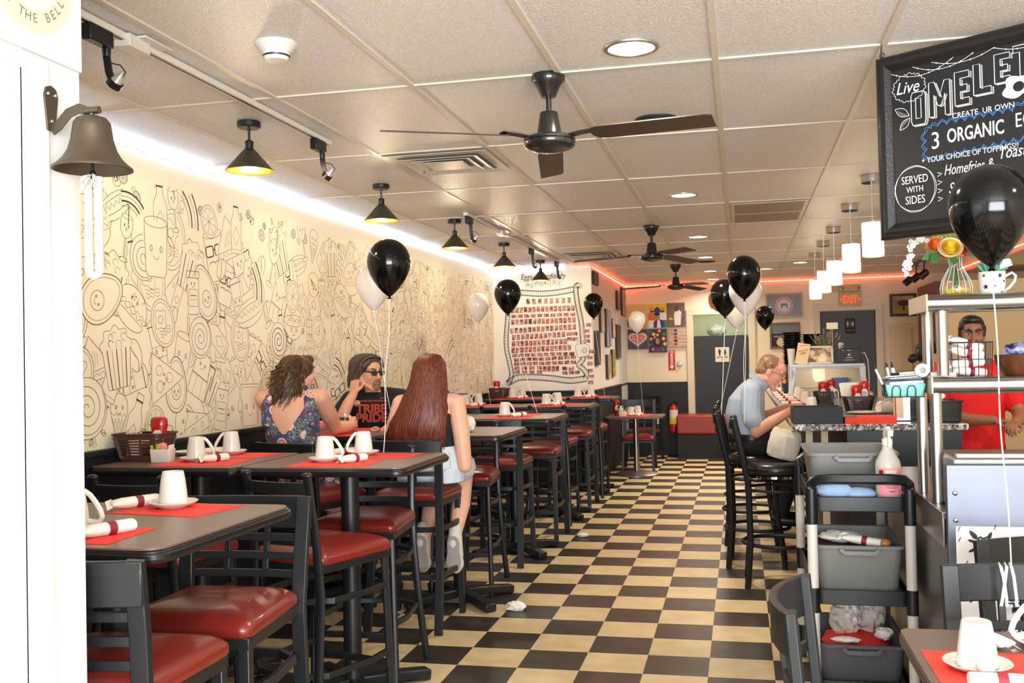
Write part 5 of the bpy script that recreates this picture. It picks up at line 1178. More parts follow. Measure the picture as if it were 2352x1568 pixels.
MB().bb(-.045, .045, -.05, .05, 0, .19).build('housing', STEEL, t, bev=.006); MB().bb(-.05, .05, -.055, .055, .19, .21).build('lid', STEEL_D, t, bev=.004)
MB().bb(-.047, -.0455, -.035, .035, .02, .16).bb(-.042, .0, -.0515, -.0505, .02, .16).build('label_panel', mat('label_peach', (228, 196, 170), .6), t)
t = thing('hotel_pan', 'black plastic pan holding napkin rolls at the counter corner', 'pan', (1.185, 6.53, CT))
R = []
for z, g in ((0, .9), (.006, .94), (.12, 1.0), (.125, 1.08), (.13, 1.08), (.13, 1.0), (.126, .97), (.012, .88)): R.append([V((x*g, y*g, z)) for x, y in rrect(-.105, .105, -.13, .13, .03)])
MB().loft(R).build('pan', BLKP, t)
for x, y, z, a, b_, l in ((1.15, 6.50, CT+.10, 30, -35, 'napkin roll standing steepest in the black pan'), (1.22, 6.53, CT+.085, 10, 14, 'napkin roll lying across the black pan')):
    ROLL.place((x, y, z), 0, l, 'napkin rolls in the black pan', rot=(radians(12), radians(b_), radians(a)))
t = thing('cutlery_caddy', 'dark caddy behind the steel dispenser on the counter', 'caddy', (1.06, 6.78, CT))
MB().bb(-.06, .06, -.06, .06, 0, .15).build('caddy', BLKP, t, bev=.004); MB().bb(-.062, .062, -.062, .062, .15, .162).build('rim', mat('copper_rim', (150, 96, 60), .35, .8), t)
# condiment basket with holes
HOLE = mat('basket_hole', (12, 10, 9), .8)
def basket(loc, label, colr, rz=0, s=1.0, hole=None):
    t = thing('condiment_basket', label, 'basket', loc, rz); t.scale = (s, s, s)
    # woven lattice walls: horizontal hoops and vertical strips leave real gaps
    W, D, H = .115, .085, .115
    def P(u, z):
        g = .78+.22*z/H; c = rrect(-W*g, W*g, -D*g, D*g, .025, 4); n = len(c); q = (u % 1)*n; i = int(q) % n; f = q-int(q); a, b_ = c[i], c[(i+1) % n]
        return V((a[0]+(b_[0]-a[0])*f, a[1]+(b_[1]-a[1])*f, z))
    b = MB(); base = [P(k/24, .0) for k in range(24)]; b.loft([base, [p+V((0, 0, .006)) for p in base]])
    for z, hh in ((.018, .018), (.038, .007), (.05, .007), (.062, .007), (.074, .007), (.086, .007), (.105, .022)):
        b.bar([P(k/48, z) for k in range(48)], .004, hh, True, up=(0, 0, 1))
    for k in range(56):
        if k % 1 == 0: b.bar([P(k/56, .012), P(k/56, .108)], .0075, .0035, up=(P(k/56, .05)-V((0, 0, .05))).normalized())
    b.build('lattice', colr, t, smooth=False)
    MB().bar([P(k/48, .118) for k in range(48)], .012, .006, True, up=(0, 0, 1)).build('rim', colr, t, bev=.001)
    return t
BRN = mat('brown_basket_plastic', (78, 48, 38), .45); KET = mat('ketchup_red', (176, 14, 18), .25, coat=.3)
def ketchup(loc, label, rz=0, s=1.0, group=None):
    t = thing('ketchup_bottle', label, 'ketchup bottle', loc, rz, group); t.scale = (s, s, s)
    # stands on its wide cap
    R = []
    for z, a, b_ in ((0, .030, .024), (.004, .032, .026), (.028, .032, .026), (.03, .026, .02), (.04, .034, .024), (.07, .042, .028), (.10, .040, .027), (.13, .036, .026), (.15, .041, .028), (.178, .040, .027), (.188, .034, .022), (.192, .02, .014)):
        R.append([V((a*cos(2*pi*k/24), b_*sin(2*pi*k/24), z)) for k in range(24)])
    MB().loft(R).build('bottle', KET, t, ang=60)
    m = MB(); P2 = [(-.027, .07), (-.028, .105), (-.018, .12), (-.012, .13), (.012, .13), (.018, .12), (.028, .105), (.027, .07), (.0, .066)]
    m.loft([[V((x, -.0285+.5*x*x*10, z)) for x, z in P2], [V((x, -.0300+.5*x*x*10, z)) for x, z in P2]]); lo = m.build('label_panel', mat('ketchup_label', (236, 228, 214), .5), t)
    text('label_lettering', 'HEINZ', .014, mat('label_black', (30, 26, 24), .5), lo, (0, -.0312, .101), (radians(90), 0, 0)); text('label_lettering', 'KETCHUP', .008, MATS['label_black'], lo, (0, -.0312, .085), (radians(90), 0, 0))
    return t
def shaker(loc, label, s=1.0):
    t = thing('cheese_shaker', label, 'shaker', loc); t.scale = (s, s, s)
    MB().lathe([(0, 0), (.034, 0), (.037, .01), (.033, .04), (.037, .09), (.036, .1), (0, .1)], n=24).build('glass_jar', mat('milky_glass', (226, 220, 206), .15, spec=.6), t)
    MB().lathe([(0, .1), (.039, .1), (.039, .114), (.034, .122), (.018, .126), (0, .127)], n=28).build('metal_lid', CHROME, t); return t
PK = [mat('packet_green', (170, 206, 60), .6), mat('packet_yellow', (246, 214, 96), .6), mat('packet_pink', (240, 150, 160), .6), mat('packet_white', (240, 236, 226), .6), mat('packet_raw', (196, 150, 90), .6)]
def sugar(loc, label, rz=0, packets=True):
    t = thing('sugar_caddy', label, 'sugar caddy', loc, rz)
    R = []
    for z, g in ((0, .9), (.004, .92), (.058, 1.0), (.06, .97), (.06, .9), (.006, .8)): R.append([V((x*g, y*g, z-(.012 if z > .05 and abs(x) < .012 else 0))) for x, y in rrect(-.05, .05, -.034, .034, .008)])
    MB().loft(R).build('china_box', CHINA, t)
    rnd = random.Random(int(loc[1]*10))
    for k in range(9 if packets else 4):
        c = PK[0 if k < 3 else 1 if k < 5 else 2 if k < 7 else 3+k % 2]; x = -.036+.009*k*(1 if packets else 2)
        m = MB().bb(-.0016, .0016, -.026, .026, .0, .062).xf(T(x, rnd.uniform(-.004, .004), .014+rnd.uniform(0, .014)) @ Matrix.Rotation(rnd.uniform(-.25, .25), 4, 'Y')); m.build('sugar_packet', c, t)
basket((-2.775, 4.245, TZ+.0005), 'brown lattice basket with ketchup on the second row table against the doodle wall', BRN, radians(2), 1.08)
ketchup((-2.715, 4.27, TZ+.012), 'red ketchup bottle in the near brown basket against the doodle wall', radians(15), group='ketchup bottles'); shaker((-2.825, 4.23, TZ+.012), 'cheese shaker with chrome lid in the near brown basket')
sugar((-2.635, 4.17, TZ+.0005), 'white china caddy of bright sugar packets beside the near brown basket', radians(6))
SAU.place((-2.70, 4.50, TZ+.0005), 0, 'empty white saucer behind the sugar caddy on the wall side second row table', 'white saucers')
basket((-2.76, 9.47, TZ+.0005), 'brown basket on the wall side fifth row table', BRN); shaker((-2.79, 9.46, TZ+.012), 'shaker with chrome lid in the fifth row basket'); sugar((-2.70, 9.72, TZ+.0005), 'white sugar caddy beside the fifth row basket', packets=False)
basket((-2.74, 11.28, TZ+.0005), 'brown basket on the last wall side table in the photo wall corner', BRN); ketchup((-2.775, 11.28, TZ+.012), 'ketchup bottle in the last basket by the photo wall', radians(8), group='ketchup bottles'); shaker((-2.68, 11.30, TZ+.012), 'shaker in the last basket by the photo wall')
sugar((-2.56, 11.30, TZ+.0005), 'white sugar caddy on the last wall side table', packets=False)
ketchup((-1.575, 12.88, .7625), 'ketchup bottle on the small far table', radians(20), group='ketchup bottles'); shaker((-1.515, 12.80, .7625), 'shaker beside the ketchup on the small far table'); sugar((-1.47, 12.68, .7625), 'white sugar caddy on the small far table', packets=False)
# counter basket group
BB_ = mat('black_basket_plastic', (30, 29, 30), .4)
basket((.83, 7.66, CT+.0005), 'black lattice basket with ketchup and menus on the counter', BB_, 0, .95)
ketchup((.82, 7.64, CT+.012), 'ketchup bottle in the near black counter basket', radians(10), .95, group='ketchup bottles'); ketchup((.875, 7.67, CT+.05), 'bright red sauce bottle top behind the ketchup in the near counter basket', 0, .9, group='ketchup bottles')
t = thing('napkin_bundle', 'fan of white folded napkins standing in the near black counter basket', 'napkins', (.80, 7.71, CT+.012))
for k in range(6): MB().bb(-.018, .018, -.002, .002, 0, .2).xf(T(-.05+.018*k, .002*k, 0) @ Matrix.Rotation(radians(-8+3.4*k), 4, 'Y')).build('folded_napkin', NAPK, t)
basket((.70, 8.75, CT+.0005), 'black lattice basket farther along the counter before the display case', BB_, 0, .95); ketchup((.67, 8.75, CT+.012), 'ketchup bottle in the farther black counter basket', 0, .95, group='ketchup bottles')
for x, y, l in ((.76, 8.73, 'chrome lidded shaker in the farther counter basket'), (.90, 8.70, 'chrome lidded shaker standing alone right of the farther counter basket'), (.98, 8.3, 'chrome lidded shaker behind the near counter basket')): shaker((x, y, CT+(.012 if x < .8 else 0)), l)
basket((.80, 9.5, CT+.0005), 'black lattice basket close in front of the display case', BB_, 0, .95); ketchup((.80, 9.5, CT+.012), 'ketchup bottle in the basket close to the display case', 0, .95, group='ketchup bottles')
t = thing('water_glass', 'clear glass of ice water with a straw on the counter', 'glass', (.72, 7.95, CT))
MB().lathe([(0, 0), (.034, 0), (.042, .14), (.0395, .14), (.032, .008), (0, .008)], n=32).build('tumbler', pane, t); MB().lathe([(0, .009), (.0318, .009), (.0365, .085), (0, .085)], n=32).build('water', mat('ice_water', (196, 204, 206), .1, alpha=.45), t)
MB().tube([(.012, 0, .01), (-.04, -.01, .16)], .003, 8).build('straw', WHITE_P, t)
tag(MB().lathe([(0, 0), (.06, 0), (.065, .003), (.1, .012), (.112, .017), (.111, .020), (.09, .014), (.06, .006), (0, .005)], (.83, 7.32, CT), 36).build('plate', CHINA), 'white side plate in front of the black counter basket', 'plate')
for x, y, a in ((.955, 7.45, 40), (1.01, 7.38, -60)): MUG.place((x, y, CT+.045), 0, 'white mug tipped on its side right of the black counter basket, %s' % ('handle away' if a > 0 else 'nearer the steel dispenser'), 'counter mugs', rot=(radians(96), radians(a), radians(a)))
t = thing('paper_bag', 'crumpled white paper bag sitting on the near counter stool', 'bag', (.235, 6.80, .802)); R = []
rnd = random.Random(4)
for z, a, b_ in ((0, .085, .05), (.02, .1, .06), (.09, .105, .055), (.15, .1, .04), (.185, .085, .016), (.19, .08, .008)):
    R.append([V((a*cos(2*pi*k/22)*(1+.05*rnd.uniform(-1, 1)), b_*sin(2*pi*k/22)*(1+.12*rnd.uniform(-1, 1)), z+.006*rnd.uniform(-1, 1)*(z > .01))) for k in range(22)])
MB().loft(R).xf(Matrix.Rotation(radians(-12), 4, 'Z') @ Matrix.Rotation(radians(13), 4, 'Y') @ T(.01, 0, .018)).build('bag', mat('white_kraft', (224, 214, 196), .85, bump=.9, bscale=22), t, ang=20)

# ================================================================== STEEL UNIT AND SHELVES
t = thing('steel_counter', 'steel serving unit with riveted front panel and black flowered sheet', 'counter', (.70, 3.75, 0))
MB().bb(0.0, 1.35, .03, 1.55, 0, .90).build('body', STEEL_D, t)
MB().bb(-.012, 1.36, .06, 1.56, .90, .925).bb(-.014, -.004, .06, 1.56, .80, .925).build('worktop', STEEL, t, bev=.003)
MB().bb(-.008, 1.35, 0, .028, 0, 1.10).build('front_panel', mat('scuffed_steel', (98, 101, 110), .42, .85, var=.12, vscale=7), t, bev=.004)
MB().bb(.03, 1.35, .09, .42, .925, 1.115).build('pan_well', STEEL_D, t, bev=.01)
MB().bb(.05, 1.3, .10, .14, 1.115, 1.125).build('well_edge', mat('pale_edge', (230, 226, 214), .4), t)
m = MB()
for x, z in ((.02, 1.0), (.02, .905), (.02, .6), (.02, .3), (.7, 1.05)): m.ell((x, -.002, z), (.009, .005, .009))
m.build('rivets', CHROME, t)
def flower_print():
    m = bpy.data.materials.new('black_white_floral_sheet'); m.use_nodes = True; nt = m.node_tree; N, L = nt.nodes, nt.links; b = N['Principled BSDF']; b.inputs['Roughness'].default_value = .5; b.inputs['Base Color'].default_value = lin((232, 230, 230))+(1,)
    return m
FS_ = flower_print(); fsheet = MB().bb(.018, 1.35, -.004, -.0005, .05, .885).build('flowered_sheet', FS_, t)
fp = MB(); rnd = random.Random(11)
def fl_disc(x, z, r, n=7):
    for q in range(3):
        rr = r*(1-.3*q); pts = []
        for k in range(n*6+1): a = 2*pi*k/(n*6); g = rr*(1+.16*sin(n*a+q)); pts.append((x+g*cos(a), -.0048, z+g*sin(a)))
        fp.ribbon(pts, .0035 if q else .006, (0, 1, 0))
    fp.add([(x+.35*r*cos(a), -.0047, z+.35*r*sin(a)) for a in [2*pi*k/8 for k in range(8)]], [tuple(range(8))])
def fl_leaf(x, z, L_, a):
    c, s = cos(a), sin(a); P2 = [(0, 0), (.3, .2), (.7, .16), (1, 0), (.7, -.16), (.3, -.2)]
    fp.add([(x+L_*(u*c-v*s), -.0047, z+L_*(u*s+v*c)) for u, v in P2], [(0, 1, 2, 3, 4, 5)])
for i in range(9):
    for j in range(6):
        x = .05+.14*i+rnd.uniform(-.03, .03)+(.07 if j % 2 else 0); z = .10+.14*j+rnd.uniform(-.025, .025); r = rnd.uniform(.024, .036)
        if x > 1.28 or z > .845: continue
        fl_disc(x, z, r); 
        for q in range(7): a = rnd.uniform(0, 6.28); fl_leaf(x+r*1.1*cos(a), z+min(.84-z, r*1.1*sin(a)), rnd.uniform(.025, .045), a)
        for q in range(4): xx = x+rnd.uniform(-.085, .085); zz = z+rnd.uniform(-.075, .06); fp.ribbon([(xx, -.0047, zz), (xx+.008, -.0047, zz+.016)], .003, (0, 1, 0))
        xx, zz = x+rnd.uniform(.05, .09), z-rnd.uniform(.03, .07)
        for q in range(5): fl_leaf(xx, zz, .016, q*1.25)
fp.build('flower_print', mat('print_black', (46, 46, 54), .6), fsheet, smooth=False, recalc=False)
# double overshelf
t = thing('steel_overshelf', 'two tier brushed steel shelf on round posts above the serving unit', 'shelf', (.70, 4.0, .926))
def post(x, y, z0, z1, r=.0215): MB().tube([(x, y, z0), (x, y, z1)], r, 24).build('post', STEEL, t)
for y in (.03, .33): post(.015, y, 0, .42); post(.045, y, .48, .74); post(1.25, y, 0, .42); post(1.25, y, .48, .74)
for z, x0 in ((.455, .0), (.765, -.01)):
    MB().bb(x0, 1.33, .02, .36, z-.01, z+.012).tube([(x0, .02, z-.012), (1.33, .02, z-.012)], .031, 20).tube([(x0, .35, z-.012), (1.33, .35, z-.012)], .026, 16).build('shelf_board', STEEL, t, bev=.002)
    MB().bb(x0-.006, x0+.002, -.012, .385, z-.044, z+.022).build('end_cap', mat('taped_end', (196, 184, 164), .45, .3), t, bev=.003)
Z1, Z2 = .926+.455+.0125, .926+.765+.0125
# upper shelf: vase, star mug
t = thing('flower_vase', 'ribbed glass vase of bright roses on the top steel shelf', 'vase', (.826, 4.16, Z2))
MB().lathe([(0, .0), (.04, .0), (.056, .015), (.059, .035), (.052, .065), (.034, .10), (.022, .125), (.021, .14), (.027, .155), (.0255, .155), (.0195, .14), (.0205, .125), (.032, .1), (.050, .065), (.057, .035), (.054, .016), (.04, .003), (0, .003)], n=36).build('glass', pane, t, ang=60)
rb = MB()
for k in range(16): a = 2*pi*k/16; rb.tube([(r*cos(a), r*sin(a), z) for r, z in ((.057, .015), (.0598, .035), (.0528, .065), (.0348, .10), (.0228, .125), (.0278, .155))], .0012, 5)
rb.build('ribs', mat('glass_rib', (240, 244, 240), .1, alpha=.5), t)
MB().lathe([(0, .004), (.04, .004), (.0535, .017), (.0555, .034), (0, .034)], n=32).build('yellow_water', mat('yellow_water', (206, 190, 60), .1, alpha=.75), t)
GRN = mat('leaf_green', (58, 104, 48), .6, var=.15, vscale=30); GRL = mat('fern_green', (170, 190, 96), .7)
st = MB(); roses = [((-.07, -.01, .205), (240, 120, 60), (252, 178, 90)), ((-.025, -.04, .19), (248, 210, 70), (252, 240, 200)), ((.045, -.02, .198), (196, 24, 60), (222, 50, 80))]
for c, a, b_ in roses: st.tube([(0, 0, .02), V(c)*.4+V((0, 0, .05)), c], .003, 6)
st.build('stems', GRN, t)
def rose(c, ca, cb, r):
    rnd = random.Random(int(c[0]*1000)); m = MB(); c = V(c); ax = V((c.x*3, -1, .55)).normalized(); M = frame(c, V((0, 0, 1)).cross(ax), ax).to_3x3()
    m.cur = 0; m.ell(c, (r*.5, r*.5, r*.5))
    for L_ in range(6):
        m.cur = 0 if L_ < 4 else 1; rr = r*(.3+.13*L_); n_ = 3+L_
        for k in range(n_):
            a0 = 2*pi*k/n_+L_*.7; vs = []; 
            for i in range(6):
                for j in range(4):
                    a = a0+(i/5-.5)*2*pi/n_*1.45; v = j/3; q = rr*(.55+.5*sin(v*1.7)+(.12*v*v*L_/5)); z = r*(.62-.055*L_)*(v*1.5-.45)*(1.15-.25*abs(i/5-.5))-r*.05*L_
                    vs.append(c+M @ V((q*cos(a), q*sin(a), z)))
            m.add(vs, [(i*4+j, (i+1)*4+j, (i+1)*4+j+1, i*4+j+1) for i in range(5) for j in range(3)])
    return m.build('rose', None, t, mats=[mat('petal%d_%d_%d' % ca, ca, .6), mat('petal%d_%d_%d' % cb, cb, .6)], recalc=False, ang=80)
for (c, a, b_), r in zip(roses, (.036, .042, .044)): rose(c, a, b_, r)
lv = MB()
def leaf(m, p0, p1, wd, up=(0, -1, 0)):
    p0, p1 = V(p0), V(p1); d = p1-p0; s = d.cross(V(up)).normalized()*wd; q = V((0, 0, .15*d.length)); m.add([p0, p0+d*.3+s*.8+q*.5, p0+d*.6+s+q, p1, p0+d*.6-s+q, p0+d*.3-s*.8+q*.5], [(0, 1, 2, 3), (0, 3, 4, 5)])
leaf(lv, (-.05, -.02, .17), (-.13, -.03, .15), .022); leaf(lv, (-.06, -.02, .165), (-.10, -.05, .135), .02); leaf(lv, (.03, -.03, .165), (.09, -.04, .15), .018); leaf(lv, (.0, -.02, .16), (-.02, -.05, .12), .016)
lv.build('leaves', GRN, t); rnd = random.Random(8); fe = MB()
for k in range(130):
    a = rnd.uniform(-.09, .085); e = V((a, rnd.uniform(-.01, .04), .215+.035*cos(a*14)+rnd.uniform(-.015, .02))); fe.tube([(a*.4, .01, .17), e], [.0012, .0006], 4); fe.ell(e, (.004, .004, .004), None, 5, 4)
fe.build('filler_greens', GRL, t)
oc = MB(); sp_ = [(-.03, .0, .2), (-.10, .0, .225), (-.14, -.01, .235), (-.165, -.015, .20), (-.175, -.02, .14), (-.18, -.02, .105)]
MB().tube([(-.01, 0, .15)]+sp_[:2]+sp_[3:], .0015, 5).build('orchid_stem', GRN, t); rnd = random.Random(6)
for k in range(26):
    u = .25+.75*k/25; i = min(4, int(u*5)); f_ = u*5-i; c = V(sp_[i]).lerp(V(sp_[i+1]), f_)+V((rnd.uniform(-.014, .014), rnd.uniform(-.012, .004), rnd.uniform(-.01, .01)))
    for q in range(5): a = q*1.257+k; oc.ell(c+V((.006*cos(a), -.003+.002*cos(q*2), .006*sin(a))), (.0048, .0015, .0048), None, 6, 4)
oc.build('orchid_blossoms', mat('white_petal', (214, 211, 208), .7), t)
t = thing('star_mug', 'white mug with dark blue stars holding a succulent on the top steel shelf', 'mug', (.948, 4.13, Z2))
MB().lathe([(0, 0), (.044, 0), (.047, .004), (.048, .09), (.0495, .093), (.046, .093), (.045, .01), (0, .01)], n=40).build('body', CHINA, t, ang=50)
MB().tube([(.045, 0, .075), (.07, -.005, .088), (.082, -.008, .075), (.078, -.008, .055), (.06, -.004, .032), (.046, 0, .022)], .0055, 10).build('handle', CHINA, t)
sm_ = MB()
for az, z, r in ((-138, .078, .008), (-130, .035, .012), (-118, .006, .008), (-100, .06, .007), (-92, .036, .008), (-68, .076, .011), (-60, .008, .011), (-86, .004, .005), (-45, .055, .007), (-28, .03, .009)):
    pts = []
    for k in range(10): q = r if k % 2 == 0 else r*.42; a = pi/2+k*pi/5+.2; aa = radians(az)+q*cos(a)/.048; pts.append(V((.0487*cos(aa), .0487*sin(aa), max(.002, z+q*sin(a)))))
    aa = radians(az); sm_.add(pts+[V((.0488*cos(aa), .0488*sin(aa), z))], [(k, (k+1) % 10, 10) for k in range(10)])
sm_.build('stars', mat('navy_glaze', (28, 24, 72), .2), t, smooth=False)
sc_ = MB(); rnd = random.Random(12)
for k in range(46): a = rnd.uniform(0, 6.28); r_ = rnd.uniform(.015, .058); p0 = V((r_*.4*cos(a), r_*.4*sin(a), .085)); p1 = V((r_*cos(a), r_*sin(a), .1+rnd.uniform(0, .035))); sc_.cap(p0, p1, .006, .004, 7)
sc_.build('succulent', mat('succulent_teal', (70, 138, 104), .45, var=.25, vscale=60), t)
wl = MB(); rnd = random.Random(13)
for k in range(12): a = rnd.uniform(-.6, .9); leaf(wl, (.02, -.01, .10), (.02+.05*cos(a), -.02+rnd.uniform(-.02, .02), .105+.06*abs(sin(a))), .007)
wl.build('white_fronds', mat('frosted_leaf', (206, 214, 220), .5), t)
# lower shelf: wire basket of napkins, wooden bowl, notebooks, bag
WIRE = mat('dark_wire_coating', (46, 44, 44), .35)
t = thing('wire_basket', 'dark wire basket stuffed with white napkin rolls on the lower steel shelf', 'basket', (.862, 4.16, Z1))
wb = MB(); W, D, H = .075, .06, .135
for z, r in ((.003, .0022), (.07, .0018), (H, .003)): g = .92+.08*z/H; wb.tube([(-W*g, -D*g, z), (W*g, -D*g, z), (W*g, D*g, z), (-W*g, D*g, z)], r, 6, True)
for k in range(7):
    x = -W+2*W*k/6
    for y in (-D, D): wb.tube([(x*.92, y*.92, .003), (x, y, H)], .0016, 5)
    wb.tube([(x*.92, -D*.92, .003), (x*.92, D*.92, .003)], .0014, 5)
for k in range(5):
    y = -D+2*D*k/4
    for x in (-W, W): wb.tube([(x*.92, y*.92, .003), (x, y, H)], .0016, 5)
wb.build('wire_frame', WIRE, t)
MB().tube([(-W, -.02, H), (-W-.006, -.005, H+.022), (-W, .02, H)], .003, 6).build('wire_handle', WIRE, t)
for k, (x, z, b_, a) in enumerate(((-.005, .135, 18, 4), (.0, .10, 14, -3), (.004, .06, -6, 5), (.01, .025, 6, 2))):
    ROLL.place((.862+x-.012, 4.15+.012*(k % 2), Z1+z-.02), 0, 'napkin roll in the wire basket, %s layer' % ['topmost', 'second', 'third', 'bottom'][k], 'napkin rolls in the wire basket', rot=(radians(8), radians(b_), radians(a)), scale=(.62, .9, .95))
tag(MB().lathe([(0, 0), (.07, 0), (.09, .006), (.112, .05), (.118, .085), (.112, .085), (.1, .05), (.08, .012), (0, .01)], (1.075, 4.17, Z1), 40).build('wooden_bowl', mat('dark_wood_bowl', (92, 50, 28), .3, var=.25, vscale=18)), 'dark wooden bowl on the lower steel shelf behind the balloon ribbon', 'bowl')
t = thing('snack_bag', 'shiny purple snack pouch lying in the wooden bowl', 'bag', (1.045, 4.15, Z1+.088)); crumple(MB(), (0, 0, .016), (.055, .03, .026), 61, .25).build('pouch', blotch('pouch_print', [(22, 20, 40), (60, 56, 110), (150, 150, 190), (40, 34, 80)], 30, .3), t, ang=60)
t = thing('sauce_bottle', 'red topped squeeze bottle leaning in the wooden bowl', 'bottle', (1.125, 4.17, Z1+.088)); MB().cap((.0, 0, .012), (-.01, 0, .05), .024, .026).build('body', KET, t); MB().cap((-.01, 0, .06), (-.012, 0, .066), .022, .02).build('cap', mat('bright_red_cap', (226, 40, 36), .35), t)
for k, (cx, l) in enumerate((((206, 196, 176), 'kraft covered notebook lowest on the left end of the lower shelf'), ((226, 226, 232), 'white notebook on top at the left end of the lower shelf'))):
    tag(MB().bb(.70+.01*k, .80, 4.07+.01*k, 4.25, Z1+.0005+.011*k, Z1+.011+.011*k).build('notebook', mat('notebook%d' % k, cx, .6)), l, 'notebook')
# wire caddy hung on the end of the lower shelf
t = thing('hanging_wire_caddy', 'wire tray with teal lining hung on the left end of the steel shelf', 'caddy', (.615, 4.13, 1.325))
wc = MB(); W, D, H = .075, .075, .065
for z, g, r in ((0, .9, .0025), (H, 1.0, .0028)): wc.tube([(-W*g, -D*g, z), (W*g, -D*g, z), (W*g, D*g, z), (-W*g, D*g, z)], r, 6, True)
for x in (-.035, .02): wc.tube([(x-.015, -D*.92, 0), (x-.015, -D-.004, .03), (x-.008, -D-.006, .043), (x+.008, -D-.006, .043), (x+.015, -D-.004, .03), (x+.015, -D*.92, 0)], .002, 6)
for y in (-.05, 0, .05): wc.tube([(-W*.9, y, 0), (-W, y, H)], .0018, 5); wc.tube([(W*.9, y, 0), (W, y, H)], .0018, 5); wc.tube([(-W*.9, y, 0), (W*.9, y, 0)], .0018, 5)
wc.tube([(W, -.03, H), (W+.02, -.03, H+.025)], .0025, 6).tube([(W, .03, H), (W+.02, .03, H+.025)], .0025, 6); wc.build('wire_frame', WIRE, t)
tl = MB(); R = []
for z, g in ((.002, .86), (.03, .95), (.05, .99), (.046, .90), (.01, .8)): R.append([V((x*g*(1+.02*sin(k*2.3)), y*g*(1+.02*sin(k*1.7)), z+.004*sin(k*1.3)*(z > .04))) for k, (x, y) in enumerate(rrect(-W, W, -D, D, .015, 4))])
tl.loft(R).build('teal_lining', mat('teal_cloth', (130, 200, 186), .8, bump=.4, bscale=40), t, ang=80)
t = thing('order_pads', 'stack of order pads and slips lying in the hanging wire caddy', 'papers', (.615, 4.12, 1.375))
for k, (c, a, dz) in enumerate((((232, 228, 222), 4, .0), ((96, 104, 130), -3, .012), ((236, 232, 226), 8, .024), ((240, 238, 232), -6, .03))): MB().bb(-.062, .062, -.06, .06, dz, dz+(.011 if k < 2 else .003)).xf(Rz(radians(a)) @ Matrix.Rotation(radians(-4), 4, 'Y')).build('paper_pad', mat('pad%d' % k, c, .7), t)
def pen():
    t = thing('pen', '', 'pen'); MB().tube([(0, 0, 0), (0, 0, .095)], .0045, 8).build('barrel', mat('pen_white', (228, 228, 232), .3), t); MB().tube([(0, 0, .095), (0, 0, .115)], [.0047, .003], 8).build('tip', BLKP, t); MB().tube([(0, 0, -.001), (0, 0, .03)], .0052, 8).build('grip', BLKP, t); return Proto(t)
PEN = pen()
for k, (x, y, rx, ry, l) in enumerate(((.548, 4.09, -8, -22, 'pen leaning farthest left in the hanging wire caddy'), (.575, 4.12, -4, -10, 'second pen from the left in the hanging wire caddy'), (.585, 4.15, 6, -4, 'third pen from the left in the hanging wire caddy'), (.60, 4.10, -6, -14, 'rightmost upright pen in the hanging wire caddy'))):
    PEN.place((x, y, 1.345), 0, l, 'pens in the wire caddy', rot=(radians(rx), radians(ry), 0))
PEN.place((.565, 4.07, 1.412), 0, 'pen lying flat on the order slips', 'pens in the wire caddy', rot=(0, radians(86), radians(8)))
tag(MB().lathe([(.012, -.01), (.026, -.01), (.026, .01), (.012, .01), (.012, -.01)], (.675, 4.06, 1.425), 24, Matrix.Rotation(radians(80), 3, 'X')).build('tape_roll', mat('clear_tape', (210, 206, 204), .15, alpha=.7)), 'clear tape roll at the shelf end of the wire caddy', 'tape')

# ================================================================== BUS CART
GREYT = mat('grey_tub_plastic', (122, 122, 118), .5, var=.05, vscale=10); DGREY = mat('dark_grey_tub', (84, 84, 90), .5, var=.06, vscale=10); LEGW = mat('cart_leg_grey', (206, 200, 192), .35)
t = thing('bus_cart', 'three tier black plastic bus cart with grey legs beside the steel unit', 'cart', (.46, 4.72, 0))
X0, X1, Y0, Y1 = -.19, .19, -.44, .44
for z in (.88, .50, .13):
    R = []
    for zz, g in ((z-.03, .97), (z-.028, 1.0), (z+.03, 1.0), (z+.032, .985), (z+.03, .95), (z, .93)): R.append([V((x*g, y*(.5+.5*g), zz)) for x, y in rrect(X0, X1, Y0, Y1, .04, 4)])
    MB().loft(R).build('tray_shelf', BLKP, t, bev=.002)
for x in (X0, X1):
    for y in (Y0, Y1):
        for z0, z1 in ((.08, .47), (.53, .815)): MB().tube([(x, y, z0), (x, y, z1)], .021, 16).build('leg', LEGW, t)
        for z0, z1 in ((.44, .54), (.80, .945), (.07, .16)): MB().tube([(x, y, z0), (x, y, z1)], .0235, 16).build('collar', BLKP, t)
        c = MB().lathe([(0, -.012), (.04, -.012), (.042, 0), (.04, .012), (0, .012)], (x, y, .0425), 20, Matrix.Rotation(pi/2, 3, 'Y')).build('caster', mat('caster_rubber', (70, 70, 72), .6), t)
for y, s in ((Y0, -1), (Y1, 1)):
    MB().bar([(X0, y, .93), (X0+.002, y, .965), (X0+.03, y+s*.035, .985), (X0+.08, y+s*.055, .99), (X1-.08, y+s*.055, .99), (X1-.03, y+s*.035, .985), (X1-.002, y, .965), (X1, y, .93)], .04, .04, up=(0, s, .3)).build('handle', BLKP, t, bev=.008, segs=3)
def tub(loc, label, m_, hh=.16, w_=.185, d=.26):
    t = thing('bus_tub', label, 'tub', loc); R = []
    for z, g in ((0, .84), (.008, .87), (hh-.012, .97), (hh-.012, 1.03), (hh, 1.035), (hh+.002, 1.0), (hh-.002, .965), (.02, .85), (.012, .82)): R.append([V((x*g, y*g, z)) for x, y in rrect(-w_, w_, -d, d, .045, 5)])
    MB().loft(R).build('tub', m_, t, ang=50)
    for s in (-1, 1): MB().bar([(-.075, s*d*1.03, hh-.012), (-.06, s*d*1.05, hh-.028), (.06, s*d*1.05, hh-.028), (.075, s*d*1.03, hh-.012)], .018, .02, up=(0, 0, 1)).build('tub_handle', m_, t, bev=.003)
    return t
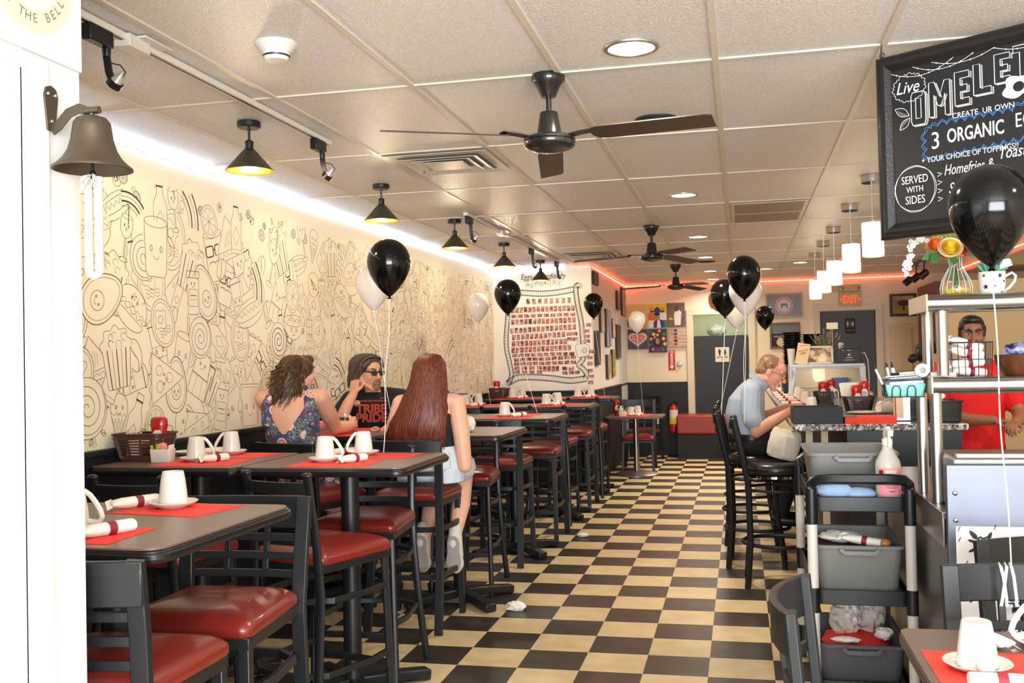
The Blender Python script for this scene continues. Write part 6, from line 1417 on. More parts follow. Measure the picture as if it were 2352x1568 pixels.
tub((.46, 4.755, .884), 'grey bus tub on the top tier of the bus cart', GREYT, .185)
tub((.455, 4.56, .504), 'grey bus tub on the middle tier holding used dishes', GREYT, .205, .178)
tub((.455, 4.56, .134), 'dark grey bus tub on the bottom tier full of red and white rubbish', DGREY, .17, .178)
spray_bottle((.588, 4.405, .884), 'spray bottle with a pink label on the top tier of the bus cart', mat('translucent_bottle', (196, 190, 180), .35, spec=.4), mat('pink_label', (240, 150, 160), .6), 1.08, radians(8))
CLB = mat('blue_cloth', (150, 178, 214), .9, bump=.4, bscale=50)
tag(crumple(MB(), (.375, 4.37, .921), (.075, .05, .036), 3, .2).build('cleaning_cloth', CLB, ang=70), 'pale blue folded cloth on the front of the top cart tier', 'cloth'); tag(crumple(MB(), (.47, 4.375, .912), (.065, .045, .027), 5, .12).build('cleaning_cloth', CLB, ang=70), 'second blue cloth lying toward the spray bottle on the top cart tier', 'cloth')
tag(crumple(MB(), (.298, 4.50, .925), (.028, .05, .04), 8, .25).build('cleaning_cloth', CLB, ang=70), 'blue white cloth hanging over the left side of the top cart tier', 'cloth')
# middle tub contents
zt = .504+.205
t = thing('serving_tray', 'black tray of leftovers lying slanted in the middle bus tub', 'tray', (.455, 4.50, zt-.048), 0); R = []
for z, g in ((0, .9), (.004, .93), (.02, 1.0), (.024, 1.0), (.01, .9)): R.append([V((x*g, y*g, z)) for x, y in rrect(-.15, .15, -.16, .16, .03, 4)])
MB().loft(R).xf(Matrix.Rotation(radians(5), 4, 'Y')).build('tray', BLKP, t)
tag(MB().lathe([(0, 0), (.06, 0), (.11, .012), (.12, .018), (.11, .016), (.06, .006), (0, .005)], (.475, 4.53, zt-.015), 30, Matrix.Rotation(radians(9), 3, 'Y')).build('plate', CHINA), 'used white plate in the middle bus tub', 'plate')
tag(crumple(MB(), (.40, 4.50, zt+.004), (.085, .07, .022), 21, .3).build('used_napkins', NAPK, ang=60), 'crumpled used napkins heaped left in the middle bus tub', 'napkins')
ROLL.place((.475, 4.42, zt-.016), 0, 'used napkin roll with maroon band in the middle bus tub', 'napkin rolls in the bus cart', rot=(0, radians(6), radians(-20)), scale=(.8, 1, 1))
tag(crumple(MB(), (.565, 4.44, zt-.012), (.03, .03, .018), 23, .3).build('cheese_scrap', mat('orange_scrap', (222, 150, 66), .7), ang=60), 'orange food scrap at the right of the middle bus tub', 'food scrap')
# bottom tub contents
zb = .134+.17
tag(crumple(MB(), (.455, 4.55, zb-.055), (.14, .2, .045), 31, .12).build('red_paper_heap', PAPER_R, ang=40), 'crumpled red placemats filling the bottom bus tub', 'paper')
CLEAR = mat('crinkled_clear_plastic', (214, 204, 192), .25, alpha=.9, bump=.8, bscale=40)
tag(crumple(MB(), (.415, 4.56, zb+.045), (.065, .06, .075), 33, .35, 28).build('plastic_wrap_ball', CLEAR, ang=15), 'crumpled white plastic bag in the bottom bus tub, on the left', 'plastic bag'); tag(crumple(MB(), (.515, 4.62, zb+.045), (.07, .06, .075), 36, .35, 28).build('plastic_wrap_ball', CLEAR, ang=15), 'crumpled clear plastic bag in the bottom bus tub, on the right', 'plastic bag')
tag(crumple(MB(), (.40, 4.40, zb-.005), (.06, .025, .012), 38, .3).build('used_napkins', NAPK, ang=60), 'used napkin at the front of the bottom bus tub', 'napkins'); tag(crumple(MB(), (.56, 4.48, zb+.005), (.035, .03, .025), 39, .3).build('used_napkins', NAPK, ang=60), 'balled napkin at the right of the bottom bus tub', 'napkins')
# litter on the floor and the tissue on the third row table
tag(crumple(MB(), (-1.35, 5.86, .022), (.055, .04, .03), 41, .4).build('crumpled_napkin', NAPK, ang=30), 'crumpled napkin on the floor beside the third row table foot', 'napkin'); tag(crumple(MB(), (-1.33, 8.33, .018), (.045, .03, .018), 43, .3).build('crumpled_napkin', NAPK, ang=30), 'small crumpled napkin on the floor farther down by the stools', 'napkin')
tag(crumple(MB(), (-1.665, 5.98, TZ+.045), (.05, .05, .055), 44, .3).build('crumpled_tissue', NAPK, ang=30), 'white crumpled tissue on the bare table right of the red haired person', 'tissue')
t = thing('jar_glass', 'jar shaped drinking glass held by the woman in the floral dress', 'glass', (-2.462, 5.95, TZ+.001)); MB().lathe([(0, 0), (.032, 0), (.037, .008), (.037, .085), (.031, .1), (.031, .122), (.029, .122), (.028, .1), (.034, .084), (.034, .012), (0, .008)], n=30).build('jar', pane, t, ang=50); MB().lathe([(0, .012), (.0335, .012), (.0335, .07), (0, .07)], n=24).build('drink', mat('iced_tea', (170, 96, 60), .1, alpha=.7), t)
MB().lathe([(.0315, .1), (.0325, .102), (.0315, .104), (.0315, .11), (.0325, .112), (.0315, .114)], n=30).build('thread', mat('glass_rib', (240, 244, 240), .1, alpha=.5), t)
tag(MB().tube([(-2.33+.022*cos(a), 6.13+.02*sin(a), TZ+.012+.01*sin(a)) for a in [2*pi*k/16 for k in range(16)]], .004, 6, True).build('twisted_wrapper', WHITE_P), 'loop of white wrapper on the red mat before the man in sunglasses', 'wrapper')
# ================================================================== CHALKBOARD
BU = V((.83, -.56, 0)).normalized(); BN = V((BU.y, -BU.x, 0))
t = thing('chalkboard_sign', 'large framed chalkboard menu hanging from the ceiling at the upper right', 'sign', (0.52, 3.87, 2.575))
def bp(u, v, w=0.0): return BU*u-V((0, 0, v))+BN*w
BM = Matrix((BU, V((0, 0, 1)), BN)).transposed().to_4x4()
CB = mat('chalkboard_black', (26, 24, 24), .45, var=.2, vscale=6); CHK = mat('chalk_white', (232, 228, 224), .9); CHB = mat('chalk_blue', (60, 130, 200), .9); FRB = mat('black_moulding', (24, 22, 22), .3, bump=.2, bscale=120)
BLN, BHT = 1.0, .667
MB().add([bp(.04, .04, .004), bp(BLN-.04, .04, .004), bp(BLN-.04, BHT-.04, .004), bp(.04, BHT-.04, .004), bp(.04, .04, -.012), bp(BLN-.04, .04, -.012), bp(BLN-.04, BHT-.04, -.012), bp(.04, BHT-.04, -.012)], [(0, 1, 2, 3), (7, 6, 5, 4), (0, 4, 5, 1), (1, 5, 6, 2), (2, 6, 7, 3), (3, 7, 4, 0)]).build('slate', CB, t)
fr = MB(); prof = [(0, -.015), (0, .012), (.008, .02), (.018, .021), (.024, .026), (.036, .024), (.05, .012), (.056, .006), (.056, -.012)]
cor = [(0, 0, 1, 1), (BLN, 0, -1, 1), (BLN, BHT, -1, -1), (0, BHT, 1, -1)]
vs = [bp(cx+dx*a, cy+dy*a, b_) for cx, cy, dx, dy in cor for a, b_ in prof]; n_ = len(prof)
fr.add(vs, [(k*n_+q, ((k+1) % 4)*n_+q, ((k+1) % 4)*n_+(q+1) % n_, k*n_+(q+1) % n_) for k in range(4) for q in range(n_)]); fr.build('frame', FRB, t, ang=25)
hk = MB(); 
for u in (.02, .9): hk.tube([bp(u, -.002), bp(u-.004, -.02), bp(u, -.06)], .003, 6); hk.tube([bp(u+.009*cos(a), -.012+.009*sin(a)) for a in [2*pi*k/12 for k in range(12)]], .0025, 6, True)
hk.build('hanging_hook', WIRE, t)
BR = BM.to_euler()
def chalk(body, u, v, size, m=CHK, align='LEFT', sx=1.0, shear=0, outline=0, bold=0, nm='chalk_lettering', sp=1.0):
    return text(nm, body, size, m, t, bp(u, v, .0062), BR, align, outline, shear, sx, .0004, bold, sp)
chalk('Live', .070, .128, .062, shear=.3, sx=.85)
# shadowed block capitals: white outlines with hatched sides
lets = {'O': [(.1, 0), (.9, 0), (1, .12), (1, .88), (.9, 1), (.1, 1), (0, .88), (0, .12)], 'O2': [(.32, .2), (.68, .2), (.68, .8), (.32, .8)],
        'M': [(0, 0), (.24, 0), (.24, .62), (.42, .3), (.58, .3), (.76, .62), (.76, 0), (1, 0), (1, 1), (.74, 1), (.5, .56), (.26, 1), (0, 1)],
        'E': [(0, 0), (1, 0), (1, .2), (.38, .2), (.38, .4), (.85, .4), (.85, .6), (.38, .6), (.38, .8), (1, .8), (1, 1), (0, 1)],
        'L': [(0, 0), (1, 0), (1, .22), (.38, .22), (.38, 1), (0, 1)], 'T': [(.33, 0), (.67, 0), (.67, .78), (1, .78), (1, 1), (0, 1), (0, .78), (.33, .78)],
        'S': [(0, 0), (1, 0), (1, .6), (.36, .6), (.36, .8), (1, .8), (1, 1), (0, 1), (0, .4), (.64, .4), (.64, .2), (0, .2)]}
bl = MB(); ht = MB()
for ch, u0, u1, v0, v1 in (('O', .126, .178, .150, .268), ('M', .191, .265, .128, .250), ('E', .282, .331, .112, .228), ('L', .346, .404, .100, .205), ('E', .416, .466, .082, .180), ('T', .477, .54, .068, .172), ('T', .552, .615, .060, .160), ('E', .63, .685, .055, .15), ('S', .70, .76, .05, .142)):
    for key in ((ch, 'O2') if ch == 'O' else (ch,)):
        P2 = [(u0+(u1-u0)*x, v1-(v1-v0)*y) for x, y in lets[key]]; bl.ribbon([bp(u, v, .006) for u, v in P2+[P2[0]]], .0028, BN)
    P2 = [(u0+(u1-u0)*x, v1-(v1-v0)*y) for x, y in lets[ch]]
    for i in range(len(P2)):
        a, b_ = P2[i], P2[(i+1) % len(P2)]
        if (b_[1]-a[1] < -.004) or (b_[0]-a[0] > .004 and abs(b_[1]-a[1]) < .001 and True and (a[1] > (v0+v1)/2)):
            L_ = hypot(b_[0]-a[0], b_[1]-a[1]); k_ = int(L_/.0028)
            for q in range(k_): s = q/max(1, k_); ht.ribbon([bp(a[0]+(b_[0]-a[0])*s, a[1]+(b_[1]-a[1])*s, .0056), bp(a[0]+(b_[0]-a[0])*s+.008, a[1]+(b_[1]-a[1])*s+.005, .0056)], .001, BN)
            bl.ribbon([bp(a[0]+.008, a[1]+.005, .0057), bp(b_[0]+.008, b_[1]+.005, .0057)], .0016, BN)
bl.build('block_capitals', CHK, t, smooth=False, recalc=False); ht.build('letter_hatching', mat('chalk_grey', (176, 172, 168), .9), t, smooth=False, recalc=False)
chalk('CREATE  UR OWN', .270, .262, .027, sx=.92); chalk('3', .192, .338, .085, sx=.85); chalk('ORGANIC', .250, .330, .068, sx=.62, bold=.001); chalk('EGGS', .476, .318, .068, sx=.7)
chalk('+ YOUR CHOICE OF TOPPINGS!!', .158, .400, .028, sx=.80); chalk('Homefries &', .236, .447, .052, shear=.3, sx=.62); chalk('Toast', .418, .418, .058, shear=.3, sx=.68); chalk('Salad', .25, .512, .052, shear=.3, sx=.7)
chalk('SERVED', .131, .462, .040, sx=.72, align='CENTER'); chalk('WITH', .131, .497, .030, sx=.8, align='CENTER'); chalk('SIDES', .131, .535, .042, sx=.72, align='CENTER')
dr = MB(); db = MB()
def arcp(cu, cv, ru, rv, a0=0, a1=360, n=40, wob=0): return [bp(cu+(ru+wob*sin(k*1.3))*cos(radians(a0+(a1-a0)*k/n)), cv+(rv+wob*sin(k*1.7))*sin(radians(a0+(a1-a0)*k/n)), .006) for k in range(n+1)]
for q in (0, .004): dr.ribbon(arcp(.131+q*.3, .495, .072+q, .083-q, wob=.0006), .0016, BN)
for k in range(4): dr.ribbon([bp(.213, .449+.029*k, .006), bp(.229, .455+.029*k, .006), bp(.213, .463+.029*k, .006)], .0025, BN)
cl_ = []
for k in range(11): a = 2*pi*k/11; cl_ += [(.12+.052*cos(a+x)*1.05*(1+.16*abs(sin(x*8.64))), .128+.046*sin(a+x)*(1+.16*abs(sin(x*8.64)))) for x in [2*pi/11*i/6 for i in range(6)]]
dr.ribbon([bp(u, v, .006) for u, v in cl_+[cl_[0]]], .0018, BN)
for (a, b_, s) in (((.056, .066), (.292, .049), .035), ((.134, .056), (.364, .047), .035), ((.202, .055), (.435, .047), .028), ((.40, .048), (.62, .05), .03)):
    P2 = [(a[0]+(b_[0]-a[0])*k/24, a[1]+(b_[1]-a[1])*k/24+s*4*(k/24)*(1-k/24)) for k in range(25)]; dr.ribbon([bp(u, v, .006) for u, v in P2], .0016, BN)
    for k in range(2, 24, 4): u, v = P2[k]; dr.add([bp(u+.0028*cos(q*pi/3), v+.0028*sin(q*pi/3), .0063) for q in range(6)], [tuple(range(6))])
def bleaf(u0, v0, u1, v1, w_):
    d = V((u1-u0, v1-v0, 0)); nn = V((-d.y, d.x, 0)).normalized()*w_
    for s in (-1, 1): dr.ribbon([bp(u0+d.x*k/10+s*nn.x*sin(pi*k/10), v0+d.y*k/10+s*nn.y*sin(pi*k/10), .006) for k in range(11)], .0018, BN)
    for k in range(2, 10): dr.ribbon([bp(u0+d.x*k/10, v0+d.y*k/10, .006), bp(u0+d.x*(k+.5)/10+nn.x*.8*sin(pi*k/10), v0+d.y*(k+.5)/10+nn.y*.8*sin(pi*k/10), .006)], .001, BN)
bleaf(.066, .197, .118, .229, .014); bleaf(.120, .238, .082, .276, .012)
def scallop(P2, r=.012, d=1):
    o_ = []
    for (a, b_) in zip(P2, P2[1:]):
        L_ = hypot(b_[0]-a[0], b_[1]-a[1]); k_ = max(1, round(L_/(2*r)))
        for q in range(k_):
            for i in range(7): s = (q+i/6)/k_; h_ = .45*r*2*sin(pi*i/6)*d; o_.append((a[0]+(b_[0]-a[0])*s+(b_[1]-a[1])/L_*h_, a[1]+(b_[1]-a[1])*s-(b_[0]-a[0])/L_*h_))
    return o_
for off in (0, .006): P2 = scallop([(.182-off, .39+off), (.178-off, .30), (.22, .286-off), (.47, .285-off), (.5, .27-off), (.66, .27-off), (.66, .365+off), (.47, .372+off), (.18-off, .388+off)], .016); db.ribbon([bp(u, v, .006) for u, v in P2], .0018, BN)
dr.build('chalk_drawing', CHK, t, smooth=False, recalc=False); db.build('blue_cloud_outline', CHB, t, smooth=False, recalc=False)
eg = MB(); P2 = [(.487+.047*(1+.16*sin(3*a+1)+.08*sin(5*a))*cos(a), .205+.036*(1+.16*sin(3*a+1)+.08*sin(5*a))*sin(a)) for a in [2*pi*k/40 for k in range(40)]]
P3 = [(.492+.018*cos(a), .204+.017*sin(a)) for a in [2*pi*k/40 for k in range(40)]]
eg.add([bp(u, v, .0065) for u, v in P2+P3], [(k, (k+1) % 40, 40+(k+1) % 40, 40+k) for k in range(40)]); eg.build('fried_egg_drawing', mat('chalk_lilac_white', (226, 224, 240), .9), t, smooth=False, recalc=False)

# ================================================================== BALLOONS
BALB = mat('black_latex', (9, 9, 10), .12, coat=.0, spec=.45); BALW = mat('pearl_latex', (236, 228, 218), .18, coat=.5); RIB = mat('white_ribbon', (240, 238, 236), .6)
def balloon(c, anchor, m_, label, w_=.215, sway=0.0):
    """c: centre of the widest part"""
    kz = c[2]-w_*.80; t = thing('balloon', label, 'balloon', anchor, 0, 'party balloons'); o = V(anchor); r = w_/2
    prof = [(0, r*1.06), (r*.2, r*1.04), (r*.42, r*.97), (r*.64, r*.82), (r*.84, r*.58), (r*.96, r*.28), (r, 0), (r*.96, -r*.28), (r*.86, -r*.56), (r*.70, -r*.86), (r*.5, -r*1.14), (r*.3, -r*1.36), (r*.13, -r*1.5), (r*.05, -r*1.55), (0, -r*1.555)]
    MB().lathe(prof[::-1], V(c)-o, 44).build('skin', m_, t, ang=80)
    MB().lathe([(0, -r*1.53), (r*.06, -r*1.55), (r*.05, -r*1.58), (r*.10, -r*1.64), (r*.12, -r*1.66), (0, -r*1.65)], V(c)-o, 16).build('knot', m_, t)
    p0 = V((c[0], c[1], c[2]-r*1.6)); pts = []
    for k in range(25):
        u = k/24; q = p0.lerp(V(anchor), u); pts.append(q-o+V((sway*sin(u*9)*sin(pi*u), .3*sway*sin(u*13)*sin(pi*u), 0)))
    MB().tube(pts, .0019, 6).build('ribbon', RIB, t)
    return t
balloon((-1.66, 4.6, 1.99), (-1.70, 4.585, 1.066), BALB, 'large black balloon floating above the second row table, ribbon down to its far edge', sway=.008)
balloon((-2.12, 5.60, 1.98), (-2.06, 5.74, 1.066), BALW, 'white balloon half hidden behind the black one by the doodle wall', sway=.006)
balloon((-1.835, 7.9, 2.045), (-1.62, 7.95, 1.066), BALB, 'black balloon in front of the photo wall film strip, tied to the fourth row table', .22)
balloon((-2.43, 9.2, 2.04), (-2.40, 9.5, 1.066), BALW, 'white balloon before the far end of the doodle wall')
balloon((-1.563, 10.9, 2.11), (-1.50, 11.2, 1.066), BALB, 'black balloon at the corner of the photo wall, ribbon to the last table')
balloon((-1.24, 12.4, 1.97), (-1.22, 12.75, .766), BALW, 'white balloon in front of the back wall paintings, above the small far table')
balloon((.036, 6.5, 2.02), (.015, 6.62, 1.062), BALB, 'largest black balloon above the counter stools, ribbon to the near stool', sway=.006)
balloon((.045, 7.05, 1.945), (.02, 7.02, 1.066), BALW, 'white balloon directly behind the largest black balloon over the stools', .225)
balloon((-.10, 7.4, 1.945), (-.14, 7.25, 1.082), BALB, 'black balloon overlapping the wall clock above the eating man', .21)
balloon((-.02, 8.1, 1.87), (-.17, 8.2, 1.06), BALW, 'low white balloon peeking out under the clock balloons', .21)
balloon((.28, 11.45, 1.94), (.335, 11.5, 1.071), BALB, 'small looking black balloon alone before the round logo picture', .205)
balloon((.70, 3.05, 1.905), (.712, 2.985, .885), BALB, 'big black balloon at the right edge in front of the chalkboard', .222, .004)
rb = MB()
for x, q in ((.700, .012), (.716, -.014), (.728, .010)): rb.bar([(x+.004, 3.10, .888), (x, 3.053, .888), (x+q*.4, 3.046, .86), (x+q, 3.05, .80), (x+q*1.2, 3.058, .775)], .008, .0012, up=(0, 1, .05))
tag(rb.build('tied_ribbon', RIB), 'white ribbon wrapped around the top rail of the dining chair', 'ribbon')

# ================================================================== BELL AND STICKER
BRZ = mat('aged_bronze', (92, 82, 68), .42, .75, var=.15, vscale=14)
t = thing('wall_bell', 'dark bronze bell on a curved bracket fixed to the white pier', 'bell', (-1.414, 1.835, 2.06))
m = MB().prism([(-.012, -.055), (.012, -.055), (.022, .02), (.016, .036), (0, .042), (-.016, .036), (-.022, .02)], 0, .004, Matrix(((0, 0, 1, 0), (1, 0, 0, 0), (0, 1, 0, 0), (0, 0, 0, 1)))); m.build('wall_plate', BRZ, t, bev=.001)
sc = MB()
for y, z in ((-.011, .022), (.011, .022), (0, -.035)): sc.ell((.005, y, z), (.003, .0045, .0045))
sc.build('screws', CHROME, t)
MB().bar([(.004, 0, -.055), (.02, 0, -.045), (.045, 0, -.020), (.07, 0, -.012), (.09, 0, -.02), (.1, 0, -.045), (.103, 0, -.06)], .022, .0035, up=(0, 1, 0)).build('bracket_arm', BRZ, t, bev=.001)
c = V((.104, -.005, -.105)); MB().tube([c+V((-.016, 0, .085)), c+V((.018, 0, .085))], .008, 12).tube([c+V((0, 0, .07)), c+V((0, 0, .092))], .005, 10).build('clevis', BRZ, t)
MB().lathe([(0, .073), (.015, .073), (.03, .068), (.037, .058), (.039, .045), (.042, .025), (.049, 0), (.060, -.018), (.073, -.031), (.080, -.036), (.0805, -.040), (.078, -.0405), (.072, -.035), (.056, -.018), (.044, 0), (.036, .045), (.0, .066)], c, 48).build('bell_body', BRZ, t, ang=50)
MB().tube([c+V((0, 0, .05)), c+V((0, 0, -.045))], .003, 8).ell(c+V((0, 0, -.05)), (.007, .007, .01)).build('clapper', BLKP, t)
rp = MB(); RO = mat('white_cotton_rope', (204, 197, 186), .9, bump=.6, bscale=140); pts = []
for k in range(31):
    u = k/30; a = pi*u*2; 
    if k <= 13: pts.append(c+V((-.012-.0*u, .002, -.055-.195*k/13)))
    elif k <= 17: q = (k-13)/4*pi; pts.append(c+V((-.012*cos(q)+.0, .002, -.25-.012*sin(q))))
    else: pts.append(c+V((.012, .002, -.25+.195*(k-17)/13)))
rp.tube(pts, .0085, 10); rnd = random.Random(3)
for k in range(46): a = rnd.uniform(0, 6.28); z = rnd.uniform(-.075, -.05); rp.tube([c+V((.006*cos(a), .006*sin(a), z)), c+V((.02*cos(a), .02*sin(a), z-.004)), c+V((.026*cos(a), .026*sin(a), z-.016))], [.0022, .0018, .0006], 4)
rp.build('pull_rope', RO, t)
t = thing('bell_sticker', 'round cream sticker lettered RING THE BELL high on the white pier', 'sticker', (-1.4117, 1.775, 2.335)); XR = Matrix(((0, 0, 1), (1, 0, 0), (0, 1, 0)))
STK = mat('sticker_cream', (230, 210, 172), .6)
MB().lathe([(0, 0), (.137, 0), (.137, .0007), (0, .0007)], n=64, M=XR).build('disc', STK, t); MB().lathe([(0, 0), (.088, 0), (.088, .0003), (0, .0003)], (.0007, 0, 0), 56, XR).build('inner_disc', mat('sticker_pale', (236, 222, 192), .6), t)
SG = mat('sticker_grey', (120, 108, 100), .7)
for k, ch in enumerate('RING THE BELL'):
    a = radians(-90+(k-6.0)*11.2-4)
    if ch != ' ': text('sticker_letter', ch, .028, SG, t, (.0009, .106*cos(a), .106*sin(a)), (radians(90), 0, radians(90)) if False else (Matrix(((0, 0, 1), (1, 0, 0), (0, 1, 0))) @ Matrix.Rotation(a+pi/2, 3, 'Z')).to_euler())

# ================================================================== WALL DECOR
def canvas(name, label, cat, loc, w_, h, d, nrm, edge, group=None):
    """flat box hung on a wall; nrm 'y-' or 'x+'; local frame: X right, Z up, facing -Y"""
    t = thing(name, label, cat, loc, radians(0 if nrm == 'y-' else 90), group)
    MB().bb(-w_/2, w_/2, -d, 0, -h/2, h/2).build('canvas', edge, t, bev=.002); return t, -d-.0006
def rect(t, y, x0, x1, z0, z1, m_, nm='painted_area', k=0): return MB().bb(x0, x1, y-.0012-.0008*k, y, z0, z1).build(nm, m_, t, smooth=False)
def shape(t, y, P2, m_, nm='painted_shape', k=0):
    return MB().prism(P2, 0, .0012+.0008*k, Matrix(((1, 0, 0, 0), (0, 0, -1, y), (0, 1, 0, 0), (0, 0, 0, 1)))).build(nm, m_, t, smooth=False)
def disc(cx, cz, rx, rz, n=24): return [(cx+rx*cos(2*pi*k/n), cz+rz*sin(2*pi*k/n)) for k in range(n)]
Cc = lambda n, r, g, b: mat(n, (r, g, b), .65)
YE, BLU, ORG, GRNP, WHP, DKB = Cc('paint_yellow', 240, 196, 40), Cc('paint_blue', 40, 70, 150), Cc('paint_orange', 228, 110, 60), Cc('paint_green', 70, 130, 70), Cc('paint_white', 238, 234, 226), Cc('paint_brown', 96, 72, 54)
FACE = Cc('paint_skin', 176, 130, 104); DARK = Cc('paint_dark', 44, 36, 38); FY = 15.447
GA = 'paintings in two rows on the back wall'
t, y = canvas('painting', 'yellow and blue painting behind the far white balloon, top left of the back wall paintings', 'painting', (-1.545, FY, 2.14), .295, .36, .03, 'y-', Cc('paint_pale_yellow', 226, 204, 120), GA)
shape(t, y, [(-.14, -.17), (.14, -.17), (.14, -.06), (.02, -.12), (-.06, -.04), (-.14, -.06)], BLU); shape(t, y, [(.03, -.17), (.14, -.17), (.14, -.05)], ORG, k=1); shape(t, y, disc(-.08, -.15, .05, .03), YE, k=1)
t, y = canvas('painting', 'painting of a man in a blue jacket under a yellow sky and domes, top middle', 'painting', (-1.225, FY, 2.14), .28, .37, .03, 'y-', WHP, GA)
rect(t, y, -.138, .138, .04, .183, YE); rect(t, y, -.138, .0, -.07, .04, ORG); rect(t, y, .0, .138, -.183, -.07, GRNP); rect(t, y, -.11, .11, .05, .075, BLU, k=1); shape(t, y, [(-.05, .075), (.05, .075), (.045, .1), (.0, .14), (-.045, .1)], BLU, k=1)
for x in (-.1, -.07, .07, .1): rect(t, y, x-.004, x+.004, .07, .12, DARK, k=2)
shape(t, y, [(-.06, -.183), (.11, -.183), (.10, -.1), (.05, -.06), (-.02, -.06), (-.06, -.1)], BLU, k=2); shape(t, y, [(-.01, -.183), (.05, -.183), (.035, -.07), (.0, -.07)], WHP, k=3); shape(t, y, disc(-.005, -.02, .042, .055), FACE, k=3); shape(t, y, disc(-.005, .025, .044, .026), DARK, k=4)
t, y = canvas('painting', 'brown painting with a figure in a white shirt, top right of the back wall paintings', 'painting', (-.945, FY, 2.145), .27, .365, .03, 'y-', blotch('bark_paint', [(70, 54, 44), (112, 92, 76), (140, 118, 96)], 40), GA)
shape(t, y, [(-.02, -.16), (.07, -.16), (.08, .0), (.09, .04), (.05, .07), (-.01, .06), (-.03, .0)], WHP); shape(t, y, disc(.012, .095, .035, .045), DKB, k=1); shape(t, y, disc(-.075, -.06, .03, .018), YE, k=1)
t, y = canvas('painting', 'dark picture of a heart shaped bowl of berries, bottom left of the back wall paintings', 'painting', (-1.535, FY, 1.785), .305, .305, .03, 'y-', blotch('grey_planks', [(56, 52, 54), (84, 80, 82)], 14), GA)
hp = [(.0088*16*sin(a)**3*1.0, .0075*(13*cos(a)-5*cos(2*a)-2*cos(3*a)-cos(4*a))+.005) for a in [2*pi*k/40 for k in range(40)]]; shape(t, y, hp, WHP); shape(t, y, [(x*.88, z*.86) for x, z in hp], blotch('berries', [(60, 110, 50), (200, 40, 50), (226, 120, 120), (240, 220, 200), (120, 20, 40)], 60), k=1)
t, y = canvas('painting', 'portrait of a long haired woman among yellow diamonds, bottom middle', 'painting', (-1.23, FY, 1.755), .275, .36, .03, 'y-', Cc('paint_violet', 70, 50, 90), GA)
for k, (x, z) in enumerate([(-.11, .14), (-.06, .1), (.03, .15), (.1, .1), (-.1, .03), (.09, .03), (-.115, -.06), (.11, -.05), (-.07, -.13), (.08, -.13), (.0, .09), (-.03, .04)]): s = .034 if k % 2 else .026; shape(t, y, [(x-s, z), (x, z+s), (x+s, z), (x, z-s)], YE if k % 3 else GRNP)
shape(t, y, disc(.0, -.02, .055, .085), DARK, k=1); shape(t, y, [(-.075, -.175), (.075, -.175), (.06, -.1), (-.06, -.1)], Cc('paint_plum', 110, 60, 110), k=2); shape(t, y, disc(.0, -.005, .033, .05), FACE, k=3)
t, y = canvas('painting', 'tan picture of five laid out spoons, bottom right of the back wall paintings', 'painting', (-.925, FY, 1.80), .285, .30, .03, 'y-', blotch('tan_wood', [(176, 146, 116), (204, 178, 146)], 12), GA)
for k, c_ in enumerate((Cc('spice_a', 90, 40, 36), Cc('spice_b', 60, 70, 110), Cc('spice_c', 200, 60, 40), Cc('spice_d', 60, 40, 36), Cc('spice_e', 196, 50, 40))): z = .105-.052*k; shape(t, y, disc(-.03, z, .026, .018), c_, k=1); rect(t, y, -.005, .13, z-.004, z+.004, WHP, 'spoon_handle')
FRM = mat('pale_wood_frame', (190, 168, 134), .5)
def framed(name, label, cat, loc, w_, h, fm, inner, fw=.028, nrm='y-'):
    t = thing(name, label, cat, loc, radians(0 if nrm == 'y-' else 90)); m = MB()
    for x0, x1, z0, z1 in ((-w_/2, w_/2, h/2-fw, h/2), (-w_/2, w_/2, -h/2, -h/2+fw), (-w_/2, -w_/2+fw, -h/2+fw, h/2-fw), (w_/2-fw, w_/2, -h/2+fw, h/2-fw)): m.bb(x0, x1, -.022, 0, z0, z1)
    m.build('frame', fm, t, bev=.003); MB().bb(-w_/2+fw*.7, w_/2-fw*.7, -.012, -.002, -h/2+fw*.7, h/2-fw*.7).build('print', inner, t); return t, -.0125
t, y = framed('framed_picture', 'framed grey blue picture with a round pink logo on the back wall', 'picture', (.66, FY, 2.235), .54, .37, FRM, Cc('print_blue_grey', 146, 156, 176))
for r, c_, k in ((.125, Cc('print_pale', 226, 220, 222), 0), (.118, Cc('print_pink', 216, 150, 154), 1), (.092, Cc('print_pale2', 214, 218, 226), 2)): shape(t, y, disc(.0, 0, r, r, 40), c_, k=k)
shape(t, y, [(-.05, .03), (.05, .03), (.05, -.05), (.03, -.05), (.03, -.01), (-.03, -.01), (-.03, -.05), (-.05, -.05)], Cc('print_slate', 130, 140, 160), k=3)
t, y = framed('framed_picture', 'framed WELCOME TO poster partly hidden by the stacked trays', 'picture', (.66, FY, 1.785), .44, .39, mat('brown_frame', (120, 104, 88), .5), Cc('poster_slate', 122, 128, 136))
rect(t, y, -.19, .19, -.165, .03, DARK); shape(t, y, disc(-.05, -.10, .075, .065), Cc('poster_cream', 220, 206, 176), k=1)
for b_, z in (('WELCOME', -.015), ('TO', -.045)): text('poster_lettering', b_, .035, WHP, t, (-.08, y-.003, z), (radians(90), 0, 0))
t, y = framed('framed_picture', 'dark framed sepia picture of a spreading tree on the back wall', 'picture', (2.335, FY, 2.185), .37, .33, mat('dark_frame', (44, 32, 26), .4), blotch('sepia_field', [(120, 96, 60), (176, 148, 104), (206, 182, 140)], 3), .035)
tre = MB().prism(disc(.01, .03, .085, .045), 0, .002, Matrix(((1, 0, 0, 0), (0, 0, -1, y), (0, 1, 0, 0), (0, 0, 0, 1)))); tre.build('tree_crown', Cc('sepia_dark', 70, 58, 34), t); rect(t, y, -.005, .02, -.07, .02, MATS['sepia_dark'], 'tree_trunk'); rect(t, y, -.14, .14, -.125, -.05, Cc('sepia_ground', 170, 134, 84), 'field')
